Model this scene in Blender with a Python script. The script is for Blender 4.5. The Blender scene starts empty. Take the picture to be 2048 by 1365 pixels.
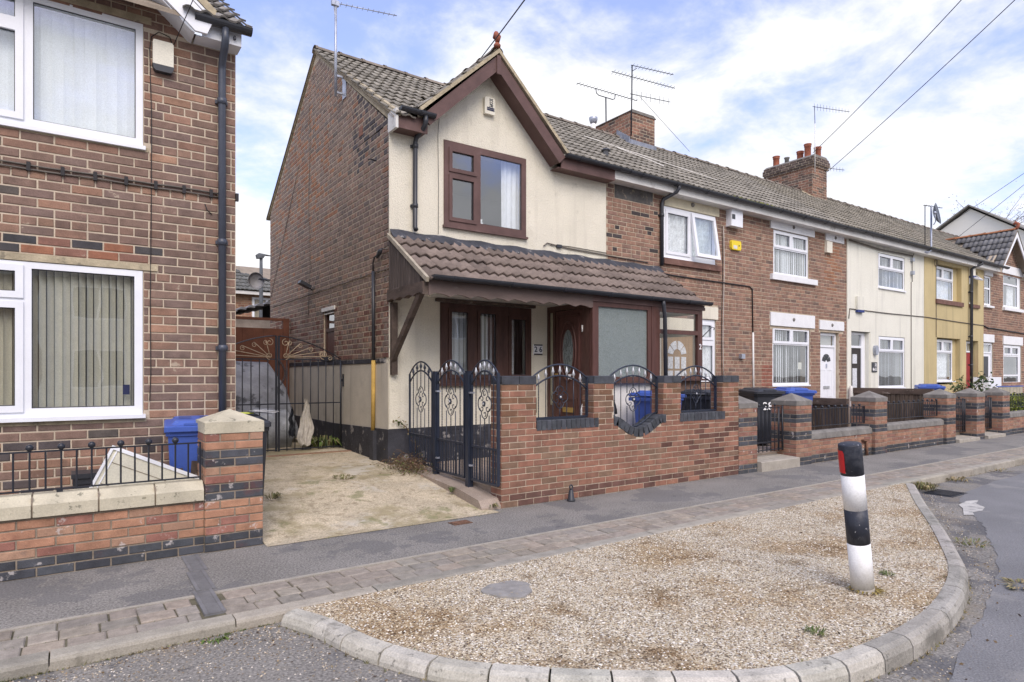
import bpy, math, random
from mathutils import Vector, Matrix
S = bpy.context.scene
COL = S.collection
RND = random.Random(11)
PI = math.pi
rad = math.radians

# ------------------------------------------------------------ camera, sky, sun
YAW = rad(34.75)
CAM_H = 1.49
cd = bpy.data.cameras.new('camera')
cam = bpy.data.objects.new('camera', cd)
COL.objects.link(cam)
cam.location = (0, 0, CAM_H)
cam.rotation_euler = (PI / 2, 0, -YAW)
cd.lens = 22.27
cd.sensor_width = 36
cd.shift_y = 0.0330
cd.clip_start = 0.05
cd.clip_end = 2000
S.camera = cam
S.view_settings.view_transform = 'Standard'
S.view_settings.look = 'None'
S.view_settings.exposure = 0.72
S.view_settings.gamma = 1
S.view_settings.use_curve_mapping = False

SUN_EL, SUN_AZ = rad(46), rad(200)      # azimuth clockwise from +Y
W = bpy.data.worlds.new('World')
S.world = W
W.use_nodes = True
nt = W.node_tree
nt.nodes.clear()
def N(t, **k):
    n = nt.nodes.new(t)
    for a, b in k.items():
        setattr(n, a, b)
    return n
out = N('ShaderNodeOutputWorld')
bg = N('ShaderNodeBackground')
sky = N('ShaderNodeTexSky', sky_type='NISHITA', sun_disc=False, sun_elevation=SUN_EL, sun_rotation=SUN_AZ)
sky.air_density = 1.0
sky.dust_density = 1.2
sky.ozone_density = 2.5
bg.inputs['Strength'].default_value = 0.12
tc = N('ShaderNodeTexCoord')
sep = N('ShaderNodeSeparateXYZ')
nt.links.new(tc.outputs['Generated'], sep.inputs[0])
def M(op, a, b=None, c=None, clamp=False):
    n = N('ShaderNodeMath', operation=op, use_clamp=clamp)
    for i, x in enumerate((a, b, c)):
        if x is None: continue
        if isinstance(x, (int, float)): n.inputs[i].default_value = x
        else: nt.links.new(x, n.inputs[i])
    return n.outputs[0]
zz = M('ADD', M('MAXIMUM', sep.outputs[2], 0.0), 0.22)
cx_ = M('DIVIDE', sep.outputs[0], zz)
cy_ = M('DIVIDE', sep.outputs[1], zz)
comb = N('ShaderNodeCombineXYZ')
nt.links.new(cx_, comb.inputs[0]); nt.links.new(cy_, comb.inputs[1])
comb.inputs[2].default_value = 11.3
def noise(scale, detail, rough, dist=0.0):
    n = N('ShaderNodeTexNoise')
    n.inputs['Scale'].default_value = scale
    n.inputs['Detail'].default_value = detail
    n.inputs['Roughness'].default_value = rough
    n.inputs['Distortion'].default_value = dist
    nt.links.new(comb.outputs[0], n.inputs['Vector'])
    return n.outputs['Fac']
big = noise(0.9, 2, 0.5)
det = noise(3.1, 10, 0.60, 0.2)
m = M('ADD', M('MULTIPLY', big, 0.62), M('MULTIPLY', det, 0.68))
hor = M('MULTIPLY', M('SUBTRACT', 1.0, M('MINIMUM', M('MULTIPLY', M('MAXIMUM', sep.outputs[2], 0.0), 2.0), 1.0)), 0.24)
m = M('ADD', m, hor)
mr = N('ShaderNodeMapRange'); mr.interpolation_type = 'SMOOTHSTEP'
mr.inputs['From Min'].default_value = 0.575
mr.inputs['From Max'].default_value = 0.80
nt.links.new(m, mr.inputs['Value']); mr.inputs['To Min'].default_value = 0.13
# clouds: brightness varies with their own noise; both are physically the same scale as the sky
cr = N('ShaderNodeMapRange')
cr.inputs['From Min'].default_value = 0.35; cr.inputs['From Max'].default_value = 0.7
cr.inputs['To Min'].default_value = 4.9; cr.inputs['To Max'].default_value = 6.2
nt.links.new(det, cr.inputs['Value'])
cc = N('ShaderNodeCombineXYZ')
nt.links.new(M('MULTIPLY', cr.outputs[0], 1.0), cc.inputs[0]); nt.links.new(M('MULTIPLY', cr.outputs[0], 1.0), cc.inputs[1]); nt.links.new(M('MULTIPLY', cr.outputs[0], 1.03), cc.inputs[2])
skym = N('ShaderNodeMix', data_type='RGBA', blend_type='MULTIPLY')
skym.inputs['Factor'].default_value = 1
skym.inputs['B'].default_value = (1.62, 1.42, 1.66, 1)
nt.links.new(sky.outputs[0], skym.inputs['A'])
mx = N('ShaderNodeMix', data_type='RGBA')
nt.links.new(mr.outputs[0], mx.inputs['Factor'])
nt.links.new(skym.outputs['Result'], mx.inputs['A'])
nt.links.new(cc.outputs[0], mx.inputs['B'])
nt.links.new(mx.outputs['Result'], bg.inputs['Color'])
nt.links.new(bg.outputs[0], out.inputs[0])

sd = bpy.data.lights.new('sun', 'SUN')
sd.energy = 1.5
sd.angle = rad(40)
sd.color = (1.0, 0.91, 0.74)
sun = bpy.data.objects.new('sun', sd)
COL.objects.link(sun)
sdir = Vector((math.sin(SUN_AZ) * math.cos(SUN_EL), math.cos(SUN_AZ) * math.cos(SUN_EL), math.sin(SUN_EL)))
sun.rotation_euler = sdir.to_track_quat('Z', 'Y').to_euler()
sun.location = (-6, -12, 14)

# ------------------------------------------------------------ materials
MATS = {}
def material(name, col=(0.5, 0.5, 0.5), streak=None, rough=0.85, var=0.15, vs=6.0, bump=0.0, bs=60.0, spots=(), metal=0.0,
             src=None, spec=0.3, fine=0.08, fs=90.0, stretch=(1, 1, 1), obj_coord=False):
    """col: base colour; src: None | 'obj' | 'attr' colour source; spots: [(colour, scale, threshold, softness, amount)]"""
    if name in MATS: return MATS[name]
    m = bpy.data.materials.new(name); m.use_nodes = True
    t = m.node_tree; t.nodes.clear()
    L = t.links.new
    o = t.nodes.new('ShaderNodeOutputMaterial'); b = t.nodes.new('ShaderNodeBsdfPrincipled')
    L(b.outputs[0], o.inputs[0])
    b.inputs['Roughness'].default_value = rough
    b.inputs['Metallic'].default_value = metal
    b.inputs['Specular IOR Level'].default_value = spec
    if obj_coord:
        g = t.nodes.new('ShaderNodeTexCoord'); pos = g.outputs['Object']
    else:
        g = t.nodes.new('ShaderNodeNewGeometry'); pos = g.outputs['Position']
    if stretch != (1, 1, 1):
        mp = t.nodes.new('ShaderNodeVectorMath'); mp.operation = 'MULTIPLY'; mp.inputs[1].default_value = stretch
        L(pos, mp.inputs[0]); pos = mp.outputs[0]
    def nz(s, d=3, r=0.6):
        n = t.nodes.new('ShaderNodeTexNoise'); n.inputs['Scale'].default_value = s
        n.inputs['Detail'].default_value = d; n.inputs['Roughness'].default_value = r
        L(pos, n.inputs['Vector']); return n.outputs['Fac']
    if src == 'obj':
        c = t.nodes.new('ShaderNodeObjectInfo').outputs['Color']
    elif src == 'attr':
        a = t.nodes.new('ShaderNodeAttribute'); a.attribute_name = 'Col'; c = a.outputs['Color']
    else:
        a = t.nodes.new('ShaderNodeRGB'); a.outputs[0].default_value = (*col, 1); c = a.outputs[0]
    def vary(c, s, amt, d):
        mr = t.nodes.new('ShaderNodeMapRange')
        mr.inputs['From Min'].default_value = 0.3; mr.inputs['From Max'].default_value = 0.7
        mr.inputs['To Min'].default_value = 1 - amt; mr.inputs['To Max'].default_value = 1 + amt
        L(nz(s, d), mr.inputs['Value'])
        x = t.nodes.new('ShaderNodeVectorMath'); x.operation = 'SCALE'
        L(c, x.inputs[0]); L(mr.outputs[0], x.inputs['Scale']); return x.outputs[0]
    if var: c = vary(c, vs, var, 4)
    if fine: c = vary(c, fs, fine, 2)
    for (sc, ss, th, so, am) in spots:
        mr = t.nodes.new('ShaderNodeMapRange'); mr.interpolation_type = 'SMOOTHSTEP'
        mr.inputs['From Min'].default_value = th; mr.inputs['From Max'].default_value = th + so
        mr.inputs['To Max'].default_value = am
        L(nz(ss, 6, 0.65), mr.inputs['Value'])
        x = t.nodes.new('ShaderNodeMix'); x.data_type = 'RGBA'
        L(mr.outputs[0], x.inputs['Factor']); L(c, x.inputs['A']); x.inputs['B'].default_value = (*sc, 1)
        c = x.outputs['Result']
    if streak:
        sm_ = t.nodes.new('ShaderNodeVectorMath'); sm_.operation = 'MULTIPLY'; sm_.inputs[1].default_value = (7, 7, 0.45); L(pos, sm_.inputs[0])
        n_ = t.nodes.new('ShaderNodeTexNoise'); n_.inputs['Scale'].default_value = 1.0; n_.inputs['Detail'].default_value = 5; L(sm_.outputs[0], n_.inputs['Vector'])
        r_ = t.nodes.new('ShaderNodeMapRange'); r_.interpolation_type = 'SMOOTHSTEP'; r_.inputs['From Min'].default_value = 0.5; r_.inputs['From Max'].default_value = 0.72; r_.inputs['To Max'].default_value = streak[3]; L(n_.outputs['Fac'], r_.inputs['Value'])
        x_ = t.nodes.new('ShaderNodeMix'); x_.data_type = 'RGBA'; L(r_.outputs[0], x_.inputs['Factor']); L(c, x_.inputs['A']); x_.inputs['B'].default_value = (*streak[:3], 1); c = x_.outputs['Result']
    L(c, b.inputs['Base Color'])
    if bump:
        bn = t.nodes.new('ShaderNodeBump'); bn.inputs['Strength'].default_value = 1.0
        bn.inputs['Distance'].default_value = bump
        L(nz(bs, 4, 0.65), bn.inputs['Height']); L(bn.outputs[0], b.inputs['Normal'])
    MATS[name] = m
    return m

SOOT = (0.035, 0.032, 0.033)
def brickmats(tag, spots, bump=0.004, bs=70, rough=0.88, var=0.22):
    return (material(tag + '_piece', src='obj', spots=spots, bump=bump, bs=bs, rough=rough, var=var, vs=9, fine=0.12, fs=140),
            material(tag + '_joined', src='attr', spots=spots, bump=bump, bs=bs, rough=rough, var=var, vs=9, fine=0.12, fs=140))
BM_OLD = brickmats('old_brick', [((0.13, 0.095, 0.08), 0.9, 0.5, 0.2, 0.4), ((0.45, 0.38, 0.29), 4.5, 0.655, 0.03, 0.75), ((0.075, 0.055, 0.05), 3.2, 0.56, 0.18, 0.55), ((0.42, 0.34, 0.27), 26, 0.66, 0.06, 0.5)])
BM_SIDE = brickmats('gable_brick', [((0.15, 0.115, 0.105), 1.1, 0.47, 0.2, 0.45), ((0.35, 0.17, 0.10), 1.5, 0.60, 0.12, 0.5), ((0.40, 0.36, 0.33), 22, 0.66, 0.08, 0.4)])
BM_NEW = brickmats('red_brick', [((0.11, 0.075, 0.06), 2.2, 0.56, 0.16, 0.45), ((0.45, 0.36, 0.28), 30, 0.64, 0.05, 0.5), ((0.62, 0.54, 0.46), 3.5, 0.745, 0.03, 0.8)], bump=0.002)
BM_BAND = brickmats('orange_brick', [((0.6, 0.56, 0.53), 7, 0.61, 0.06, 0.6), ((0.15, 0.12, 0.11), 5, 0.6, 0.1, 0.4), ((0.16, 0.05, 0.04), 3.0, 0.58, 0.14, 0.4)], bump=0.003)
BM_TER = brickmats('terrace_brick', [((0.40, 0.32, 0.25), 3.5, 0.665, 0.03, 0.6), ((0.10, 0.065, 0.055), 1.3, 0.52, 0.2, 0.45), ((0.42, 0.34, 0.27), 24, 0.67, 0.07, 0.4)])
BM_CHIM = brickmats('chimney_brick', [((0.05, 0.045, 0.045), 1.5, 0.5, 0.15, 0.7), ((0.35, 0.36, 0.3), 12, 0.66, 0.07, 0.5)])
MORTAR = material('mortar', (0.46, 0.385, 0.29), var=0.2, vs=5, bump=0.003, bs=120, spots=[((0.16, 0.13, 0.11), 2.5, 0.58, 0.15, 0.6)])
MORTAR_P = material('pale_mortar', (0.52, 0.44, 0.34), var=0.15, vs=5, bump=0.003, bs=120, spots=[((0.2, 0.15, 0.12), 2.5, 0.6, 0.15, 0.5)])
MORTAR_D = material('dark_mortar', (0.27, 0.225, 0.175), var=0.2, vs=5, bump=0.003, bs=120)
CREAM = material('cream_render', (0.75, 0.71, 0.59), (0.46, 0.42, 0.34, 0.22), rough=0.95, var=0.05, vs=1.6, bump=0.012, bs=55, fine=0.07, fs=50,
                 spots=[((0.42, 0.38, 0.31), 1.1, 0.56, 0.2, 0.35), ((0.50, 0.47, 0.38), 5, 0.6, 0.12, 0.4)])
WHITE_R = material('white_render', (0.74, 0.73, 0.64), (0.48, 0.47, 0.42, 0.4), rough=0.95, var=0.04, vs=1.0, bump=0.006, bs=40, spots=[((0.45, 0.44, 0.38), 0.9, 0.62, 0.2, 0.4)])
YELLOW_R = material('yellow_render', (0.52, 0.43, 0.235), (0.30, 0.25, 0.15, 0.4), rough=0.95, var=0.07, vs=1.0, bump=0.006, bs=40, spots=[((0.30, 0.25, 0.13), 1.2, 0.6, 0.2, 0.4)])
PLINTH_W = material('plinth_render', (0.54, 0.50, 0.42), (0.27, 0.25, 0.2, 0.45), rough=0.95, var=0.1, vs=2.5, bump=0.004, bs=40, spots=[((0.20, 0.19, 0.14), 2.0, 0.58, 0.2, 0.4)])
BLACKR = material('black_plinth', (0.045, 0.046, 0.055), rough=0.7, var=0.3, vs=5, bump=0.008, bs=30, spots=[((0.42, 0.40, 0.38), 4.2, 0.585, 0.06, 0.6)])
UPVC = material('white_upvc', (0.80, 0.82, 0.86), rough=0.35, var=0.03, spec=0.5, fine=0.02)
BROWNW = material('brown_frame', (0.085, 0.045, 0.036), rough=0.5, var=0.25, vs=14, stretch=(1, 1, 0.15), fine=0.15, fs=60)
REDW = material('reddish_frame', (0.10, 0.048, 0.040), rough=0.45, var=0.2, vs=14, stretch=(1, 1, 0.15))
BARGE = material('brown_bargeboard', (0.125, 0.074, 0.066), rough=0.55, var=0.22, vs=3, fine=0.1, spots=[((0.30, 0.24, 0.24), 3, 0.6, 0.2, 0.35)])
OLDWOOD = material('weathered_beam', (0.10, 0.075, 0.062), rough=0.85, var=0.35, vs=10, stretch=(1, 0.3, 1), bump=0.004, bs=40, spots=[((0.42, 0.37, 0.33), 9, 0.60, 0.1, 0.6)])
CLAD = material('weathered_cladding', (0.10, 0.08, 0.070), rough=0.9, var=0.4, vs=30, stretch=(1, 1, 0.08), spots=[((0.28, 0.24, 0.22), 30, 0.6, 0.1, 0.5)])
FASCIA_W = material('white_fascia', (0.66, 0.65, 0.62), rough=0.6, var=0.12, vs=2, spots=[((0.22, 0.2, 0.17), 3.5, 0.58, 0.12, 0.5)])
BLACKP = material('black_plastic', (0.032, 0.035, 0.043), rough=0.42, var=0.2, vs=4, spec=0.5, spots=[((0.14, 0.14, 0.15), 8, 0.64, 0.1, 0.4)])
IRON = material('black_iron', (0.018, 0.021, 0.030), rough=0.4, var=0.2, spec=0.5)
IRON_N = material('navy_iron', (0.024, 0.031, 0.050), rough=0.38, var=0.15, spec=0.5)
SILVER = material('silver_paint', (0.55, 0.56, 0.58), rough=0.35, metal=0.6, var=0.2)
CREAMIRON = material('cream_scrollwork', (0.42, 0.33, 0.23), rough=0.6, var=0.3, vs=20)
GALV = material('galvanised', (0.42, 0.45, 0.52), rough=0.45, metal=0.6, var=0.25)
STONE = material('pale_coping', (0.50, 0.46, 0.35), rough=0.95, var=0.15, vs=5, bump=0.003, bs=60, spots=[((0.12, 0.12, 0.09), 15, 0.585, 0.06, 0.65), ((0.34, 0.30, 0.18), 2.5, 0.55, 0.2, 0.4)])
STONE_D = material('dark_coping', (0.20, 0.19, 0.175), rough=0.9, var=0.25, vs=6, bump=0.003, spots=[((0.40, 0.37, 0.32), 7, 0.58, 0.12, 0.5)])
BLUEB = material('blue_engineering_brick', (0.055, 0.060, 0.072), rough=0.6, src='obj', var=0.3, vs=12, fine=0.15, spots=[((0.32, 0.28, 0.24), 10, 0.66, 0.08, 0.5)])
CONC = material('kerb_concrete', (0.40, 0.37, 0.31), rough=0.95, src='obj', var=0.16, vs=7, bump=0.004, bs=80, fine=0.15, fs=120, spots=[((0.13, 0.12, 0.09), 6, 0.58, 0.12, 0.55)])
CONCJ = material('concrete', (0.36, 0.33, 0.28), rough=0.95, var=0.16, vs=7, bump=0.004, bs=80, fine=0.15, fs=120, spots=[((0.13, 0.12, 0.09), 6, 0.58, 0.12, 0.5)])
SETT = material('paving_sett', rough=0.9, src='obj', var=0.22, vs=14, bump=0.004, bs=60, fine=0.12, fs=130, spots=[((0.12, 0.105, 0.08), 4, 0.58, 0.15, 0.5)])
SETTJ = material('paving_sett_joined', rough=0.9, src='attr', var=0.22, vs=14, bump=0.004, bs=60, fine=0.12, fs=130, spots=[((0.12, 0.105, 0.08), 4, 0.58, 0.15, 0.5)])
TILEM = (material('roof_tile_piece', src='obj', rough=0.9, var=0.22, vs=9, fine=0.14, fs=100, bump=0.002, bs=80, spots=[((0.075, 0.07, 0.055), 2.6, 0.56, 0.14, 0.6), ((0.38, 0.35, 0.24), 12, 0.66, 0.08, 0.5)]),)
CANTILE = material('canopy_tile', src='obj', rough=0.85, var=0.2, vs=8, fine=0.14, fs=100, bump=0.002, bs=80, spots=[((0.28, 0.23, 0.2), 5, 0.64, 0.1, 0.45), ((0.07, 0.055, 0.05), 2.2, 0.6, 0.14, 0.5)])
LEAD = material('lead_flashing', (0.22, 0.24, 0.29), rough=0.5, var=0.3, vs=8, spots=[((0.5, 0.5, 0.5), 9, 0.58, 0.1, 0.5)])
TAR = material('black_flashing', (0.055, 0.058, 0.07), rough=0.8, var=0.3, vs=6, bump=0.008, bs=25, spots=[((0.42, 0.4, 0.37), 6, 0.61, 0.06, 0.6)])
VERGE = material('verge_mortar', (0.42, 0.36, 0.25), rough=0.95, var=0.25, vs=8, bump=0.01, bs=20, spots=[((0.12, 0.11, 0.09), 7, 0.57, 0.1, 0.6)])
TERRA = material('terracotta', (0.30, 0.10, 0.06), rough=0.8, var=0.25, vs=10, spots=[((0.12, 0.09, 0.08), 6, 0.6, 0.15, 0.6)])
BLIND = material('white_blind', (0.88, 0.89, 0.91), rough=0.8, var=0.03, src=None)
BLINDC = material('cream_blind', (0.76, 0.71, 0.58), rough=0.8, var=0.05)
NETM = material('net_curtain', (0.78, 0.78, 0.80), rough=0.9, var=0.25, vs=16, fine=0.15, fs=60)
DARKROOM = material('dim_room', (0.42, 0.40, 0.37), rough=0.9, var=0.0, fine=0)
CABLE = material('cable', (0.03, 0.028, 0.03), rough=0.6, var=0)
CABLE_G = material('grey_cable', (0.13, 0.115, 0.10), rough=0.7, var=0.1)
CABLE_W = material('white_cable', (0.6, 0.58, 0.54), rough=0.6, var=0.1)
BINBLUE = material('blue_bin_plastic', (0.050, 0.105, 0.40), rough=0.45, var=0.12, vs=4, spec=0.5, spots=[((0.22, 0.25, 0.45), 7, 0.66, 0.1, 0.4)], obj_coord=True)
BINBLACK = material('black_bin_plastic', (0.030, 0.033, 0.042), rough=0.5, var=0.2, vs=4, spec=0.5, spots=[((0.14, 0.14, 0.15), 8, 0.64, 0.1, 0.4)], obj_coord=True)
FENCEW = material('fence_board', (0.115, 0.088, 0.068), src='obj', rough=0.9, var=0.35, vs=25, stretch=(1, 1, 0.1), spots=[((0.3, 0.25, 0.2), 25, 0.6, 0.1, 0.5)])
YELLOWP = material('yellow_paint', (0.50, 0.33, 0.09), rough=0.7, var=0.25, vs=6)
WHITEP = material('white_paint', (0.80, 0.81, 0.81), rough=0.5, var=0.05, vs=9, spots=[((0.25, 0.23, 0.21), 45, 0.66, 0.04, 0.7), ((0.66, 0.65, 0.62), 14, 0.55, 0.1, 0.4)], obj_coord=True)
BLACKPT = material('black_paint', (0.028, 0.032, 0.045), rough=0.5, var=0.2, vs=9, spots=[((0.5, 0.5, 0.52), 34, 0.655, 0.02, 0.8), ((0.09, 0.095, 0.11), 6, 0.5, 0.15, 0.7)], obj_coord=True)
PLAINWHITE = material('white_letters', (0.85, 0.85, 0.85), rough=0.6, var=0)
DARKLET = material('dark_letters', (0.02, 0.025, 0.07), rough=0.6, var=0)
CREAMP = material('cream_plastic', (0.74, 0.71, 0.60), rough=0.5, var=0.05)

def glass_mat(name, tint, base_refl, rough=0.015, bump=0.0):
    m = bpy.data.materials.new(name); m.use_nodes = True
    t = m.node_tree; t.nodes.clear(); L = t.links.new
    o = t.nodes.new('ShaderNodeOutputMaterial'); mix = t.nodes.new('ShaderNodeMixShader')
    tr = t.nodes.new('ShaderNodeBsdfTransparent'); gl = t.nodes.new('ShaderNodeBsdfGlossy')
    tr.inputs[0].default_value = (*tint, 1); gl.inputs['Roughness'].default_value = rough
    gl.inputs[0].default_value = (0.95, 0.97, 1, 1)
    lw = t.nodes.new('ShaderNodeFresnel'); lw.inputs[0].default_value = 1.5
    a = t.nodes.new('ShaderNodeMath'); a.operation = 'MULTIPLY_ADD'; a.use_clamp = True
    a.inputs[1].default_value = 1.3; a.inputs[2].default_value = base_refl
    gb = t.nodes.new('ShaderNodeNewGeometry'); inv = t.nodes.new('ShaderNodeMath'); inv.operation = 'SUBTRACT'; inv.inputs[0].default_value = 1.0
    mu = t.nodes.new('ShaderNodeMath'); mu.operation = 'MULTIPLY'; L(gb.outputs['Backfacing'], inv.inputs[1]); L(inv.outputs[0], mu.inputs[1])
    L(lw.outputs[0], a.inputs[0]); L(a.outputs[0], mu.inputs[0]); L(mu.outputs[0], mix.inputs[0]); L(tr.outputs[0], mix.inputs[1]); L(gl.outputs[0], mix.inputs[2])
    L(mix.outputs[0], o.inputs[0])
    g = t.nodes.new('ShaderNodeNewGeometry'); n = t.nodes.new('ShaderNodeTexNoise'); n.inputs['Scale'].default_value = 1.6
    b = t.nodes.new('ShaderNodeBump'); b.inputs['Distance'].default_value = 0.003; b.inputs['Strength'].default_value = 0.6
    L(g.outputs['Position'], n.inputs['Vector']); L(n.outputs['Fac'], b.inputs['Height']); L(b.outputs[0], gl.inputs['Normal'])
    return m
GLASS = glass_mat('window_glass', (0.95, 0.97, 0.97), 0.15)
GLASS_C = glass_mat('clear_porch_glass', (0.98, 0.98, 0.97), 0.0)
FROST = bpy.data.materials.new('patterned_glass'); FROST.use_nodes = True
t_ = FROST.node_tree; b_ = t_.nodes['Principled BSDF']
b_.inputs['Base Color'].default_value = (0.30, 0.37, 0.36, 1); b_.inputs['Roughness'].default_value = 0.28; b_.inputs['Alpha'].default_value = 0.72
v_ = t_.nodes.new('ShaderNodeTexVoronoi'); v_.inputs['Scale'].default_value = 16; v_.feature = 'DISTANCE_TO_EDGE'
g_ = t_.nodes.new('ShaderNodeNewGeometry'); w_ = t_.nodes.new('ShaderNodeTexNoise'); w_.inputs['Scale'].default_value = 9
ad_ = t_.nodes.new('ShaderNodeVectorMath'); ad_.operation = 'ADD'
t_.links.new(g_.outputs['Position'], w_.inputs['Vector']); t_.links.new(g_.outputs['Position'], ad_.inputs[0]); t_.links.new(w_.outputs['Color'], ad_.inputs[1])
t_.links.new(ad_.outputs[0], v_.inputs['Vector'])
cr_ = t_.nodes.new('ShaderNodeMapRange'); cr_.inputs['From Max'].default_value = 0.12; cr_.inputs['To Min'].default_value = 0.55; cr_.inputs['To Max'].default_value = 1.0
t_.links.new(v_.outputs['Distance'], cr_.inputs['Value'])
sc_ = t_.nodes.new('ShaderNodeVectorMath'); sc_.operation = 'SCALE'; sc_.inputs[0].default_value = (0.33, 0.39, 0.38)
t_.links.new(cr_.outputs[0], sc_.inputs['Scale']); t_.links.new(sc_.outputs[0], b_.inputs['Base Color'])
bp_ = t_.nodes.new('ShaderNodeBump'); bp_.inputs['Distance'].default_value = 0.01
t_.links.new(v_.outputs['Distance'], bp_.inputs['Height']); t_.links.new(bp_.outputs[0], b_.inputs['Normal'])

# ------------------------------------------------------------ mesh builder
WLOC = {}
class MB:
    def __init__(s, T=None):
        s.v, s.f, s.c, s.sm = [], [], [], []
        s.T = T
    def add(s, vs, fs, col=None, smooth=False):
        b = len(s.v)
        if s.T is not None: vs = [s.T @ Vector(p) for p in vs]
        s.v.extend([tuple(p) for p in vs])
        for q in fs:
            s.f.append(tuple(i + b for i in q)); s.c.append(col); s.sm.append(smooth)
        return s
    def box(s, x0, x1, y0, y1, z0, z1, col=None):
        if x0 > x1: x0, x1 = x1, x0
        if y0 > y1: y0, y1 = y1, y0
        if z0 > z1: z0, z1 = z1, z0
        vs = [(x0, y0, z0), (x1, y0, z0), (x1, y1, z0), (x0, y1, z0), (x0, y0, z1), (x1, y0, z1), (x1, y1, z1), (x0, y1, z1)]
        return s.add(vs, [(0, 3, 2, 1), (4, 5, 6, 7), (0, 1, 5, 4), (1, 2, 6, 5), (2, 3, 7, 6), (3, 0, 4, 7)], col)
    def loft(s, rings, col=None, smooth=False, caps=True):
        n = len(rings[0]); vs = [p for r in rings for p in r]; fs = []
        for k in range(len(rings) - 1):
            for i in range(n):
                j = (i + 1) % n
                fs.append((k * n + i, k * n + j, (k + 1) * n + j, (k + 1) * n + i))
        if caps:
            fs.append(tuple(reversed(range(n)))); fs.append(tuple((len(rings) - 1) * n + i for i in range(n)))
        return s.add(vs, fs, col, smooth)
    def tube(s, pts, r, n=6, col=None, closed=False):
        pts = [Vector(p) for p in pts]; rings = []; m = len(pts)
        prev = None
        for i, p in enumerate(pts):
            if closed: d = pts[(i + 1) % m] - pts[i - 1]
            else: d = pts[min(i + 1, m - 1)] - pts[max(i - 1, 0)]
            if d.length < 1e-9: d = Vector((0, 0, 1))
            d.normalize()
            if prev is None:
                a = d.orthogonal().normalized()
            else:
                a = prev - d * prev.dot(d)
                a = a.normalized() if a.length > 1e-6 else d.orthogonal().normalized()
            prev = a; b = d.cross(a)
            rr = r[i] if isinstance(r, (list, tuple)) else r
            rings.append([p + (a * math.cos(2 * PI * k / n) + b * math.sin(2 * PI * k / n)) * rr for k in range(n)])
        if closed: rings.append(rings[0])
        return s.loft(rings, col, n > 4, caps=not closed)
    def lathe(s, prof, c=(0, 0, 0), n=16, col=None):
        rings = [[(c[0] + r * math.cos(2 * PI * k / n), c[1] + r * math.sin(2 * PI * k / n), c[2] + z) for k in range(n)] for r, z in prof]
        return s.loft(rings, col, True)
    def ball(s, c, r, n=10, m=6):
        return s.lathe([(max(r * math.sin(PI * i / m), 0.0008), -r * math.cos(PI * i / m)) for i in range(m + 1)], c, n)
    def prism(s, poly, fn, a0, a1, col=None):
        """poly 2-D outline, fn(p, q, a) -> xyz"""
        n = len(poly)
        vs = [fn(p, q, a0) for p, q in poly] + [fn(p, q, a1) for p, q in poly]
        fs = [(i, (i + 1) % n, n + (i + 1) % n, n + i) for i in range(n)] + [tuple(reversed(range(n))), tuple(range(n, 2 * n))]
        return s.add(vs, fs, col)
    def build(s, name, mat, parent=None, loc=None, kind=None, label=None):
        me = bpy.data.meshes.new(name)
        if loc is None:
            if parent is not None: loc = WLOC[parent]
            elif s.v:
                xs = [p[0] for p in s.v]; ys = [p[1] for p in s.v]; zs = [p[2] for p in s.v]
                loc = ((min(xs) + max(xs)) / 2, (min(ys) + max(ys)) / 2, min(zs))
            else: loc = (0, 0, 0)
        me.from_pydata([(p[0] - loc[0], p[1] - loc[1], p[2] - loc[2]) for p in s.v], [], s.f)
        me.materials.append(mat)
        if any(c is not None for c in s.c):
            ca = me.color_attributes.new('Col', 'FLOAT_COLOR', 'CORNER'); buf = []
            for q, c in zip(s.f, s.c):
                buf.extend((*(c or (0.3, 0.3, 0.3)), 1) * len(q))
            ca.data.foreach_set('color', buf)
        if any(s.sm): me.polygons.foreach_set('use_smooth', s.sm)
        me.update()
        o = bpy.data.objects.new(name, me); COL.objects.link(o)
        if parent is not None:
            o.parent = parent; pl = WLOC[parent]
            o.location = (loc[0] - pl[0], loc[1] - pl[1], loc[2] - pl[2])
        else: o.location = loc
        WLOC[o] = tuple(loc)
        if kind: o['kind'] = kind
        if label: o['label'] = label
        return o
def fixn(o):
    """recalculate normals outward"""
    import bmesh
    bm = bmesh.new(); bm.from_mesh(o.data); bmesh.ops.recalc_face_normals(bm, faces=bm.faces[:]); bm.to_mesh(o.data); bm.free(); return o
def tag(o, label, cat, group=None):
    o['label'] = label; o['category'] = cat
    if group: o['group'] = group
    return o
def thing(name, label, cat, loc=(0, 0, 0), group=None):
    o = bpy.data.objects.new(name, None); COL.objects.link(o); o.location = loc; WLOC[o] = tuple(loc)
    o.empty_display_size = 0.2
    return tag(o, label, cat, group)
def place(mesh, name, parent, Mx, color=None):
    """an object sharing a mesh, world matrix Mx, under a translation-only parent"""
    o = bpy.data.objects.new(name, mesh); COL.objects.link(o)
    if parent is not None:
        o.parent = parent; pl = WLOC[parent]
        o.matrix_basis = Matrix.Translation((-pl[0], -pl[1], -pl[2])) @ Mx
    else: o.matrix_basis = Mx
    if color: o.color = (*color, 1)
    return o
def copy_tree(o, parent=None):
    c = o.copy(); COL.objects.link(c)
    if parent is not None: c.parent = parent
    WLOC[c] = WLOC.get(o, (0, 0, 0))
    for ch in list(o.children): copy_tree(ch, c)
    return c
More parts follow.
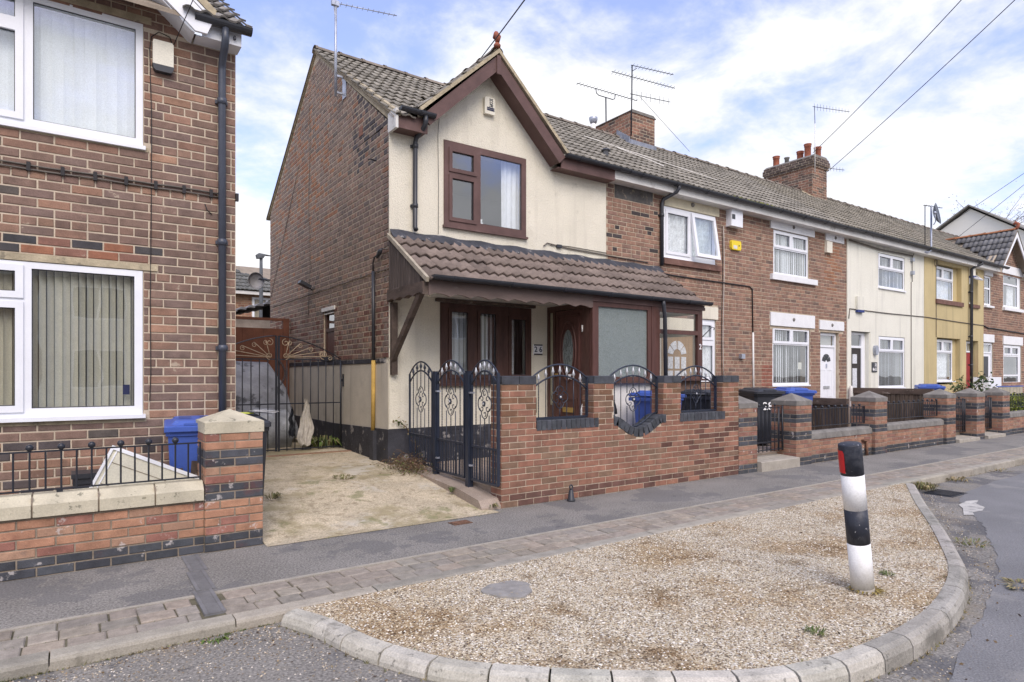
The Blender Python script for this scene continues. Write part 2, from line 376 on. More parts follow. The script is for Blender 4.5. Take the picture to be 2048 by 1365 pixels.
def textobj(txt, size, mat, parent, Mx, name='lettering', depth=0.002, align='CENTER'):
    cu = bpy.data.curves.new('t', 'FONT'); cu.body = txt; cu.size = size; cu.extrude = depth; cu.align_x = align; cu.align_y = 'CENTER'
    cu.resolution_u = 3; cu.offset = size * 0.009
    to = bpy.data.objects.new('t', cu); COL.objects.link(to)
    bpy.context.view_layer.update()
    me = bpy.data.meshes.new_from_object(to.evaluated_get(bpy.context.evaluated_depsgraph_get()))
    bpy.data.objects.remove(to); me.name = name
    me.materials.clear(); me.materials.append(mat)
    return place(me, name, parent, Mx)
FACE_FRONT = Matrix.Rotation(PI / 2, 4, 'X')          # text facing -Y

def cells(u0, u1, v0, v1, holes):
    us = sorted({u0, u1, *[min(max(h[0], u0), u1) for h in holes], *[min(max(h[1], u0), u1) for h in holes]})
    vs = sorted({v0, v1, *[min(max(h[2], v0), v1) for h in holes], *[min(max(h[3], v0), v1) for h in holes]})
    out = []
    for i in range(len(vs) - 1):
        cv = (vs[i] + vs[i + 1]) / 2; run = None
        for j in range(len(us) - 1):
            cu = (us[j] + us[j + 1]) / 2
            inside = any(h[0] < cu < h[1] and h[2] < cv < h[3] for h in holes)
            if inside:
                if run: out.append(run); run = None
            else:
                run = (run[0], us[j + 1], vs[i], vs[i + 1]) if run else (us[j], us[j + 1], vs[i], vs[i + 1])
        if run: out.append(run)
    return out

# screen size of a world point, used only to choose which pieces become single objects
def seen(p):
    d = math.sin(YAW) * p[0] + math.cos(YAW) * p[1]
    if d < 0.3: return None
    x = 1024 + 1267 * (math.cos(YAW) * p[0] - math.sin(YAW) * p[1]) / d
    y = 750 - 1267 * (p[2] - CAM_H) / d
    if -30 < x < 2078 and -30 < y < 1395: return 1267 / d
    return None

# ------------------------------------------------------------ bricks
ZV = Vector((0, 0, 1))
BRICK_MESH = {}
def brick_verts(w, h, c, d, r, j=0.0015):
    q = lambda: r.uniform(-j, j)
    vs = [(-w / 2, -h / 2, -0.012), (w / 2, -h / 2, -0.012), (w / 2, h / 2, -0.012), (-w / 2, h / 2, -0.012)]
    vs += [(-w / 2 + q(), -h / 2 + q(), d - c), (w / 2 + q(), -h / 2 + q(), d - c), (w / 2 + q(), h / 2 + q(), d - c), (-w / 2 + q(), h / 2 + q(), d - c)]
    e = c * 0.9
    vs += [(-w / 2 + e + q(), -h / 2 + e + q(), d), (w / 2 - e + q(), -h / 2 + e + q(), d), (w / 2 - e + q(), h / 2 - e + q(), d), (-w / 2 + e + q(), h / 2 - e + q(), d)]
    return vs
BF = [(0, 1, 5, 4), (1, 2, 6, 5), (2, 3, 7, 6), (3, 0, 4, 7), (4, 5, 9, 8), (5, 6, 10, 9), (6, 7, 11, 10), (7, 4, 8, 11), (8, 9, 10, 11)]
class Bricks:
    def __init__(s, parent, mats, name='brick', chamfer=0.004, depth=0.008):
        s.p, s.m, s.n, s.c, s.d, s.items = parent, mats, name, chamfer, depth, []
    def put(s, O, U, Nn, u0, u1, v0, v1, col, proud=0.0, roll=0.0):
        cen = O + U * ((u0 + u1) / 2) + ZV * ((v0 + v1) / 2) + Nn * proud
        s.items.append((cen, U, Nn, u1 - u0, v1 - v0, col, roll))
    def run(s, O, U, Nn, u0, u1, z0, z1, course, pitch, pal, joint=0.011, holes=(), lim=None, header=4, shift=0.0, row0=0):
        r = RND; n = int(round((z1 - z0) / course)); i = 0
        z = z0
        while z < z1 - 0.02:
            zt = min(z + course, z1); zc = (z + zt) / 2
            if zt - z < course * 0.5: break
            row = i + row0
            hd = header and row % header == header - 1
            L = pitch / 2 if hd else pitch
            a, b = (lim(zc) if lim else (u0, u1))
            a = max(a, u0); b = min(b, u1)
            st = u0 + shift + (0 if hd else (pitch / 2 if row % 2 else 0)) + (pitch / 4 if hd and row % 2 else 0)
            x = st - math.ceil((st - u0) / L + 1) * L
            while x < b:
                segs = [(max(x, a), min(x + L, b))]
                for h in holes:
                    if h[2] < zc < h[3]:
                        ns = []
                        for p, q in segs:
                            if q <= h[0] or p >= h[1]: ns.append((p, q)); continue
                            if p < h[0]: ns.append((p, h[0]))
                            if q > h[1]: ns.append((h[1], q))
                        segs = ns
                for p, q in segs:
                    if q - p > 0.035:
                        s.put(O, U, Nn, p + joint / 2, q - joint / 2, z + joint / 2, zt - joint / 2, pal((p + q) / 2, zc, hd), r.uniform(-0.0015, 0.002))
                x += L
            z += course; i += 1
    def finish(s, limit=300, minpx=9):
        sc = []
        for k, it in enumerate(s.items):
            cen, U, Nn, w, h, col, roll = it
            m = seen(cen); v = 0
            if m:
                dv = (cen - Vector((0, 0, CAM_H))); cs = -(dv.normalized().dot(Nn))
                if cs > 0.02 and w * m * max(cs, 0.1) > minpx: v = w * h * m * m * cs
            sc.append((v, k))
        sc.sort(reverse=True)
        single = {k for v, k in sc[:limit] if v > 0}
        mb = MB(); r = RND
        for k, (cen, U, Nn, w, h, col, roll) in enumerate(s.items):
            V = ZV
            if roll:
                V = ZV * math.cos(roll) - U * math.sin(roll); U = U * math.cos(roll) + ZV * math.sin(roll)
            Mx = Matrix(((U.x, V.x, Nn.x, cen.x), (U.y, V.y, Nn.y, cen.y), (U.z, V.z, Nn.z, cen.z), (0, 0, 0, 1)))
            if k in single:
                key = (round(w, 2), round(h, 3), s.c, s.d, s.m[0].name, k % 3)
                if key not in BRICK_MESH:
                    me = bpy.data.meshes.new(s.n)
                    me.from_pydata(brick_verts(w, h, s.c, s.d, r), [], BF); me.materials.append(s.m[0]); BRICK_MESH[key] = me
                place(BRICK_MESH[key], s.n, s.p, Mx, col)
            else:
                mb.add([Mx @ Vector(p) for p in brick_verts(w, h, s.c, s.d, r)], BF, col)
        if mb.v: mb.build(s.n, s.m[1], s.p, kind='stuff')

def jit(c, a=0.12):
    k = 1 + RND.uniform(-a, a); return tuple(max(0.0, x * k * (1 + RND.uniform(-0.015, 0.015))) for x in c)
def pick(*opts):
    x = RND.uniform(0, sum(w for w, c in opts))
    for w, c in opts:
        x -= w
        if x <= 0: return warm(jit(c))
    return warm(jit(opts[-1][1]))
def warm(c):
    l = 0.3 * c[0] + 0.5 * c[1] + 0.2 * c[2]; k = 0.20
    return ((c[0] * (1 - k) + l * k) * 1.10, (c[1] * (1 - k) + l * k) * 1.08, (c[2] * (1 - k) + l * k) * 1.0)
X_, Y_ = Vector((1, 0, 0)), Vector((0, 1, 0))
def pal_left(u, z, hd):
    if hd: return pick((4, (0.24, 0.14, 0.105)), (3, (0.18, 0.108, 0.09)), (2, (0.29, 0.16, 0.11)))
    return pick((8, (0.215, 0.132, 0.107)), (5, (0.18, 0.118, 0.104)), (3, (0.25, 0.137, 0.098)), (0.3, (0.10, 0.085, 0.08)), (1.4, (0.31, 0.165, 0.11)))
def pal_side(u, z, hd): return pick((6, (0.235, 0.158, 0.132)), (5, (0.205, 0.146, 0.13)), (2, (0.27, 0.16, 0.12)), (1, (0.16, 0.125, 0.115)))
def pal_ter(u, z, hd): return pick((7, (0.26, 0.142, 0.102)), (4, (0.22, 0.125, 0.098)), (3, (0.30, 0.165, 0.115)), (0.6, (0.17, 0.108, 0.09)))
def pal_new(u, z, hd): return pick((8, (0.27, 0.118, 0.078)), (4, (0.235, 0.11, 0.075)), (2, (0.205, 0.12, 0.08)))
def pal_chim(u, z, hd): return pick((5, (0.29, 0.135, 0.09)), (4, (0.22, 0.115, 0.085)), (2, (0.13, 0.088, 0.075)))
def pal_orange(u, z, hd): return pick((7, (0.37, 0.178, 0.105)), (3, (0.28, 0.115, 0.088)), (2, (0.34, 0.19, 0.125)))
def blue(): return jit((0.066, 0.070, 0.080), 0.25)
def banded(course, top_z, blue_rows):
    def f(u, z, hd):
        return blue() if int((top_z - z) / course) in blue_rows else pal_orange(u, z, hd)
    return f
# ------------------------------------------------------------ roof tiles
TILE_MESH = {}
def tile_mesh(kind, w=0.30, g=0.345, mat=None):
    key = (kind, round(w, 2), round(g, 2), mat.name)
    if key in TILE_MESH: return TILE_MESH[key]
    n = 12; L = g + 0.07; vs = []
    def prof(x):
        t = (x / w * 2) % 1.0
        if kind == 'wave': return 0.040 * (1 - abs(2 * t - 1)) ** 0.9
        return 0.024 * max(0.0, math.sin(PI * min(t / 0.62, 1.0))) if t < 0.62 else 0.0
    xs = [w * i / n for i in range(n + 1)]
    for x in xs: vs.append((x, 0, prof(x) + (0.052 if kind == 'wave' else 0.046)))
    for x in xs: vs.append((x, L, prof(x) + 0.012))
    for x in xs: vs.append((x, 0.004, prof(x) + 0.028))
    fs = []; m = n + 1
    for i in range(n):
        fs.append((i, i + 1, m + i + 1, m + i)); fs.append((2 * m + i, 2 * m + i + 1, i + 1, i))
    fs.append((0, m, 2 * m)); fs.append((n, 2 * m + n, m + n))
    me = bpy.data.meshes.new('roof_tile'); me.from_pydata(vs, [], fs); me.materials.append(mat)
    me.polygons.foreach_set('use_smooth', [True if k % 2 == 0 and k < 2 * n else False for k in range(len(fs))])
    TILE_MESH[key] = me
    return me
def tile_col(base, a=0.22):
    k = 1 + RND.uniform(-a, a); return tuple(c * k for c in base)
def tile_plane(parent, O, A, Sd, wid, slope, kind, mat, base, keep=lambda a, s: True, g=0.345, w=0.30):
    """tiles on the plane at O, A across, Sd up the slope"""
    A = A.normalized(); Sd = Sd.normalized(); Nn = A.cross(Sd).normalized()
    rows = int(math.ceil(slope / g - 0.1)); g = slope / rows; cols = int(round(wid / w)); w = wid / cols
    me = tile_mesh(kind, w, g, mat)
    for i in range(rows):
        for j in range(cols):
            a, s = j * w, i * g
            if not keep(a + w / 2, s + g / 2): continue
            p = O + A * (a + RND.uniform(-0.004, 0.004)) + Sd * (s + RND.uniform(-0.008, 0.006)) + Nn * RND.uniform(0, 0.005)
            tw = RND.uniform(-0.006, 0.006)
            A2 = (A + Sd * tw).normalized(); S2 = (Sd - A * tw).normalized()
            Mx = Matrix(((A2.x, S2.x, Nn.x, p.x), (A2.y, S2.y, Nn.y, p.y), (A2.z, S2.z, Nn.z, p.z), (0, 0, 0, 1)))
            place(me, 'roof_tile', parent, Mx, tile_col(base))
RIDGE = {}
def ridge_tiles(parent, p0, p1, mat, base, r=0.12, L=0.45):
    p0, p1 = Vector(p0), Vector(p1); d = (p1 - p0); n = max(1, int(round(d.length / L))); L = d.length / n; d.normalize()
    key = (round(L, 2), r, mat.name)
    if key not in RIDGE:
        mb = MB(); k = 8; L2 = L + 0.02
        rings = [[(x, rr * math.cos(PI * i / k), rr * 0.8 * math.sin(PI * i / k) - 0.03) for i in range(k + 1)] for x, rr in ((0, r), (0.05, r), (0.05, r - 0.012), (L2, r - 0.02))]
        vs = [p for q in rings for p in q]; m = k + 1
        fs = [(a * m + i, a * m + i + 1, (a + 1) * m + i + 1, (a + 1) * m + i) for a in range(3) for i in range(k)]
        me = bpy.data.meshes.new('ridge_tile'); me.from_pydata(vs, [], fs); me.materials.append(mat); RIDGE[key] = me
    side = ZV.cross(d).normalized(); up = d.cross(side)
    for i in range(n):
        p = p0 + d * (i * L) + Vector((0, 0, RND.uniform(-0.008, 0.008)))
        Mx = Matrix(((d.x, side.x, up.x, p.x), (d.y, side.y, up.y, p.y), (d.z, side.z, up.z, p.z), (0, 0, 0, 1)))
        place(RIDGE[key], 'ridge_tile', parent, Mx, tile_col(base, 0.25))
GREYT = (0.265, 0.248, 0.215)
GREYT2 = (0.115, 0.112, 0.112)
BROWNT = (0.185, 0.148, 0.128)

# ------------------------------------------------------------ windows and doors
def frame_cells(mb, x0, x1, z0, z1, y0, y1, lights):
    for a, b, c, d in cells(x0, x1, z0, z1, lights): mb.box(a, b, y0, y1, c, d)
def window(parent, x0, x1, z0, z1, y, lights, mat=UPVC, sash=(), sill=None, fw=0.05, label=None, depth=0.06, glass=GLASS):
    """y: front face of the frame; lights [(x0,x1,z0,z1)] glass openings; sash: indexes with a raised opening frame"""
    mb = MB(); frame_cells(mb, x0, x1, z0, z1, y, y + depth, lights)
    w = mb.build('window', mat, parent, label=label)
    for i, (a, b, c, d) in enumerate(lights):
        if i in sash:
            sm = MB(); frame_cells(sm, a - 0.025, b + 0.025, c - 0.025, d + 0.025, y - 0.016, y + 0.03, [(a + 0.03, b - 0.03, c + 0.03, d - 0.03)])
            sm.build('sash', mat, w)
            a, b, c, d = a + 0.03, b - 0.03, c + 0.03, d - 0.03
        gk = MB(); frame_cells(gk, a - 0.002, b + 0.002, c - 0.002, d + 0.002, y + 0.012, y + 0.02, [(a + 0.007, b - 0.007, c + 0.007, d - 0.007)])
        gk.build('gasket', BLACKP, w)
        MB().box(a - 0.001, b + 0.001, y + 0.022, y + 0.026, c - 0.001, d + 0.001).build('pane', glass, w)
    if sill:
        MB().box(x0 - 0.02, x1 + 0.02, y - sill, y + 0.02, z0 - 0.035, z0).build('sill', mat, w)
    return w
def drape(name, label, cat, x0, x1, z0, z1, y, mat, amp=0.02, per=0.09, group=None, taper=None):
    n = max(8, int((x1 - x0) / per * 6)); top, bot = [], []
    for i in range(n + 1):
        x = x0 + (x1 - x0) * i / n; a = amp * (0.7 + 0.3 * math.sin(x * 7.3))
        yy = y + a * math.sin(2 * PI * x / per) + a * 0.5 * math.sin(2 * PI * x / per * 0.43 + 1)
        top.append((x, yy, z1)); xb = x
        if taper: xb = taper + (x - taper) * 0.75
        bot.append((xb, yy + 0.01 * math.sin(x * 31), z0))
    m = MB(); m.add(top + bot, [(i, i + 1, n + 2 + i, n + 1 + i) for i in range(n)], smooth=True)
    o = m.build(name, mat); return tag(o, label, cat, group)
def vblind_dummy(): pass
def vblind(label, x0, x1, z0, z1, y, mat, w=0.089, ang=35, group=None):
    t = thing('vertical_blind', label, 'blind', ((x0 + x1) / 2, y, z0), group)
    n = int(round((x1 - x0) / (w * 0.86))); p = (x1 - x0) / n
    me = bpy.data.meshes.new('slat'); h = z1 - z0; vs = []
    for i in range(5):
        x = -w / 2 + w * i / 4; b = 0.006 * (1 - (2 * i / 4 - 1) ** 2); vs += [(x, b, 0), (x, b, h)]
    me.from_pydata(vs, [], [(2 * i, 2 * i + 2, 2 * i + 3, 2 * i + 1) for i in range(4)]); me.materials.append(mat)
    for i in range(n):
        Mx = Matrix.Translation((x0 + p * (i + 0.5), y, z0)) @ Matrix.Rotation(rad(ang + RND.uniform(-7, 7)), 4, 'Z')
        place(me, 'slat', t, Mx)
    MB().box(x0, x1, y - 0.025, y + 0.025, z1, z1 + 0.04).build('head_rail', mat, t)
    return t
def shell(parent, x0, x1, y0, y1, z1, zf=2.62):
    m = MB()
    m.box(x0, x0 + 0.1, y0, y1, 0, z1); m.box(x1 - 0.1, x1, y0, y1, 0, z1); m.box(x0 + 0.1, x1 - 0.1, y1 - 0.1, y1, 0, z1)
    m.box(x0 + 0.1, x1 - 0.1, y0, y1 - 0.1, zf, zf + 0.2); m.box(x0 + 0.1, x1 - 0.1, y0, y1 - 0.1, 0.1, 0.22)
    m.box(x0 + 0.1, x1 - 0.1, y0, y1 - 0.1, z1 - 0.06, z1)
    m.box(x0 + 0.1, x1 - 0.1, y0 + 1.9, y0 + 2.0, 0.22, zf); m.box(x0 + 0.1, x1 - 0.1, y0 + 1.9, y0 + 2.0, zf + 0.2, z1 - 0.06)
    return m.build('inner_shell', DARKROOM, parent)
def gutter(parent, x0, x1, y, z, r=0.055, mat=BLACKP, brackets=True, name='gutter'):
    mb = MB(); k = 8; n = 2
    ro = [(math.cos(PI + PI * i / k), math.sin(PI + PI * i / k)) for i in range(k + 1)]
    out_ = [(y + r * c, z + r * s) for c, s in ro]; inn = [(y + (r - 0.006) * c, z + (r - 0.006) * s) for c, s in reversed(ro)]
    poly = out_ + inn
    mb.prism(poly, lambda p, q, a: (a, p, q), x0, x1)
    mb.prism(out_, lambda p, q, a: (a, p, q), x0 - 0.004, x0 + 0.004); mb.prism(out_, lambda p, q, a: (a, p, q), x1 - 0.004, x1 + 0.004)
    g = fixn(mb.build(name, mat, parent))
    if brackets:
        x = x0 + 0.3
        bo = [(y + (r + 0.008) * c, z + (r + 0.008) * s) for c, s in ro] + [(y + (r - 0.001) * c, z + (r - 0.001) * s) for c, s in reversed(ro)]
        while x < x1 - 0.05:
            b = MB(); b.prism(bo, lambda p, q, a: (a, p, q), x - 0.018, x + 0.018); fixn(b.build('bracket', mat, g)); x += 0.9
    return g
def downpipe(parent, pts, r=0.034, mat=BLACKP, collars=()):
    p = MB().tube(pts, r, 10).build('downpipe', mat, parent)
    for (x, y, z) in collars:
        c = MB(); c.lathe([(r + 0.001, -0.03), (r + 0.009, -0.028), (r + 0.009, 0.028), (r + 0.001, 0.03)], (x, y, z), 10); c.box(x - 0.055, x + 0.055, y + r - 0.01, y + r + 0.03, z - 0.018, z + 0.018)
        c.build('collar', mat, p)
    return p
def box_part(name, mat, parent, *a, label=None, kind=None): return MB().box(*a).build(name, mat, parent, label=label, kind=kind)
def struct(name, mb, mat): return mb.build(name, mat, None, (0, 0, 0), kind='structure')

# ------------------------------------------------------------ ground
ROADZ = -0.115
def rz(x): return -0.065 - 0.05 * min(1.0, max(0.0, (x - 1.5) / 2.5))
def poly_sheet(name, pts, z, mat, kind='structure', cat=None):
    mb = MB(); n = len(pts)
    mb.add([(x, y, z if not callable(z) else z(x, y)) for x, y in pts], [tuple(range(n))])
    return mb.build(name, mat, None, (0, 0, 0), kind=kind)
EARTH = material('earth', (0.14, 0.12, 0.09), var=0.3, vs=0.5)
ASPHALT = material('road_asphalt', (0.225, 0.213, 0.193), rough=0.88, var=0.18, vs=1.2, fine=0.5, fs=62, bump=0.008, bs=60,
                   spots=[((0.36, 0.34, 0.30), 62, 0.60, 0.06, 0.75), ((0.07, 0.074, 0.088), 0.9, 0.53, 0.06, 0.6), ((0.26, 0.235, 0.19), 2.3, 0.56, 0.1, 0.5), ((0.05, 0.05, 0.055), 7, 0.63, 0.06, 0.5), ((0.25, 0.21, 0.155), 0.7, 0.56, 0.12, 0.55), ((0.36, 0.35, 0.33), 1.9, 0.685, 0.03, 0.8)])
TARMAC = material('pavement_tarmac', (0.215, 0.205, 0.188), rough=0.92, var=0.16, vs=1.5, fine=0.5, fs=66, bump=0.007, bs=66,
                  spots=[((0.50, 0.48, 0.44), 70, 0.58, 0.08, 0.7), ((0.12, 0.12, 0.125), 1.2, 0.52, 0.03, 0.5), ((0.05, 0.052, 0.06), 5, 0.64, 0.04, 0.6), ((0.24, 0.225, 0.19), 0.8, 0.6, 0.15, 0.35)])
DRIVE = material('driveway_concrete', (0.50, 0.43, 0.31), rough=0.95, var=0.18, vs=3.0, fine=0.3, fs=60, bump=0.006, bs=70,
                 spots=[((0.30, 0.255, 0.14), 1.3, 0.49, 0.12, 0.75), ((0.55, 0.52, 0.45), 0.9, 0.55, 0.1, 0.7), ((0.24, 0.19, 0.12), 11, 0.53, 0.12, 0.6), ((0.15, 0.12, 0.08), 26, 0.60, 0.06, 0.6), ((0.17, 0.18, 0.07), 2.1, 0.60, 0.06, 0.6)])
GARDENP = material('garden_paving', (0.33, 0.27, 0.22), rough=0.95, var=0.15, vs=3, fine=0.2, bump=0.004, bs=60, spots=[((0.6, 0.56, 0.5), 7, 0.6, 0.1, 0.6), ((0.14, 0.12, 0.09), 4, 0.6, 0.15, 0.5)])

g = MB(); g.add([(-400, -400, -0.16), (500, -400, -0.16), (500, 500, -0.16), (-400, 500, -0.16)], [(0, 1, 2, 3)]); struct('ground', g, EARTH)
g = MB(); xs_ = [-60, 1.5, 2.2, 3.0, 4.0, 160]; g.add([(x, y, rz(x)) for x in xs_ for y in (-7, 4.14)], [(2 * i, 2 * i + 2, 2 * i + 3, 2 * i + 1) for i in range(5)]); struct('road', g, ASPHALT)
g = MB(); g.box(-60, 160, 4.742, 5.87, -0.15, 0.0); struct('pavement', g, TARMAC)
g = MB(); g.box(-60, 160, 4.225, 4.70, -0.15, -0.009); ss = struct('sett_strip', g, material('joint_dirt', (0.12, 0.11, 0.075), var=0.3, vs=12))
# edging strip between tarmac and setts
g = MB(); g.box(-60, 160, 4.702, 4.740, -0.15, 0.004); struct('edging_strip', g, CONCJ)
PATCHM = material('smooth_asphalt', (0.185, 0.185, 0.188), rough=0.75, var=0.12, vs=1.5, fine=0.35, fs=90, bump=0.003, bs=120, spots=[((0.30, 0.29, 0.27), 1.3, 0.57, 0.12, 0.55), ((0.4, 0.38, 0.35), 55, 0.64, 0.04, 0.6)])
edge_ = [(2.6, 0.9), (3.5, 1.42), (4.4, 1.60), (5.3, 1.80), (6.1, 2.0), (6.85, 2.24), (7.4, 2.5), (7.9, 2.68), (8.4, 2.95), (8.85, 3.25), (9.4, 3.45), (10.1, 3.62), (11.3, 3.72), (13.4, 3.78), (20, 3.80), (60, 3.82)]
ep_ = []
for (xa, ya), (xb, yb) in zip(edge_, edge_[1:]):
    for k in range(8):
        f = k / 8; ep_.append((xa + (xb - xa) * f + RND.uniform(-0.012, 0.012), ya + (yb - ya) * f - 0.04 + RND.uniform(-0.02, 0.02)))
g = MB(); g.add([(x, y, rz(x) + 0.004) for x, y in [(4.02, -3.0)] + [q for q in ep_ if q[0] > 4.0] + [(60, 3.78), (60, -3.0)]][::-1], [tuple(range(len([q for q in ep_ if q[0] > 4.0]) + 3))]); lo_ = [(2.0, 0.5)] + [q for q in ep_ if q[0] <= 4.0] + [[q for q in ep_ if q[0] > 4.0][0]]; g.add([(x, y, rz(x) + 0.004) for x, y in lo_] + [(x, -3.0, rz(x) + 0.004) for x, y in lo_], [(i, len(lo_) + i, len(lo_) + i + 1, i + 1) for i in range(len(lo_) - 1)]); struct('resurfaced_road', g, PATCHM)
wp_ = [(8.35, 3.05), (8.75, 3.20), (8.95, 3.32), (9.3, 3.36), (9.5, 3.30), (9.2, 3.22), (9.05, 3.08), (8.8, 3.02), (8.6, 3.05), (8.45, 2.98)]
g = MB(); g.add([(x, y - 0.05, ROADZ + 0.008) for x, y in wp_], [tuple(range(len(wp_)))]); tag(g.build('paint_splash', material('worn_white_paint', (0.46, 0.45, 0.42), var=0.2, vs=6, spots=[((0.2, 0.2, 0.2), 9, 0.52, 0.1, 0.7)])), 'ragged pale splash on the road beside the far kerb of the gravel bed', 'stain')
# setts: three rows of concrete blocks
rows = [(4.232, 4.382), (4.392, 4.540), (4.550, 4.697)]
cands = []
for ri, (ya, yb) in enumerate(rows):
    x = -4.5 + ri * 0.07
    while x < 60:
        w = RND.choice((0.15, 0.2, 0.2, 0.26)) * RND.uniform(0.95, 1.05)
        a_, b_x = x, x + w - 0.008; D_ = 0.72 + ((ya + yb) / 2 - 4.3) * 0.055
        for p_, q_ in ((a_, min(b_x, D_ - 0.070)), (max(a_, D_ + 0.070), b_x)) if a_ < D_ + 0.07 and b_x > D_ - 0.07 else ((a_, b_x),):
            if q_ - p_ > 0.03: cands.append((p_, q_, ya, yb))
        x += w
def sett_v(w, h):
    q = lambda: RND.uniform(-0.003, 0.003); c = 0.007
    b = [(-w / 2, -h / 2), (w / 2, -h / 2), (w / 2, h / 2), (-w / 2, h / 2)]
    vs = [(p, r, -0.03) for p, r in b] + [(p + q(), r + q(), -0.006) for p, r in b] + [(p * (1 - 2 * c / w) + q(), r * (1 - 2 * c / h) + q(), 0.0) for p, r in b]
    return vs
def sett_pal():
    return pick((5, (0.265, 0.232, 0.205)), (3, (0.25, 0.228, 0.208)), (2, (0.28, 0.235, 0.20)), (1, (0.225, 0.205, 0.19)))
SM = {}; sj = MB(); k = 0
vis = []
for c in cands:
    p = ((c[0] + c[1]) / 2, (c[2] + c[3]) / 2, 0); m = seen(p)
    ok = m and (c[1] - c[0]) * m > 10
    vis.append((m * m * (c[1] - c[0]) if ok else 0, c))
vis.sort(key=lambda q: -q[0])
DRX = lambda y: 0.72 + (y - 4.3) * 0.055
for k, (v, c) in enumerate(vis):
    w, h = c[1] - c[0], c[3] - c[2]; cen = ((c[0] + c[1]) / 2, (c[2] + c[3]) / 2)
    zt = RND.uniform(-0.003, 0.004)
    if v > 0 and k < 300:
        key = (round(w, 2), k % 4)
        if key not in SM:
            me = bpy.data.meshes.new('sett'); me.from_pydata(sett_v(round(w, 2), h), [], BF); me.materials.append(SETT); SM[key] = me
        place(SM[key], 'sett', ss, Matrix.Translation((*cen, zt)) @ Matrix.Rotation(RND.uniform(-0.02, 0.02), 4, 'Z'), sett_pal())
    else:
        sj.add([(p[0] + cen[0], p[1] + cen[1], p[2] + zt) for p in sett_v(w, h)], BF, sett_pal())
sj.build('sett', SETTJ, ss, kind='stuff')
# straight kerb: separate stones
kb = MB(); kb.box(-60, 160, 4.105, 4.222, -0.2, -0.04); kerb = struct('kerb', kb, CONCJ)
def kerb_stone_mesh(L, w=0.122, h=0.16, top=0.004, name='kerbstone'):
    b = 0.016; pr = [(-w / 2, -h), (w / 2, -h), (w / 2, top), (-w / 2 + b * 1.6, top), (-w / 2 + b * 0.5, top - b * 0.4), (-w / 2, top - b * 1.4)]
    m = MB(); m.prism(pr, lambda p, q, a: (a, p, q), -L / 2 + 0.004, L / 2 - 0.004)
    me = bpy.data.meshes.new(name); me.from_pydata(m.v, [], m.f); me.materials.append(CONC); return me
KM = kerb_stone_mesh(0.914)
x = -6.042
while x < 60:
    lower = 0.0
    place(KM, 'kerbstone', kerb, Matrix.Translation((x, 4.164, RND.uniform(-0.003, 0.003))) @ Matrix.Rotation(RND.uniform(-0.003, 0.003), 4, 'Z'), pick((1, (0.31, 0.285, 0.25)), (1, (0.275, 0.26, 0.235))))
    x += 0.914
# gravel build-out with curved kerb
def bez(pts, n):
    P = [Vector((*p, 0)) for p in pts]; P = [P[0] * 2 - P[1]] + P + [P[-1] * 2 - P[-2]]; o = []
    for i in range(1, len(P) - 2):
        for k in range(n):
            t = k / n; a, b, c, d = P[i - 1], P[i], P[i + 1], P[i + 2]
            o.append(0.5 * ((2 * b) + (c - a) * t + (2 * a - 5 * b + 4 * c - d) * t * t + (3 * b - a - 3 * c + d) * t ** 3))
    o.append(P[-2]); return o
inner = bez([(1.17, 4.085), (1.29, 3.80), (1.39, 3.40), (1.50, 3.13), (1.64, 2.88), (1.82, 2.69), (2.02, 2.50), (2.24, 2.32), (2.47, 2.15), (2.73, 1.98), (3.0, 1.86), (3.40, 1.78), (4.02, 1.765), (4.70, 1.85), (5.50, 2.075), (6.25, 2.425), (7.0, 2.81), (8.09, 3.40), (9.40, 4.07)], 8)
# resample evenly
def resample(P, step):
    o = [P[0]]; acc = 0
    for a, b in zip(P, P[1:]):
        d = (b - a).length
        while acc + d >= step:
            t = (step - acc) / d; a = a + (b - a) * t; o.append(a); d = (b - a).length; acc = 0
        acc += d
    return o
def offs(P, k):
    o = []
    for i, p in enumerate(P):
        d = (P[min(i + 1, len(P) - 1)] - P[max(i - 1, 0)]).normalized(); o.append(p + Vector((d.y, -d.x, 0)) * k)
    return o
inn = resample(inner, 0.075)
gp = MB(); gp.add([(p.x, p.y, 0.0) for p in inn] + [(9.4, 4.10, 0.0), (1.17, 4.10, 0.0)], [tuple(range(len(inn) + 2))])
GRAVEL = bpy.data.materials.new('gravel'); GRAVEL.use_nodes = True
t_ = GRAVEL.node_tree; b_ = t_.nodes['Principled BSDF']; b_.inputs['Roughness'].default_value = 0.9
g_ = t_.nodes.new('ShaderNodeNewGeometry'); v_ = t_.nodes.new('ShaderNodeTexVoronoi'); v_.inputs['Scale'].default_value = 105
t_.links.new(g_.outputs['Position'], v_.inputs['Vector'])
sp_ = t_.nodes.new('ShaderNodeSeparateColor'); t_.links.new(v_.outputs['Color'], sp_.inputs[0])
cr_ = t_.nodes.new('ShaderNodeValToRGB'); cr_.color_ramp.interpolation = 'CONSTANT'
els = [(0, (0.12, 0.09, 0.06)), (0.14, (0.34, 0.26, 0.16)), (0.3, (0.47, 0.40, 0.28)), (0.5, (0.55, 0.485, 0.37)), (0.7, (0.66, 0.60, 0.48)), (0.86, (0.22, 0.18, 0.14)), (0.93, (0.74, 0.71, 0.64))]
cr_.color_ramp.elements[0].color = (*els[0][1], 1); cr_.color_ramp.elements[1].position = els[1][0]; cr_.color_ramp.elements[1].color = (*els[1][1], 1)
for p_, c_ in els[2:]:
    e = cr_.color_ramp.elements.new(p_); e.color = (*c_, 1)
t_.links.new(sp_.outputs[0], cr_.inputs[0])
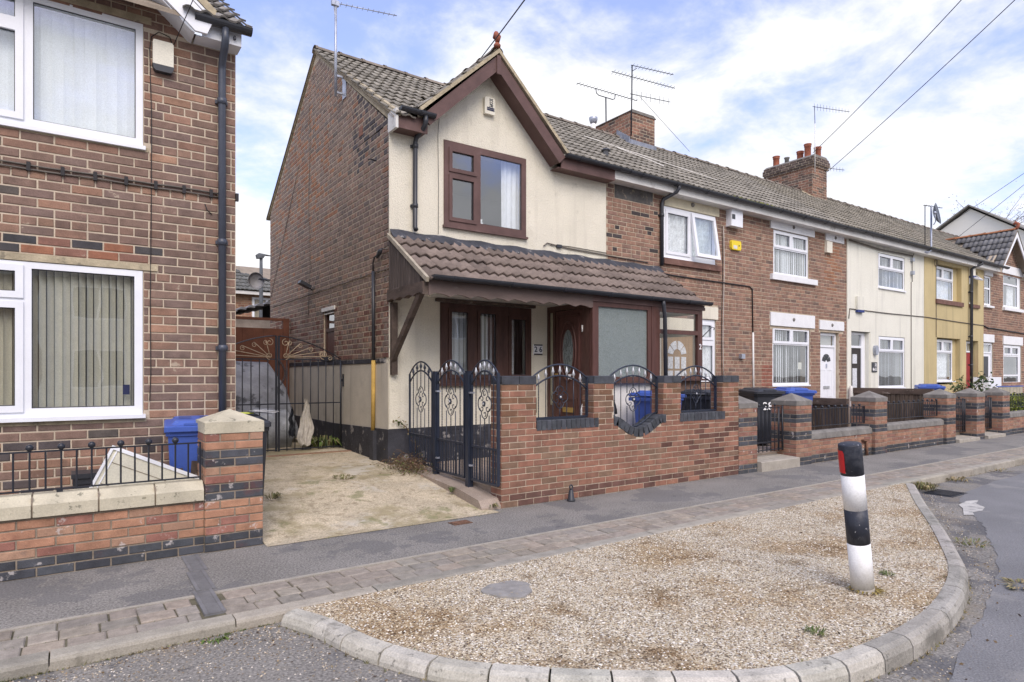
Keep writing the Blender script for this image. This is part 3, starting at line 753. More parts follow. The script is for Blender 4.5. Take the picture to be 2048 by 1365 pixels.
def spotmix(cin, col, s, th, so, am):
    n = t_.nodes.new('ShaderNodeTexNoise'); n.inputs['Scale'].default_value = s; n.inputs['Detail'].default_value = 6; n.inputs['Roughness'].default_value = 0.65
    t_.links.new(g_.outputs['Position'], n.inputs['Vector'])
    r_ = t_.nodes.new('ShaderNodeMapRange'); r_.interpolation_type = 'SMOOTHSTEP'; r_.inputs['From Min'].default_value = th; r_.inputs['From Max'].default_value = th + so; r_.inputs['To Max'].default_value = am
    t_.links.new(n.outputs['Fac'], r_.inputs['Value']); x_ = t_.nodes.new('ShaderNodeMix'); x_.data_type = 'RGBA'; x_.blend_type = 'MULTIPLY'
    t_.links.new(r_.outputs[0], x_.inputs['Factor']); t_.links.new(cin, x_.inputs['A']); x_.inputs['B'].default_value = (*col, 1); return x_.outputs['Result']
c_ = spotmix(cr_.outputs[0], (0.74, 0.62, 0.47), 0.9, 0.46, 0.14, 0.95)
c_ = spotmix(c_, (0.50, 0.41, 0.30), 2.2, 0.53, 0.12, 0.85)
c_ = spotmix(c_, (0.35, 0.30, 0.25), 9, 0.64, 0.08, 0.6)
t_.links.new(c_, b_.inputs['Base Color'])
d_ = t_.nodes.new('ShaderNodeBump'); d_.inputs['Distance'].default_value = 0.006; d_.invert = True
t_.links.new(v_.outputs['Distance'], d_.inputs['Height']); t_.links.new(d_.outputs[0], b_.inputs['Normal'])
struct('gravel_bed', gp, GRAVEL)
# island kerb stones following the curve
ik = MB()
base_k = struct('island_kerb', MB().add([(p.x, p.y, rz(p.x) + 0.004) for p in inn] + [(p.x, p.y, rz(p.x) + 0.004) for p in offs(inn, 0.126)], [(i, i + 1, len(inn) + i + 1, len(inn) + i) for i in range(len(inn) - 1)]), CONCJ)
KSTONE = material('island_kerb_concrete', (0.47, 0.44, 0.37), rough=0.95, src='obj', var=0.2, vs=5, bump=0.004, bs=80, fine=0.18, fs=90, spots=[((0.13, 0.125, 0.105), 4, 0.54, 0.12, 0.6), ((0.08, 0.08, 0.07), 18, 0.60, 0.06, 0.6)])
i = 0
tot = len(inn)
while i < tot - 2:
    frac = i / tot
    n = 4 if frac < 0.38 else (8 if frac < 0.60 else 12)
    j = min(i + n, tot - 1)
    seg = [inn[k] for k in range(i, j + 1)]
    if len(seg) < 2: break
    seg = [s.copy() for s in seg]
    e0 = (seg[1] - seg[0]).normalized() * 0.005; e1 = (seg[-1] - seg[-2]).normalized() * 0.005
    seg[0] += e0; seg[-1] -= e1
    out_o = offs(seg, 0.122)
    top = 0.008
    rings = []
    for a, b in zip(seg, out_o):
        d = (b - a)
        at = lambda f, z: (a.x + d.x * f, a.y + d.y * f, z)
        rings.append([at(0, -0.15), at(0, top), at(0.62, top + 0.002), at(0.86, top - 0.012), at(1.0, top - 0.045), at(1.04, -0.15)])
    mk = MB(); mk.loft(rings, None, False, True)
    o = fixn(mk.build('kerbstone', KSTONE, base_k)); o.color = (*pick((1, (0.42, 0.405, 0.37)) if frac < 0.36 else (1, (0.31, 0.30, 0.285))), 1)
    i = j
# loose stones over the gravel bed
def in_poly(x, y, P):
    c = False; n = len(P); j = n - 1
    for i in range(n):
        if (P[i].y > y) != (P[j].y > y) and x < (P[j].x - P[i].x) * (y - P[i].y) / (P[j].y - P[i].y) + P[i].x: c = not c
        j = i
    return c
polyI = inn + [Vector((9.4, 4.1, 0)), Vector((1.17, 4.1, 0))]
st = MB(); cnt = 0
SCOL = [c for _, c in els]
while cnt < 24000:
    x = 1.1 + (RND.random() ** 1.25) * 8.2; y = RND.uniform(1.76, 4.1)
    if not in_poly(x, y, polyI): continue
    r = RND.uniform(0.0032, 0.0078); a = RND.uniform(0, PI); ca, sa = math.cos(a) * r, math.sin(a) * r; h = r * RND.uniform(0.6, 1.0)
    st.v += [(x + ca * 1.3, y + sa * 1.3, 0.001), (x - sa, y + ca, 0.001), (x - ca * 1.3, y - sa * 1.3, 0.001), (x + sa, y - ca, 0.001), (x + sa * .2, y + ca * .2, h)]
    b = len(st.v) - 5; col = jit(RND.choice(SCOL[1:]), 0.15)
    for q in ((0, 1, 4), (1, 2, 4), (2, 3, 4), (3, 0, 4)): st.f.append(tuple(b + i for i in q)); st.c.append(col); st.sm.append(False)
    cnt += 1
STONEM = material('loose_stone', src='attr', rough=0.9, var=0.1, fine=0)
st.build('gravel_stones', STONEM, None, (0, 0, 0), kind='stuff')['label'] = 'small tan and white stones loose on the gravel bed'
# loose debris along the road edge
st = MB(); cnt = 0
edge = offs(inn, 0.2)
while cnt < 3500:
    if RND.random() < 0.6:
        p = RND.choice(edge); k = RND.expovariate(6); d = (p - Vector((4.2, 3.2, 0))).normalized(); x, y = p.x + d.x * k + RND.uniform(-.08, .08), p.y + d.y * k + RND.uniform(-.08, .08)
    else: x = RND.uniform(-0.6, 1.2); y = 4.08 - RND.expovariate(3.0)
    if y > 4.08 or in_poly(x, y, polyI): continue
    r = RND.uniform(0.002, 0.0065); a = RND.uniform(0, PI); ca, sa = math.cos(a) * r, math.sin(a) * r
    z0_ = rz(x) + 0.001
    st.v += [(x + ca * 1.4, y + sa * 1.4, z0_), (x - sa, y + ca, z0_), (x - ca, y - sa, z0_), (x + sa, y - ca, z0_), (x, y, z0_ + r * 0.8)]
    b = len(st.v) - 5; col = jit(RND.choice([(0.5, 0.42, 0.3), (0.3, 0.24, 0.16), (0.2, 0.16, 0.11), (0.6, 0.55, 0.47)]), 0.2)
    for q in ((0, 1, 4), (1, 2, 4), (2, 3, 4), (3, 0, 4)): st.f.append(tuple(b + i for i in q)); st.c.append(col); st.sm.append(False)
    cnt += 1
st.build('road_grit', STONEM, None, (0, 0, 0), kind='stuff')['label'] = 'grit and small stones washed along the kerb on the road'
# driveway
def dz(y): return 0.0045 + max(0.0, min(1.0, (y - 5.80) / 1.6)) * 0.21 + max(0.0, (y - 7.4)) * 0.03
dm = MB(); ys = [5.70, 5.80, 5.95, 6.2, 6.6, 7.0, 7.4, 8.2, 9.2, 10.4, 12.5, 16]
vs = [(x, y, dz(y)) for y in ys for x in (1.385 if y < 6.25 else 1.33, 2.1, 2.9, 3.80 if y < 5.82 else 3.66)]
dm.add(vs, [(4 * i + j, 4 * i + j + 1, 4 * i + j + 5, 4 * i + j + 4) for i in range(len(ys) - 1) for j in range(3)]); struct('driveway', dm, DRIVE)
# concrete kerb under the side railing
kb2 = MB(); kb2.prism([(5.86, 0.0), (8.26, 0.0), (8.26, 0.235), (7.2, 0.215), (6.35, 0.17), (5.93, 0.11), (5.86, 0.03)], lambda p, q, a: (a, p, q), 3.661, 3.93); struct('railing_kerb', kb2, GARDENP)
g = MB(); g.box(3.931, 8.2, 6.08, 8.27, -0.05, 0.215); struct('front_garden', g, GARDENP)
g = MB(); g.box(8.2, 40, 6.2, 8.27, -0.05, 0.20); struct('terrace_gardens', g, GARDENP)
g = MB(); g.box(-6, 1.33, 5.9, 6.74, -0.05, 0.05); struct('left_garden', g, GARDENP)
# row of brick edging across the driveway at the gate
t = thing('brick_threshold', 'line of worn bricks set flush across the driveway under the iron gates', 'brick edging', (2.6, 9.75, dz(9.75)))
B = Bricks(t, BM_BAND, depth=0.004)
for i in range(10):
    B.items.append((Vector((1.42 + 0.225 * i + 0.1, 9.72, dz(9.72) + 0.006)), X_, ZV, 0.212, 0.1, jit((0.28, 0.17, 0.11)), 0))
for (cen, U, Nn, w, h, col, roll) in B.items:
    key = ('thr', 0)
    if key not in BRICK_MESH:
        me = bpy.data.meshes.new('brick'); me.from_pydata(brick_verts(w, h, 0.004, 0.004, RND), [], BF); me.materials.append(B.m[0]); BRICK_MESH[key] = me
    place(BRICK_MESH[key], 'brick', t, Matrix.Translation(cen), col)
# plastic drainage channel crossing the pavement
t = thing('drain_channel', 'black slotted plastic drain channel crossing the pavement from the wall pier to the kerb', 'drain', (0.78, 5.0, 0))
SLOTM = material('drain_plastic', (0.17, 0.17, 0.175), rough=0.6, var=0.2, bump=0)
for k in range(3):
    ya, yb = 5.80 - k * 0.50, 5.80 - (k + 1) * 0.50 + 0.006
    m = MB(); x0, x1 = DRX((ya + yb) / 2) - 0.062, DRX((ya + yb) / 2) + 0.062
    m.box(x0, x0 + 0.022, yb, ya, -0.05, 0.008); m.box(x1 - 0.022, x1, yb, ya, -0.05, 0.008); m.box(x0 + 0.022, x1 - 0.022, yb, ya, -0.05, -0.004)
    y = yb + 0.006
    while y < ya - 0.012:
        m.box(x0 + 0.0225, x1 - 0.0225, y, y + 0.011, -0.003, 0.0065); y += 0.02
    m.build('grate', SLOTM, t)
# stopcock cover, round concrete patch, road gully
t = thing('stopcock_cover', 'small rusty square stopcock cover in the tarmac pavement by the driveway', 'utility cover', (3.2, 5.52, 0))
MB().box(3.10, 3.31, 5.46, 5.60, 0.0, 0.006).build('frame', material('rust', (0.13, 0.075, 0.05), rough=0.9, var=0.4, vs=30), t)
MB().box(3.125, 3.285, 5.48, 5.58, 0.0062, 0.009).build('lid', material('rust_lid', (0.16, 0.085, 0.055), rough=0.9, var=0.4, vs=40), t)
pm = MB(); pr_ = []
for i in range(28):
    a = 2 * PI * i / 28; r = 0.165 * (1 + 0.09 * math.sin(3 * a) + 0.05 * math.sin(7 * a + 1)); pr_.append((2.475 + r * 1.05 * math.cos(a), 3.61 + r * math.sin(a)))
pm.prism(pr_, lambda p, q, a: (p, q, a), 0.0, 0.012)
tag(pm.build('concrete_patch', material('grey_patch', (0.27, 0.26, 0.245), var=0.2, vs=12, bump=0.003, spots=[((0.4, 0.33, 0.2), 30, 0.6, 0.06, 0.6)])), 'round grey concrete patch showing through the gravel bed', 'concrete patch')
t = thing('road_gully', 'dark iron gully grate in the road beside the tip of the gravel bed', 'gully', (9.75, 3.72, ROADZ))
MB().box(9.45, 9.95, 3.52, 3.90, ROADZ - 0.02, ROADZ + 0.006).build('frame', IRON, t)
for k in range(9): MB().box(9.49 + k * 0.049, 9.515 + k * 0.049, 3.55, 3.87, ROADZ + 0.006, ROADZ + 0.014).build('bar', IRON, t)
NY = Vector((0, -1, 0)); NX = Vector((-1, 0, 0)); PXN = Vector((1, 0, 0))
def front_core(parent, x0, x1, z0, z1, Y, holes, mat, name='wall', th=0.24, poly=None):
    mb = MB()
    for a, b, c, d in cells(x0, x1, z0, z1, holes): mb.box(a, b, Y, Y + th, c, d)
    if poly: mb.prism(poly, lambda p, q, a: (p, a, q), Y, Y + th)
    return mb.build(name, mat, parent)
FY = 8.26
# ============================================================ HOUSE ON THE LEFT
LY = 6.73
lh = thing('brick_house', 'brown brick house at the left edge with white windows and vertical blinds', 'house', (-1.5, LY + 0.2, 0))
lw_holes = [(-1.75, 0.535, 1.125, 2.45), (-1.75, 0.535, 3.585, 4.72)]
def l_lim(z):
    if z < 4.62: return (-2.4, 1.335)
    return (-2.4, 1.335 - max(0, z - 4.62) * 1.22 if z > 4.66 else 1.335)
core_poly = [(-2.4, 4.74), (0.93, 4.74), (-1.2, 6.5), (-2.4, 6.5)]
front_core(lh, -2.4, 1.33, -0.05, 4.74, LY, lw_holes, MORTAR_P, poly=core_poly)
MB().box(1.20, 1.33, LY + 0.24, 13.0, -0.05, 4.72).build('side_wall', MORTAR, lh)
shell(lh, -2.4, 1.2, LY + 0.24, 13, 4.7)
B = Bricks(lh, BM_OLD, chamfer=0.006, depth=0.006)
def pal_l2(u, z, hd):
    if z < 1.1 and RND.random() < 0.28: return jit((0.085, 0.072, 0.072), 0.3)
    if 2.52 < z < 2.70 and u < 0.62: return pick((2, (0.30, 0.115, 0.06)), (2, (0.055, 0.055, 0.065)), (2, (0.26, 0.12, 0.09)))
    return pal_left(u, z, hd)
B.run(Vector((0, LY, 0)), X_, NY, -2.4, 1.33, 0.05, 4.69, 0.0795, 0.236, pal_l2, holes=lw_holes + [(-1.75, 0.56, 1.045, 1.13), (-1.75, 0.65, 2.445, 2.515), (-1.75, 0.60, 4.72, 4.80), (-2.4, 0.60, 3.53, 3.59)], header=5, shift=0.03)
B.run(Vector((0, LY, 0)), X_, NY, -2.4, 1.33, 4.69, 6.4, 0.0795, 0.236, pal_l2, lim=lambda z: (-2.4, 0.97 - (z - 4.74) * 1.21), header=5, shift=0.03, row0=58)
B.finish(300)
for a in ((-1.75, 0.65, LY - 0.014, LY + 0.05, 2.452, 2.512), (-1.75, 0.60, LY - 0.008, LY + 0.05, 4.725, 4.79)): box_part('lintel_patch', VERGE, lh, *a)
box_part('cement_patch', VERGE, lh, -1.9, 0.58, LY - 0.004, LY + 0.02, 3.545, 3.585)
box_part('cement_patch', VERGE, lh, -1.9, 0.56, LY - 0.009, LY + 0.02, 1.06, 1.092)
wu = window(lh, -1.75, 0.532, 3.59, 4.715, LY - 0.005, [(-0.275, 0.475, 3.655, 4.655), (-0.95, -0.365, 4.45, 4.66), (-0.95, -0.365, 3.66, 4.40), (-1.7, -1.03, 3.655, 4.655)], UPVC, sash=(1, 2), sill=0.03, label='upper white window with closed white blinds')
wl = window(lh, -1.75, 0.530, 1.13, 2.445, LY - 0.005, [(-0.285, 0.465, 1.205, 2.39), (-0.95, -0.365, 2.16, 2.39), (-0.95, -0.365, 1.20, 2.08), (-1.7, -1.03, 1.2, 2.39)], UPVC, sash=(1, 2), sill=0.05, label='lower white window with cream vertical blinds')
MB().box(0.375, 0.43, LY + 0.0165, LY + 0.018, 1.31, 1.40).build('sticker', DARKLET, wl)
vblind('closed white blind in the main pane of the left house upper window', -0.30, 0.50, 3.62, 4.66, LY + 0.10, BLIND, ang=8, w=0.095)
vblind('closed white blind in the side casement of the left house upper window', -1.60, -0.36, 3.62, 4.66, LY + 0.10, BLIND, ang=8, w=0.095)
vblind('cream blind in the main pane of the left house lower window', -0.30, 0.50, 1.17, 2.41, LY + 0.085, BLINDC, ang=42, w=0.068)
vblind('cream blind in the side casement of the left house lower window', -1.60, -0.36, 1.17, 2.41, LY + 0.085, BLINDC, ang=42, w=0.068)
# alarm box
a = MB(); a.prism([(0.608, 4.36), (0.777, 4.36), (0.777, 4.57), (0.765, 4.585), (0.615, 4.585), (0.608, 4.57)], lambda p, q, y: (p, y, q), LY - 0.06, LY); ab = a.build('alarm_box', CREAMP, lh)
a = MB(); a.prism([(0.603, 4.36), (0.782, 4.36), (0.77, 4.315), (0.755, 4.30), (0.632, 4.30), (0.615, 4.315)], lambda p, q, y: (p, y, q), LY - 0.066, LY); a.build('sounder', BLACKP, ab)
# cables with clips
for dzz in (0.0, 0.035):
    MB().tube([(x, LY - 0.018, 3.225 + dzz + 0.004 * math.sin(x * 9)) for x in [-2.4 + 0.2 * i for i in range(19)]], 0.008, 5).build('wall_cable', CABLE_G, lh)
for i in range(16):
    MB().box(-2.2 + i * 0.235, -2.172 + i * 0.235, LY - 0.032, LY, 3.21, 3.285).build('cable_clip', CABLE, lh)
MB().tube([(0.60, LY - 0.012, 4.62), (0.585, LY - 0.012, 4.5), (0.60, LY - 0.012, 3.9), (0.598, LY - 0.012, 3.0), (0.59, LY - 0.012, 2.2), (0.595, LY - 0.012, 1.5), (0.585, LY - 0.012, 1.25)], 0.004, 5).build('drop_wire', CABLE, lh)
MB().tube([(0.60, LY - 0.012, 4.62), (0.66, LY - 0.014, 4.68), (0.75, LY - 0.012, 4.66), (0.775, LY - 0.03, 4.57)], 0.004, 5).build('drop_wire', CABLE, lh)
MB().tube([(1.05, LY - 0.014, 3.14), (1.07, LY - 0.02, 3.08), (1.11, LY - 0.014, 3.05)], 0.005, 5).build('loose_wire', CABLE, lh)
# bargeboard, roof, gutter, pipe
sl = 0.83
bp = [(1.00, 4.66), (1.06, 4.72), (-1.3, 4.72 + 2.36 * sl), (-1.3, 4.50 + 2.36 * sl + 0.0)]
bb = MB(); bb.prism([(0.93, 4.665), (1.03, 4.665), (1.08, 4.79), (-1.5, 4.79 + 2.58 * sl), (-1.5, 4.61 + 2.58 * sl)], lambda p, q, y: (p, y, q), 6.46, 6.49); bo = bb.build('bargeboard', UPVC, lh)
bb = MB(); bb.prism([(1.075, 4.80), (1.075, 4.83), (-1.5, 4.83 + 2.575 * sl), (-1.5, 4.80 + 2.575 * sl)], lambda p, q, y: (p, y, q), 6.452, 6.46); bb.build('trim', UPVC, bo)
bb = MB(); bb.prism([(0.90, 4.67), (0.93, 4.66), (-1.5, 4.605 + 2.58 * sl), (-1.5, 4.575 + 2.58 * sl)], lambda p, q, y: (p, y, q), 6.49, LY); bb.build('soffit', UPVC, bo)
box_part('fascia', UPVC, lh, 1.0, 1.345, 6.535, 6.555, 4.665, 4.80)
box_part('soffit', UPVC, lh, 0.95, 1.345, 6.555, LY, 4.665, 4.675)
gutter(lh, 0.93, 1.42, 6.475, 4.82, 0.058, brackets=False)
for xx in (1.02, 1.27): box_part('bracket', BLACKP, lh, xx, xx + 0.02, 6.50, 6.535, 4.71, 4.74)
downpipe(lh, [(1.19, 6.475, 4.78), (1.19, 6.475, 4.66), (1.19, 6.52, 4.60), (1.195, 6.66, 4.52), (1.195, 6.675, 4.44), (1.20, 6.675, 0.3)], 0.035, material('slate_blue_pipe', (0.060, 0.070, 0.095), rough=0.4, var=0.2, vs=3, spec=0.5), collars=[(1.195, 6.675, 4.15), (1.198, 6.675, 2.78), (1.20, 6.675, 1.75)])
roof = MB(); roof.add([(-1.5, 6.47, 4.80), (1.42, 6.47, 4.80), (1.42, 9.9, 7.1), (-1.5, 9.9, 7.1), (-1.5, 6.47, 4.76), (1.42, 6.47, 4.76), (1.42, 9.9, 7.06), (-1.5, 9.9, 7.06)], [(0, 1, 2, 3), (7, 6, 5, 4), (0, 4, 5, 1), (1, 5, 6, 2)])
rf = roof.build('roof', MORTAR_D, lh)
Sd = Vector((0, 3.43, 2.3)).normalized()
tile_plane(rf, Vector((0.22, 6.43, 4.79)), X_, Sd, 1.20, 4.0, 'double', TILEM[0], (0.23, 0.22, 0.205), keep=lambda a, s: a + 0.22 > 1.02 - (s * 0.557) / 0.83 * 1.0)
# cross gable slope facing right (mostly above the frame)
gm = MB(); gm.add([(1.08, 6.46, 4.83), (-1.5, 6.46, 4.83 + 2.58 * sl), (-1.5, 9.6, 4.83 + 2.58 * sl), (1.08, 6.5, 4.83)], [(0, 3, 2, 1)]); gm.build('gable_roof', VERGE, rf)
v = MB(); v.prism([(1.09, 4.83), (1.11, 4.90), (-1.5, 4.90 + 2.6 * sl), (-1.5, 4.83 + 2.6 * sl)], lambda p, q, y: (p, y, q), 6.45, 6.56); v.build('verge', VERGE, rf)

# ============================================================ HOUSE 26
H = thing('end_terrace_house', 'end terrace house with cream rendered front, brown gable and tiled porch canopy', 'house', (5.7, FY + 0.3, 0))
SX = 3.65
gh = [(4.50, 6.00, 3.69, 4.97), (4.442, 6.105, 1.355, 2.555)]
gable = [(4.0, 4.97), (6.65, 4.97), (6.65, 5.0), (5.31, 6.36), (4.0, 5.02)]
front_core(H, SX + 0.012, 7.754, 0.73, 4.97, FY, gh, CREAM, name='rendered_wall', poly=gable)
box_part('render_edge', CREAM, H, SX - 0.008, SX + 0.0118, FY + 0.001, FY + 0.022, 0.73, 4.96)
box_part('plinth', BLACKR, H, SX, 8.15, FY + 0.004, FY + 0.24, -0.1, 0.728)
for k in range(9):       # brick coursing showing in the black painted base
    MB().box(3.95, 8.1, FY - 0.002, FY + 0.004, 0.225 + k * 0.056, 0.275 + k * 0.056).build('painted_course', BLACKR, H)
shell(H, SX + 0.24, 8.1, FY + 0.24, 14.6, 4.95)
# side wall
side = MB()
sh = [(10.57, 11.11, 1.74, 2.66)]
for a, b, c, d in cells(FY + 0.241, 14.81, -0.1, 5.05, sh): side.box(SX + 0.006, SX + 0.24, a, b, c, d)
side.prism([(FY + 0.0, 5.02), (14.81, 5.09), (11.53, 7.34)], lambda p, q, a: (a, p, q), SX + 0.006, SX + 0.24)
side.build('side_wall', MORTAR, H)
def pal_side2(u, z, hd):
    y = -u
    o = math.exp(-((y - 12.6) ** 2 / 3.5 + (z - 5.4) ** 2 / 1.6))
    if RND.random() < o * 0.55: return pick((2, (0.30, 0.13, 0.065)), (1, (0.24, 0.11, 0.07)))
    if y < 9.6 and z > 4.6 and RND.random() < 0.45: return jit((0.085, 0.075, 0.08), 0.2)
    if z < 2.7 and RND.random() < .3: return jit((0.17, 0.085, 0.065))
    return pal_side(u, z, hd)
B = Bricks(H, BM_SIDE, chamfer=0.007, depth=0.005)
B.run(Vector((SX + 0.006, 0, 0)), -Y_, NX, -14.81, -FY, 1.73, 7.2, 0.0825, 0.232, pal_side2, joint=0.013, holes=[(-11.11, -10.57, 1.74, 2.66)], header=2,
      lim=lambda z: (-14.81 + max(0, z - 5.03) * 1.445, -FY - max(0, z - 5.03) * 1.445))
B.finish(300, 8.5)
box_part('cement_render', PLINTH_W, H, SX - 0.012, SX + 0.0115, FY + 0.024, 14.81, 0.66, 1.655)
box_part('drip_band', BLACKR, H, SX - 0.022, SX + 0.0112, FY + 0.15, 14.81, 1.66, 1.725)
pl = MB(); pl.prism([(FY + 0.0, 0.0), (14.81, 0.2), (14.81, 0.70), (10.5, 0.675), (FY + 0.0, 0.725)], lambda p, q, a: (a, p, q), SX - 0.03, SX - 0.001); pl.build('black_base', BLACKR, H)
box_part('corner_quoin', PLINTH_W, H, SX - 0.016, SX + 0.01, FY + 0.026, FY + 0.30, 0.70, 1.657)
# small side window
def side_window():
    y0, y1, z0, z1 = 10.57, 11.11, 1.80, 2.60
    m = MB()
    for a, b, c, d in cells(y0, y1, z0, z1, [(y0 + 0.06, y1 - 0.06, z0 + 0.06, z0 + 0.44), (y0 + 0.06, y1 - 0.06, z0 + 0.50, z1 - 0.06)]): m.box(SX + 0.03, SX + 0.09, a, b, c, d)
    w = m.build('side_window', BROWNW, H)
    MB().box(SX + 0.045, SX + 0.05, y0 + 0.06, y1 - 0.06, z0 + 0.06, z0 + 0.44).build('pane', REDW, w)
    MB().box(SX + 0.055, SX + 0.06, y0 + 0.06, y1 - 0.06, z0 + 0.50, z1 - 0.06).build('pane', GLASS, w)
    MB().box(SX - 0.02, SX + 0.08, y0 - 0.06, y1 + 0.06, z1, z1 + 0.065).build('lintel', FASCIA_W, w)
    MB().box(SX + 0.0, SX + 0.06, y0 + 0.04, y1 - 0.04, z1 - 0.055, z1 - 0.035).build('vent_strip', FASCIA_W, w)
    MB().box(SX - 0.035, SX + 0.06, y0 - 0.03, y1 + 0.03, z0 - 0.07, z0).build('sill', BLACKR, w)
    MB().box(SX + 0.1, SX + 0.12, y0, y1, z0, z1).build('inner_board', DARKROOM, w)
side_window()
# gas and cable fittings on the side wall
gp_ = MB().tube([(SX - 0.04, 8.76, 3.0), (SX - 0.04, 8.755, 1.70)], 0.026, 8).build('conduit', BLACKP, H)
MB().tube([(SX - 0.04, 8.755, 1.70), (SX - 0.045, 8.76, 0.66)], 0.032, 8).build('gas_pipe', YELLOWP, H, label='pipe boxed in yellow paint, rusty along one edge')
MB().box(SX - 0.085, SX - 0.03, 8.66, 8.80, 0.2, 0.68).build('pipe_box', BLACKR, H)
MB().tube([(SX - 0.04, 8.76, 3.0), (SX - 0.04, 8.77, 3.12), (SX - 0.04, 8.72, 3.20), (SX - 0.04, 8.6, 3.22)], 0.012, 6).build('supply_cable', CABLE, H)
MB().tube([(SX - 0.04, 8.62, 3.18), (SX - 0.05, 8.5, 3.24), (SX - 0.05, 8.44, 3.27)], [0.02, 0.036, 0.02], 8).build('cable_joint', BLACKP, H)
MB().tube([(SX - 0.03, 8.44, 3.28), (SX - 0.03, 8.27, 3.25)], 0.01, 6).build('supply_cable', CABLE_G, H)
MB().tube([(SX - 0.012, y, 2.99 + 0.01 * math.sin(y * 8)) for y in [8.27 + 0.25 * i for i in range(26)]], 0.007, 5).build('supply_cable', CABLE_G, H)
MB().tube([(SX - 0.012, 11.9 + 0.05 * math.sin(z * 3), z) for z in [2.6 + 0.3 * i for i in range(14)]], 0.005, 5).build('supply_cable', CABLE_G, H)
MB().tube([(SX - 0.012, 14.7 - (z - 3.2) * 0.9, z) for z in [3.2 + 0.3 * i for i in range(9)]], 0.005, 5).build('supply_cable', CABLE_G, H)
fl = MB(); fl.T = Matrix.Translation((SX - 0.14, 11.72, 3.14)) @ Matrix.Rotation(rad(25), 4, 'Y'); fl.box(-0.12, 0.1, -0.09, 0.09, -0.03, 0.03); fl.T = None; fl.tube([(SX, 11.72, 3.05), (SX - 0.12, 11.72, 3.12)], 0.012, 6); fl.build('floodlight', BLACKP, H)
MB().tube([(SX, 8.75, 4.62), (SX - 0.1, 8.72, 4.62), (SX - 0.14, 8.70, 4.60)], 0.01, 5).build('iron_hook', IRON, H)
MB().box(SX - 0.006, SX + 0.02, 9.28, 9.42, 5.17, 5.31).build('air_brick', material('air_brick', (0.24, 0.12, 0.085), var=0.3, vs=60, stretch=(1, 0.05, 1)), H)
vm = MB()
vm.prism([(8.0, 5.045), (8.0, 5.10), (11.53, 7.42), (15.0, 5.08), (15.0, 5.0), (14.81, 5.09), (11.53, 7.345), (8.26, 5.065)], lambda p, q, a: (a, p, q), SX - 0.02, SX + 0.05); vm.build('verge_mortar', VERGE, H)
# upper window
w = window(H, 4.50, 5.99, 3.70, 4.955, FY - 0.025, [(4.60, 5.03, 4.53, 4.84), (4.60, 5.03, 3.80, 4.44), (5.13, 5.90, 3.80, 4.86)], BARGE, sash=(0, 1), sill=0.03)
drape('net_curtain', 'white curtain drawn to the right side of the upstairs brown framed window', 'curtain', 5.62, 5.95, 3.72, 4.9, FY + 0.12, material('bright_curtain', (0.85, 0.85, 0.9), var=0.05), amp=0.03, per=0.1)
vz = MB(); vz.lathe([(0.03, 0), (0.06, 0.05), (0.065, 0.1), (0.03, 0.17), (0.035, 0.2)], (5.25, FY + 0.18, 3.72), 12); tag(vz.build('vase', PLAINWHITE), 'small white vase on the sill of the upstairs brown framed window', 'vase')
box_part('window_board', FASCIA_W, H, 4.45, 6.05, FY + 0.06, FY + 0.3, 3.69, 3.715)
# ground floor window
w = window(H, 4.44, 6.105, 1.36, 2.56, FY - 0.01, [(4.60, 4.94, 1.46, 2.46), (5.10, 5.45, 1.46, 2.46), (5.68, 6.02, 1.46, 2.40)], BROWNW, sash=(0, 1, 2), sill=0.05)
box_part('window_head', OLDWOOD, H, 4.36, 6.16, FY - 0.06, FY, 2.565, 2.61)
vblind('grey striped vertical blind in the left light of the ground floor brown window', 4.56, 4.98, 1.4, 2.5, FY + 0.09, BLIND, ang=14, w=0.09)
vblind('grey striped vertical blind in the middle light of the ground floor brown window', 5.06, 5.5, 1.4, 2.5, FY + 0.09, BLIND, ang=30, w=0.09)
drape('net_curtain', 'grey curtains parted in the right light of the ground floor brown window', 'curtain', 5.66, 5.85, 1.4, 2.5, FY + 0.12, NETM, amp=0.03, per=0.08)
# house number
np_ = MB().box(6.15, 6.33, FY - 0.014, FY - 0.001, 1.815, 1.985).build('number_plate', PLAINWHITE, H)
MB().box(6.155, 6.325, FY - 0.018, FY - 0.014, 1.965, 1.985).build('border', BLACKP, np_); MB().box(6.155, 6.325, FY - 0.018, FY - 0.014, 1.815, 1.835).build('border', BLACKP, np_)
textobj('2 6', 0.125, DARKLET, np_, Matrix.Translation((6.24, FY - 0.017, 1.90)) @ FACE_FRONT) if False else None
to = textobj('2 6', 0.125, DARKLET, H, Matrix.Translation((6.24, FY - 0.018, 1.90)) @ FACE_FRONT, name='house_number')
# doorbell, gas meter box lines
MB().box(6.47, 6.50, FY - 0.02, FY, 1.9, 2.0).build('bell_push', CREAMP, H)
# alarm box with writing
a = MB(); a.prism([(5.19, 5.50), (5.36, 5.50), (5.37, 5.53), (5.37, 5.74), (5.355, 5.76), (5.20, 5.76), (5.185, 5.74), (5.185, 5.53)], lambda p, q, y: (p, y, q), FY - 0.06, FY); ab = a.build('alarm_box', CREAMP, H)
MB().box(5.222, 5.355, FY - 0.066, FY - 0.0605, 5.585, 5.602).build('stripe', DARKLET, ab); MB().box(5.222, 5.355, FY - 0.066, FY - 0.0605, 5.555, 5.575).build('stripe', DARKLET, ab)
textobj('SCOPE', 0.052, BLACKP, H, Matrix.Translation((5.295, FY - 0.0625, 5.675)) @ FACE_FRONT @ Matrix.Rotation(-PI / 2, 4, 'Z') @ Matrix.Scale(1.7, 4, (0, 1, 0)) @ Matrix.Scale(0.85, 4, (1, 0, 0)), name='alarm_lettering')
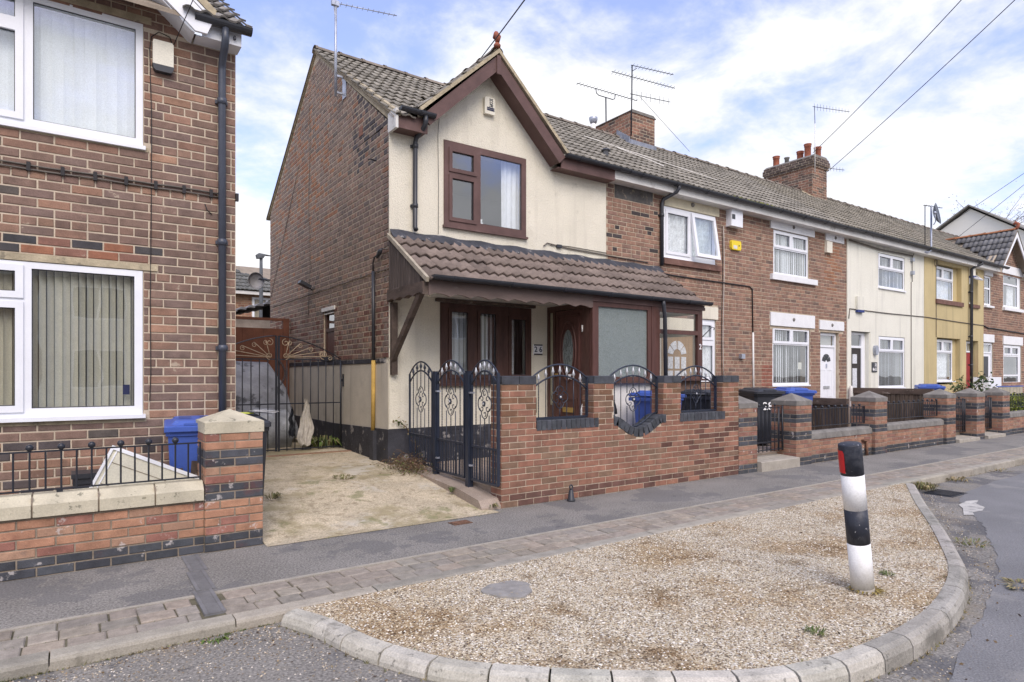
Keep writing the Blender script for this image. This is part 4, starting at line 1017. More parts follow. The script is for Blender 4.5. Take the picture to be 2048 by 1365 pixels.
# fascia and bargeboards
box_part('fascia', BARGE, H, SX + 0.01, 4.12, 8.03, 8.05, 4.89, 5.09)
box_part('fascia_end', FASCIA_W, H, SX - 0.03, SX + 0.01, 8.0, 8.26, 4.87, 5.14)
box_part('soffit', BARGE, H, SX, 4.1, 8.05, FY, 4.895, 4.905)
box_part('fascia', BARGE, H, 6.55, 7.75, 8.03, 8.05, 4.865, 5.05)
box_part('soffit', BARGE, H, 6.5, 7.75, 8.05, FY, 4.87, 4.88)
PX, PZ = 5.29, 6.33
def barge(x_foot, zf, s):
    m = MB(); w_ = 0.17
    dx, dzv = PX - x_foot, PZ - zf; L = math.hypot(dx, dzv); nx, nz = -dzv / L * s, dx / L * s
    if nz > 0: nx, nz = -nx, -nz
    m.prism([(x_foot, zf), (PX, PZ), (PX, PZ - w_ * L / abs(dx)), (x_foot + nx * w_, zf + nz * w_)] if s > 0 else [(PX, PZ), (x_foot, zf), (x_foot + nx * w_, zf + nz * w_), (PX, PZ - w_ * L / abs(dx))], lambda p, q, y: (p, y, q), 7.985, 8.015)
    fixn(m.build('bargeboard', BARGE, H))
    m = MB(); m.prism([(x_foot + nx * w_ * 0.9, zf + nz * w_ * 0.9), (PX, PZ - w_ * L / abs(dx) * 0.9), (PX, PZ - w_ * L / abs(dx) * 0.9 + 0.02), (x_foot + nx * w_ * 0.8, zf + nz * w_ * 0.8)], lambda p, q, y: (p, y, q), 8.015, FY)
    fixn(m.build('gable_soffit', BARGE, H))
barge(4.02, 5.13, 1); barge(6.60, 5.04, -1)
box_part('finial_block', BARGE, H, PX - 0.035, PX + 0.035, 7.965, 7.985, PZ - 0.30, PZ - 0.02)
# gable roof
gr = MB()
EZ = lambda y: 5.08 + (y - 8.1) * 0.674
yb = 8.1 + (PZ + 0.08 - 5.08) / 0.674
gr.add([(3.98, 7.96, 5.15), (PX, 7.96, PZ + 0.04), (PX, yb, PZ + 0.04), (3.98, 8.15, 5.15)], [(0, 1, 2, 3)])
gr.add([(6.64, 7.96, 5.06), (PX, 7.96, PZ + 0.04), (PX, yb, PZ + 0.04), (6.64, 8.05, 5.06)], [(0, 3, 2, 1)])
grf = gr.build('gable_roof', MORTAR_D, H)
for (xf, zf, sgn) in ((3.97, 5.17, 1), (6.66, 5.07, -1)):
    v = MB(); v.prism([(xf, zf - 0.02), (PX, PZ + 0.02), (PX, PZ + 0.085), (xf, zf + 0.045)], lambda p, q, y: (p, y, q), 7.955, 8.06); fixn(v.build('verge', VERGE, grf))
    # tiles on this slope
    up = Vector((PX - xf, 0, PZ - zf)); SL = up.length
    A = Y_ if sgn < 0 else -Y_
    O = Vector((xf, 7.97 if sgn < 0 else 7.97 + 2.1, zf + 0.02))
    def kp(a, s, sgn=sgn, SL=SL):
        d = a if sgn < 0 else 2.1 - a
        return d < 0.15 + (s / SL) * 1.95
    tile_plane(grf, O, A, up, 2.1, SL, 'double', TILEM[0], GREYT, keep=kp)
ridge_tiles(grf, (PX, 8.0, PZ + 0.09), (PX, yb + 0.05, PZ + 0.09), TILEM[0], (0.24, 0.21, 0.18), r=0.10)
fm = MB(); fm.lathe([(0.05, 0), (0.055, 0.04), (0.03, 0.07), (0.028, 0.1)], (PX, 8.02, PZ + 0.12), 10)
fm.tube([(PX, 8.02, PZ + 0.2), (PX, 7.99, PZ + 0.27), (PX, 8.04, PZ + 0.33), (PX, 8.10, PZ + 0.29)], [0.035, 0.045, 0.05, 0.03], 8)
fm.build('ridge_finial', TERRA, grf)
# main roof
def main_roof(parent, x0, x1, base, keep=lambda a, s: True, gap=None, ridge_base=(0.22, 0.19, 0.16)):
    m = MB()
    y0, z0, y1, z1 = 8.06, 5.02, 11.53, 7.36
    ym, zm = 8.42, z0 + 0.36 * (z1 - z0) / (y1 - y0)
    for a, b in ([(x0, x1)] if gap is None else [(x0, gap[0]), (gap[1], x1)]):
        m.add([(a, y0, z0 + 0.03), (b, y0, z0 + 0.03), (b, ym, zm + 0.03), (a, ym, zm + 0.03), (a, y0, z0), (b, y0, z0), (b, ym, zm), (a, ym, zm)], [(0, 1, 2, 3), (7, 6, 5, 4), (0, 4, 5, 1)])
    m.add([(x0, ym, zm + 0.03), (x1, ym, zm + 0.03), (x1, y1, z1 + 0.03), (x0, y1, z1 + 0.03), (x0, 15.0, 5.03), (x1, 15.0, 5.03)], [(0, 1, 2, 3), (3, 2, 5, 4)])
    m.add([(x0, ym, zm), (x1, ym, zm), (x1, y1, z1), (x0, y1, z1), (x0, 15.0, 5.0), (x1, 15.0, 5.0)], [(3, 2, 1, 0), (4, 5, 2, 3)])
    rf = m.build('roof', MORTAR_D, parent)
    Sv = Vector((0, y1 - 8.0, z1 - 4.985))
    tile_plane(rf, Vector((x0, 8.0, 5.015)), X_, Sv, x1 - x0, Sv.length, 'double', TILEM[0], base, keep=lambda a, s: keep(a + x0, s))
    ridge_tiles(rf, (x0, 11.53, 7.43), (x1, 11.53, 7.43), TILEM[0], ridge_base)
    return rf
cz, sz = 3.53 / 4.27, 2.375 / 4.27
def k26(x, s):
    z = 5.0 + s * sz
    hw = (PZ + 0.05 - z)
    return not (PX - hw < x < PX + hw and z < PZ + 0.1)
rf26 = main_roof(H, SX - 0.04, 8.05, GREYT, keep=k26, gap=(4.08, 6.52))
for sgn in (-1, 1):
    v = MB(); v.tube([(PX + sgn * 1.27, 8.05, 5.14), (PX + sgn * 0.02, yb, PZ + 0.06)], 0.05, 6); v.build('valley_mortar', VERGE, rf26)
gutter(H, SX + 0.03, 4.20, 7.965, 5.155, 0.055)
downpipe(H, [(4.06, 7.965, 5.12), (4.06, 7.965, 5.03), (4.055, 8.0, 4.97), (4.02, 8.19, 4.86), (4.015, 8.205, 4.80), (4.01, 8.205, 3.60), (4.01, 8.17, 3.55)], 0.034, collars=[(4.015, 8.205, 4.75), (4.012, 8.205, 3.90)])
MB().tube([(4.42, 8.245, 5.25), (4.40, 8.245, 5.0), (4.41, 8.245, 4.2), (4.405, 8.245, 3.55)], 0.004, 5).build('drop_wire', CABLE_G, H)
# phone fittings on the right of the render
MB().tube([(6.35, 8.24, 3.60), (6.42, 8.24, 3.66), (6.9, 8.24, 3.62), (7.75, 8.24, 3.60), (8.8, 8.24, 3.58)], 0.010, 5).build('wall_cable', CABLE_G, H)
MB().tube([(6.5, 8.24, 3.64), (6.9, 8.24, 3.655), (7.75, 8.24, 3.64)], 0.008, 5).build('wall_cable', CABLE_G, H)
MB().box(6.62, 6.72, 8.22, 8.26, 3.61, 3.66).build('junction_box', BLACKP, H)

# ---------------- canopy over door and window
CY, CZ0, CZ1 = 7.12, 2.70, 3.44
CX0, CX1 = 3.64, 9.02
cp = thing('porch_canopy', 'lean-to canopy with brown roof tiles across the front of the cream house', 'canopy', (6.3, 7.6, 2.4))
dk = MB(); dk.add([(CX0, CY, CZ0 - 0.03), (CX1, CY, CZ0 - 0.03), (CX1, FY, CZ1 - 0.02), (CX0, FY, CZ1 - 0.02)], [(0, 1, 2, 3)])
crf = dk.build('roof', MORTAR_D, cp)
Sv = Vector((0, FY - CY + 0.06, CZ1 - CZ0 + 0.04))
tile_plane(crf, Vector((CX0 + 0.01, CY - 0.07, CZ0 - 0.055)), X_, Sv, CX1 - CX0, Sv.length - 0.02, 'wave', CANTILE, BROWNT, g=0.345, w=0.30)
f_ = MB(); n = 40; top, bot = [], []
for i in range(n + 1):
    x = CX0 + (9.1 - CX0) * i / n
    top.append((x, FY - 0.012, 3.53 + 0.012 * math.sin(i * 1.3))); bot.append((x, FY - 0.15 - 0.01 * math.sin(i * 2.1), 3.395 + 0.012 * math.sin(i * 2.7)))
f_.add(top + bot, [(i, i + 1, n + 2 + i, n + 1 + i) for i in range(n)]); f_.build('flashing', TAR, cp)
v = MB(); v.prism([(CY - 0.04, CZ0 - 0.05), (FY, CZ1 - 0.03), (FY, CZ1 + 0.03), (CY - 0.06, CZ0 + 0.005)], lambda p, q, a: (a, p, q), CX0 - 0.035, CX0 + 0.01); v.build('verge', material('verge_board', (0.36, 0.32, 0.25), var=0.25, vs=10), cp)
v = MB(); v.prism([(CY + 0.12, 2.66), (CY + 0.12, 2.74), (FY - 0.0, CZ1 - 0.06), (FY - 0.0, 2.66)], lambda p, q, a: (a, p, q), CX0 + 0.0, CX0 + 0.02); sc = v.build('side_cladding', CLAD, cp)
y = CY + 0.16
while y < FY - 0.02:
    yy = min(y + 0.085, FY - 0.004); zt = lambda q: 2.735 + (q - CY - 0.12) / (FY - CY - 0.12) * (CZ1 - 0.06 - 2.735)
    b = MB(); b.prism([(y, 2.66), (yy - 0.006, 2.66), (yy - 0.006, zt(yy - 0.006)), (y, zt(y))], lambda p, q, a: (a, p, q), CX0 - 0.012, CX0 - 0.0005); b.build('cladding_board', CLAD, sc); y += 0.087
def scallop(a0, a1, z0, z1, per, amp):
    pts = [(a0, z1)]; n = int((a1 - a0) / per * 8); pts2 = []
    for i in range(n + 1):
        a = a0 + (a1 - a0) * i / n; ph = ((a - a0) / per) % 1.0
        pts2.append((a, z0 + amp * abs(math.sin(PI * ph)) * (1 if ph < 0.5 else 0.8)))
    return pts2, z1
p2, zt_ = scallop(CY + 0.02, FY - 0.02, 2.50, 2.665, 0.28, 0.035)
b = MB(); vs = [(CX0 - 0.045, a, z) for a, z in p2] + [(CX0 - 0.045, a, zt_) for a, z in p2] + [(CX0 + 0.03, a, z) for a, z in p2] + [(CX0 + 0.03, a, zt_) for a, z in p2]; m_ = len(p2)
fs = []
for i in range(m_ - 1): fs += [(i, m_ + i, m_ + i + 1, i + 1), (2 * m_ + i, 2 * m_ + i + 1, 3 * m_ + i + 1, 3 * m_ + i), (i, i + 1, 2 * m_ + i + 1, 2 * m_ + i), (m_ + i, 3 * m_ + i, 3 * m_ + i + 1, m_ + i + 1)]
fs += [(0, 2 * m_, 3 * m_, m_), (m_ - 1, 2 * m_ - 1, 4 * m_ - 1, 3 * m_ - 1)]
b.add(vs, fs); fixn(b.build('side_beam', OLDWOOD, cp))
p2, zt_ = scallop(CX0 + 0.03, 6.42, 2.49, 2.685, 0.30, 0.04)
b = MB(); vs = [(a, CY, z) for a, z in p2] + [(a, CY, zt_) for a, z in p2] + [(a, CY + 0.03, z) for a, z in p2] + [(a, CY + 0.03, zt_) for a, z in p2]; m_ = len(p2)
fs = []
for i in range(m_ - 1): fs += [(i, m_ + i, m_ + i + 1, i + 1), (2 * m_ + i, 2 * m_ + i + 1, 3 * m_ + i + 1, 3 * m_ + i), (i, i + 1, 2 * m_ + i + 1, 2 * m_ + i), (m_ + i, 3 * m_ + i, 3 * m_ + i + 1, m_ + i + 1)]
fs += [(0, 2 * m_, 3 * m_, m_), (m_ - 1, 2 * m_ - 1, 4 * m_ - 1, 3 * m_ - 1)]
b.add(vs, fs); fixn(b.build('scalloped_fascia', material('painted_fascia', (0.135, 0.10, 0.088), rough=0.7, var=0.2, vs=6, stretch=(0.3, 1, 1), spots=[((0.32, 0.28, 0.25), 8, 0.62, 0.1, 0.5)]), cp))
box_part('fascia', BARGE, cp, 6.42, 9.0, CY, CY + 0.03, 2.60, 2.685)
box_part('soffit', FASCIA_W, cp, CX0 + 0.03, 6.42, CY + 0.03, FY, 2.618, 2.63)
box_part('soffit', FASCIA_W, cp, 6.42, CX1, CY + 0.03, FY, 2.60, 2.612)
gutter(cp, CX0 + 0.04, 9.06, CY - 0.085, 2.735, 0.058)
box_part('wall_post', OLDWOOD, cp, SX + 0.0, SX + 0.085, FY - 0.075, FY - 0.001, 1.49, 2.50)
b = MB(); b.tube([(SX - 0.005, 7.27, 2.55), (SX + 0.015, 8.2, 1.70)], 0.05, 4); b.build('brace', OLDWOOD, cp)
MB().lathe([(0.035, 0), (0.05, -0.03), (0.03, -0.06), (0.001, -0.07)], (4.0, 7.75, 2.62), 12).build('lamp', CREAMP, cp)
# right end of the canopy and its gutter pipe
v = MB(); v.prism([(CY - 0.0, CZ0 - 0.05), (FY, CZ1 - 0.03), (FY, 2.6), (CY, 2.6)], lambda p, q, a: (a, p, q), CX1 - 0.02, CX1); v.build('end_panel', BARGE, cp)
downpipe(cp, [(7.86, CY - 0.085, 2.70), (7.87, CY - 0.085, 2.62), (7.93, CY - 0.06, 2.45), (8.02, CY - 0.02, 0.25)], 0.034)
# ---------------- glazed porch of 26 (frosted) with open front door
pw = thing('porch', 'glazed brown porch with frosted front screen beside the number twenty six', 'porch', (7.1, 7.7, 0.2))
box_part('dwarf_wall', material('white_painted_wall', (0.72, 0.70, 0.66), rough=0.9, var=0.08, bump=0.004, bs=50), pw, 6.46, 7.85, 7.16, 7.26, 0.2, 1.37)
fm_ = MB(); frame_cells(fm_, 6.43, 7.70, 1.37, 2.60, 7.14, 7.21, [(6.55, 7.62, 1.46, 2.53)]); fr = fm_.build('frame', REDW, pw)
MB().box(6.55, 7.62, 7.17, 7.18, 1.46, 2.53).build('frosted_pane', FROST, fr)
box_part('corner_post', REDW, pw, 7.70, 7.86, 7.13, 7.21, 0.9, 2.60)
box_part('sill', BROWNW, pw, 6.40, 7.86, 7.07, 7.22, 1.36, 1.40)
box_part('curtain_panel', material('pale_panel', (0.6, 0.6, 0.56), var=0.1), pw, 7.30, 7.52, 7.22, 7.25, 1.42, 2.42)
# side screen in the plane x = 6.43 holding the door
fm_ = MB()
for a, b_0, c, d in cells(7.22, 8.25, 0.22, 2.60, [(7.38, 8.04, 0.24, 2.52), (8.10, 8.20, 1.0, 2.5)]): fm_.box(6.43, 6.50, a, b_0, c, d)
fm_.build('side_frame', BROWNW, pw)
MB().box(6.46, 6.47, 8.10, 8.20, 1.0, 2.5).build('side_pane', material('pale_green_board', (0.42, 0.41, 0.30), rough=0.6), pw)
dr = MB(); dr.box(6.44, 6.485, 7.39, 8.03, 0.24, 2.51); dor = dr.build('front_door', REDW, pw, label='dark mahogany coloured front door with oval leaded glass')
cyo, czo = 7.72, 1.86
def ring(cy, cz, ry, rz, r, x=6.432, n=36): return [(x, cy + ry * math.cos(2 * PI * i / n), cz + rz * math.sin(2 * PI * i / n)) for i in range(n)]
MB().tube(ring(cyo, czo, 0.19, 0.46, 0.02), 0.018, 6, closed=True).build('moulding', REDW, dor)
MB().tube(ring(cyo, czo, 0.14, 0.36, 0.02), 0.012, 6, closed=True).build('moulding', REDW, dor)
ov = MB(); ov.prism([(cyo + 0.13 * math.cos(2 * PI * i / 28), czo + 0.34 * math.sin(2 * PI * i / 28)) for i in range(28)], lambda p, q, a: (a, p, q), 6.430, 6.442); ov.build('oval_glass', FROST, dor)
ld = MB()
for i in range(9):
    a0 = i * 2 * PI / 9
    ld.tube([(6.427, cyo + 0.03 * math.cos(a0), czo + 0.08 * math.sin(a0)), (6.427, cyo + 0.08 * math.cos(a0 + .6), czo + 0.2 * math.sin(a0 + .6)), (6.427, cyo + 0.12 * math.cos(a0), czo + 0.32 * math.sin(a0))], 0.003, 4)
ld.build('leading', IRON, dor)
pm_ = MB()
for (a, b_0, c, d) in ((7.45, 7.97, 2.42, 2.44), (7.45, 7.47, 1.0, 2.44), (7.95, 7.97, 1.0, 2.44), (7.50, 7.92, 0.62, 0.64), (7.50, 7.92, 1.10, 1.12), (7.50, 7.52, 0.64, 1.10), (7.90, 7.92, 0.64, 1.10)): pm_.box(6.425, 6.44, a, b_0, c, d)
pm_.build('panel_beading', REDW, dor)
MB().box(6.42, 6.44, 7.58, 7.84, 0.90, 0.975).build('letter_plate', material('brass', (0.55, 0.38, 0.13), rough=0.35, metal=0.7), dor)
MB().box(6.42, 6.44, 7.62, 7.70, 1.42, 1.50).build('sticker', PLAINWHITE, dor)
for zz_ in (0.6, 1.35, 2.2): MB().tube([(6.425, 7.37, zz_ - .05), (6.425, 7.37, zz_ + .05)], 0.012, 6).build('hinge', FASCIA_W, dor)
MB().tube([(6.42, 8.0, 1.5), (6.39, 8.0, 1.5), (6.39, 7.93, 1.5)], 0.01, 6).build('handle', material('brass', (0.5, 0.4, 0.1)), dor)
# ============================================================ TERRACE HOUSES 28 - 36
def brick_front(h, x0, x1, holes, pal=pal_ter, z1=4.93, extra=()):
    front_core(h, x0, x1, 0.0, z1, FY, holes, MORTAR)
    B = Bricks(h, BM_TER, chamfer=0.006, depth=0.006)
    B.run(Vector((0, FY, 0)), X_, NY, x0, x1, 0.2, z1, 0.0795, 0.236, pal, holes=list(holes) + list(extra), header=5, shift=RND.uniform(0, 0.1))
    B.finish(300, 8)
def twin_top(x0, x1, z0, z1, f=0.05, top=0.36, m=0.055):
    xm = (x0 + x1) / 2
    return [(x0 + f, x1 - f, z0 + f, z1 - top - m), (x0 + f, xm - m / 2, z1 - top, z1 - f), (xm + m / 2, x1 - f, z1 - top, z1 - f)]
def ivy_badge(parent, x, z):
    MB().ball((x, FY - 0.02, z), 0.045, 8, 5).build('badge', STONE_D, parent)

# ---- number 28
h28 = thing('terraced_house', 'brown brick terraced house with an open white casement and yellow alarm box', 'house', (10.2, FY + 0.3, 0), 'brick houses of the terrace')
holes = [(9.235, 10.775, 3.72, 4.71), (9.24, 10.80, 1.38, 2.61), (8.90, 9.235, 0.2, 2.3)]
holes = [(9.235, 10.775, 3.72, 4.71), (10.15, 10.80, 1.38, 2.61), (9.15, 10.12, 0.2, 2.3)]
def pal28(u, z, hd):
    if u < 9.1 and z > 3.4 and RND.random() < 0.10: return jit((0.06, 0.05, 0.05))
    return pal_ter(u, z, hd)
brick_front(h28, 7.756, 12.35, holes, pal28, extra=[(9.25, 10.885, 4.71, 4.93), (9.2, 10.92, 3.60, 3.72), (10.12, 10.85, 2.61, 2.87), (7.95, 8.95, 4.62, 4.93)])
shell(h28, 8.1, 12.35, FY + 0.24, 14.6, 4.95)
box_part('slate_patch', material('grey_slate', (0.10, 0.095, 0.09), var=0.3, spots=[((0.35, 0.28, 0.2), 8, 0.55, 0.1, 0.6)]), h28, 7.96, 8.94, FY - 0.004, FY + 0.03, 4.66, 4.92)
box_part('lintel', material('cream_lintel', (0.66, 0.60, 0.44), var=0.1, spots=[((0.4, 0.36, 0.3), 5, 0.6, 0.1, 0.4)]), h28, 9.25, 10.885, FY - 0.02, FY + 0.1, 4.72, 4.93); ivy_badge(h28, 10.05, 4.84)
box_part('sill', material('brown_sill', (0.17, 0.095, 0.075), var=0.25, spots=[((0.4, 0.33, 0.28), 9, 0.62, 0.1, 0.5)]), h28, 9.2, 10.92, FY - 0.06, FY + 0.1, 3.60, 3.715)
w = window(h28, 9.24, 10.77, 3.725, 4.705, FY + 0.0, [(9.32, 9.96, 3.83, 4.62), (10.06, 10.69, 3.83, 4.62)], UPVC, sash=(0,), sill=0.03)
sm = MB(Matrix.Translation((10.375, FY - 0.01, 4.65)) @ Matrix.Rotation(rad(-9), 4, 'X'))
frame_cells(sm, -0.36, 0.36, -0.86, 0.02, -0.03, 0.02, [(-0.29, 0.29, -0.79, -0.05)]); op = sm.build('open_sash', UPVC, w, label='right casement tilted open at the bottom')
sm = MB(Matrix.Translation((10.375, FY - 0.01, 4.65)) @ Matrix.Rotation(rad(-9), 4, 'X')); sm.box(-0.29, 0.29, -0.006, -0.002, -0.79, -0.05); sm.build('pane', GLASS, w)
drape('net_curtain', 'patterned net curtain in the upstairs window with the open casement', 'curtain', 9.3, 9.98, 3.8, 4.65, FY + 0.08, NETM, amp=0.03, per=0.1)
drape('net_curtain', 'patterned net curtain behind the tilted open casement upstairs', 'curtain', 10.04, 10.7, 3.8, 4.65, FY + 0.08, NETM, amp=0.03, per=0.1)
box_part('porch_lining', CREAM, h28, 8.1, 9.15, FY - 0.02, FY - 0.001, 0.22, 2.59)
box_part('porch_lining', CREAM, h28, 9.15, 10.1, FY - 0.02, FY - 0.001, 2.3, 2.59)
box_part('lintel', CREAM, h28, 10.12, 10.85, FY - 0.02, FY + 0.1, 2.615, 2.865)
w = window(h28, 10.15, 10.79, 1.385, 2.605, FY + 0.02, [(10.20, 10.72, 1.45, 2.08), (10.22, 10.70, 2.22, 2.52)], UPVC, sash=(1,), sill=0.05)
drape('net_curtain', 'patterned net curtain in the downstairs window beside the glazed porch', 'curtain', 10.2, 10.75, 1.4, 2.55, FY + 0.08, NETM, amp=0.03, per=0.1)
# alarm boxes, lights, cables
a = box_part('meter_box', UPVC, h28, 11.12, 11.50, FY - 0.14, FY, 4.56, 4.90); box_part('vent', BLACKP, a, 11.14, 11.24, FY - 0.145, FY - 0.14, 4.70, 4.80)
yb_ = MB(); yb_.prism([(11.26, 4.10), (11.54, 4.10), (11.56, 4.14), (11.56, 4.26), (11.54, 4.29), (11.26, 4.29), (11.24, 4.26), (11.24, 4.14)], lambda p, q, y: (p, y, q), FY - 0.06, FY)
yo = yb_.build('alarm_box', material('yellow_plastic', (0.80, 0.62, 0.04), rough=0.5, var=0.04), h28, label='small yellow alarm box'); MB().box(11.30, 11.42, FY - 0.063, FY - 0.0601, 4.12, 4.19).build('panel', FASCIA_W, yo); MB().box(11.47, 11.50, FY - 0.063, FY - 0.0601, 4.18, 4.21).build('dot', BLACKP, yo)
MB().box(11.55, 11.67, FY - 0.08, FY, 1.83, 1.93).build('security_light', GALV, h28)
MB().tube([(9.0, FY - 0.02, 3.42), (9.5, FY - 0.02, 3.40), (10.5, FY - 0.02, 3.39), (11.9, FY - 0.02, 3.38), (12.0, FY - 0.02, 3.33), (12.02, FY - 0.02, 2.4)], 0.013, 6).build('wall_cable', CABLE, h28)
MB().tube([(12.02, FY - 0.025, 2.4), (12.04, FY - 0.025, 0.7)], 0.022, 6).build('white_conduit', FASCIA_W, h28)
for xx in (10.98, 11.03): MB().tube([(xx + 0.02 * math.sin(z * 2.1), FY - 0.015, z) for z in [1.4 + 0.35 * i for i in range(10)]], 0.007, 5).build('wall_cable', CABLE if xx < 11 else CABLE_W, h28)
downpipe(h28, [(9.33, 7.965, 5.06), (9.33, 7.965, 4.98), (9.31, 8.0, 4.92), (9.16, 8.2, 4.80), (9.14, 8.21, 4.72), (9.14, 8.21, 3.55)], 0.036, collars=[(9.14, 8.21, 4.5)])
# ---- porch of 28 (clear glass, door visible inside)
p28 = thing('porch', 'clear glazed brown porch with the numeral two on its post', 'porch', (8.4, 7.7, 0.2))
box_part('dwarf_wall', material('brown_painted_wall', (0.20, 0.13, 0.10), rough=0.9, var=0.2), p28, 7.88, 8.97, 7.17, 7.26, 0.2, 1.40)
fm_ = MB(); frame_cells(fm_, 7.86, 8.97, 1.42, 2.60, 7.14, 7.20, [(7.90, 8.85, 2.24, 2.53), (7.90, 8.85, 1.47, 2.17)]); fr = fm_.build('frame', REDW, p28)
MB().box(7.90, 8.85, 7.17, 7.174, 2.24, 2.53).build('pane', GLASS_C, fr); MB().box(7.90, 8.85, 7.17, 7.174, 1.47, 2.17).build('pane', GLASS_C, fr)
box_part('sill', BROWNW, p28, 7.86, 9.03, 7.06, 7.22, 1.39, 1.42)
fm_ = MB()
for a, b_0, c, d in cells(7.2, 8.25, 1.40, 2.60, [(7.27, 8.18, 2.24, 2.54), (7.27, 8.18, 1.46, 2.17)]): fm_.box(8.90, 8.96, a, b_0, c, d)
fm_.build('side_frame', material('cream_timber', (0.56, 0.50, 0.32), rough=0.7, var=0.1), p28)
MB().box(8.90, 8.95, 7.26, 8.25, 0.2, 1.40).build('side_wall', material('brown_painted_wall'), p28)
MB().box(8.92, 8.924, 7.27, 8.18, 1.46, 2.17).build('side_pane', GLASS_C, p28); MB().box(8.92, 8.924, 7.27, 8.18, 2.24, 2.54).build('side_pane', GLASS_C, p28)
textobj('2', 0.13, PLAINWHITE, p28, Matrix.Translation((8.91, 7.135, 1.97)) @ FACE_FRONT, name='house_number')
MB().tube([(8.97, 7.2, 2.1), (9.08, 7.12, 2.24), (9.15, 7.08, 2.32), (9.20, 7.07, 2.31), (9.20, 7.08, 2.27)], 0.008, 5).build('hanging_bracket', IRON, p28)
# inner door of 28 with arched glazing
TAN = material('tan_door', (0.31, 0.205, 0.11), rough=0.6, var=0.12, vs=20, stretch=(1, 1, 0.1))
d8 = thing('inner_door', 'tan wooden door with arched small panes seen through the clear porch glass', 'door', (9.65, 8.28, 0.2))
MB().box(9.19, 10.1, FY + 0.02, FY + 0.06, 0.22, 2.28).build('leaf', TAN, d8)
for i in range(3):
    for j in range(4):
        MB().box(9.38 + i * 0.19, 9.52 + i * 0.19, FY + 0.012, FY + 0.0195, 0.80 + j * 0.27, 1.03 + j * 0.27).build('pane', material('milky_glass', (0.62, 0.64, 0.68), rough=0.3, var=0.3, vs=30), d8)
for i, (a0, a1) in enumerate(((8, 40), (45, 85), (95, 135), (140, 172))):
    pts = [(9.64 + 0.27 * math.cos(rad(a)), 1.87 + 0.28 * math.sin(rad(a))) for a in range(a0, a1 + 1, 8)] + [(9.64 + 0.12 * math.cos(rad(a)), 1.87 + 0.12 * math.sin(rad(a))) for a in range(a1, a0 - 1, -8)]
    m = MB(); m.prism(pts, lambda p, q, y: (p, y, q), FY + 0.012, FY + 0.0195); fixn(m.build('pane', material('milky_glass'), d8))

# ---- number 30
h30 = thing('terraced_house', 'brown brick terraced house with white lintels and an arched fanlight white door', 'house', (14.1, FY + 0.3, 0), 'brick houses of the terrace')
holes = [(12.80, 14.22, 3.735, 4.735), (12.77, 14.27, 1.255, 2.53), (14.72, 15.56, 0.2, 2.52)]
def pal30(u, z, hd):
    if 15.0 < u < 15.6 and 3.5 < z < 4.7 and RND.random() < 0.7: return jit((0.30, 0.15, 0.09))
    if u < 12.75 and 1.0 < z < 1.75: return jit((0.26, 0.105, 0.075))
    return pal_ter(u, z, hd)
brick_front(h30, 12.352, 15.925, holes, pal30, extra=[(12.67, 14.43, 4.735, 4.93), (12.67, 14.49, 3.605, 3.735), (12.67, 14.44, 2.53, 2.88), (14.65, 15.76, 2.52, 2.80), (14.92, 15.76, 4.74, 4.93)])
shell(h30, 12.35, 15.93, FY + 0.24, 14.6, 4.95)
WL = material('white_painted_stone', (0.76, 0.77, 0.78), rough=0.8, var=0.05, spots=[((0.45, 0.44, 0.42), 6, 0.66, 0.1, 0.4)])
for a in ((12.67, 14.43, FY - 0.03, FY + 0.1, 4.74, 4.93), (12.67, 14.44, FY - 0.03, FY + 0.1, 2.585, 2.88), (14.66, 15.76, FY - 0.03, FY + 0.1, 2.58, 2.80), (14.93, 15.76, FY - 0.03, FY + 0.1, 4.74, 4.93)): box_part('lintel', WL, h30, *a)
for bx, bz in ((13.55, 4.86), (13.55, 2.75), (15.2, 2.70), (15.35, 4.84)): ivy_badge(h30, bx, bz)
box_part('sill', WL, h30, 12.67, 14.49, FY - 0.07, FY + 0.1, 3.605, 3.73)
window(h30, 12.81, 14.21, 3.74, 4.73, FY + 0.02, twin_top(12.81, 14.21, 3.74, 4.73), UPVC, sash=(1, 2), sill=0.02)
window(h30, 12.78, 14.26, 1.26, 2.58, FY + 0.02, twin_top(12.78, 14.26, 1.26, 2.58), UPVC, sash=(1, 2), sill=0.04)
vblind('white vertical blind in the upstairs window with the white stone lintel', 12.86, 14.16, 3.78, 4.70, FY + 0.09, BLIND, ang=15)
vblind('white vertical blind in the downstairs window left of the white arched door', 12.86, 13.95, 1.3, 2.5, FY + 0.09, BLIND, ang=25)
box_part('picture_frame', CREAMP, h30, 13.98, 14.12, FY + 0.12, FY + 0.13, 1.62, 1.78)
def white_door(h, x0, x1, z0, z1, fan=True, leaf=UPVC, y=FY + 0.07):
    zt = z1 - 0.30
    m = MB(); frame_cells(m, x0, x1, z0, z1, y, y + 0.06, [(x0 + 0.06, x1 - 0.06, z0, zt - 0.05), (x0 + 0.06, x1 - 0.06, zt, z1 - 0.06)]); d = m.build('door', UPVC, h)
    MB().box(x0 + 0.06, x1 - 0.06, y + 0.03, y + 0.034, zt, z1 - 0.06).build('fanlight', GLASS, d); MB().box(x0 + 0.06, x1 - 0.06, y + 0.08, y + 0.09, zt, z1 - 0.06).build('fanlight_back', DARKROOM, d)
    MB().box(x0 + 0.065, x1 - 0.065, y + 0.02, y + 0.055, z0, zt - 0.055).build('leaf', leaf, d)
    return d
d30 = white_door(h30, 14.73, 15.55, 0.22, 2.51)
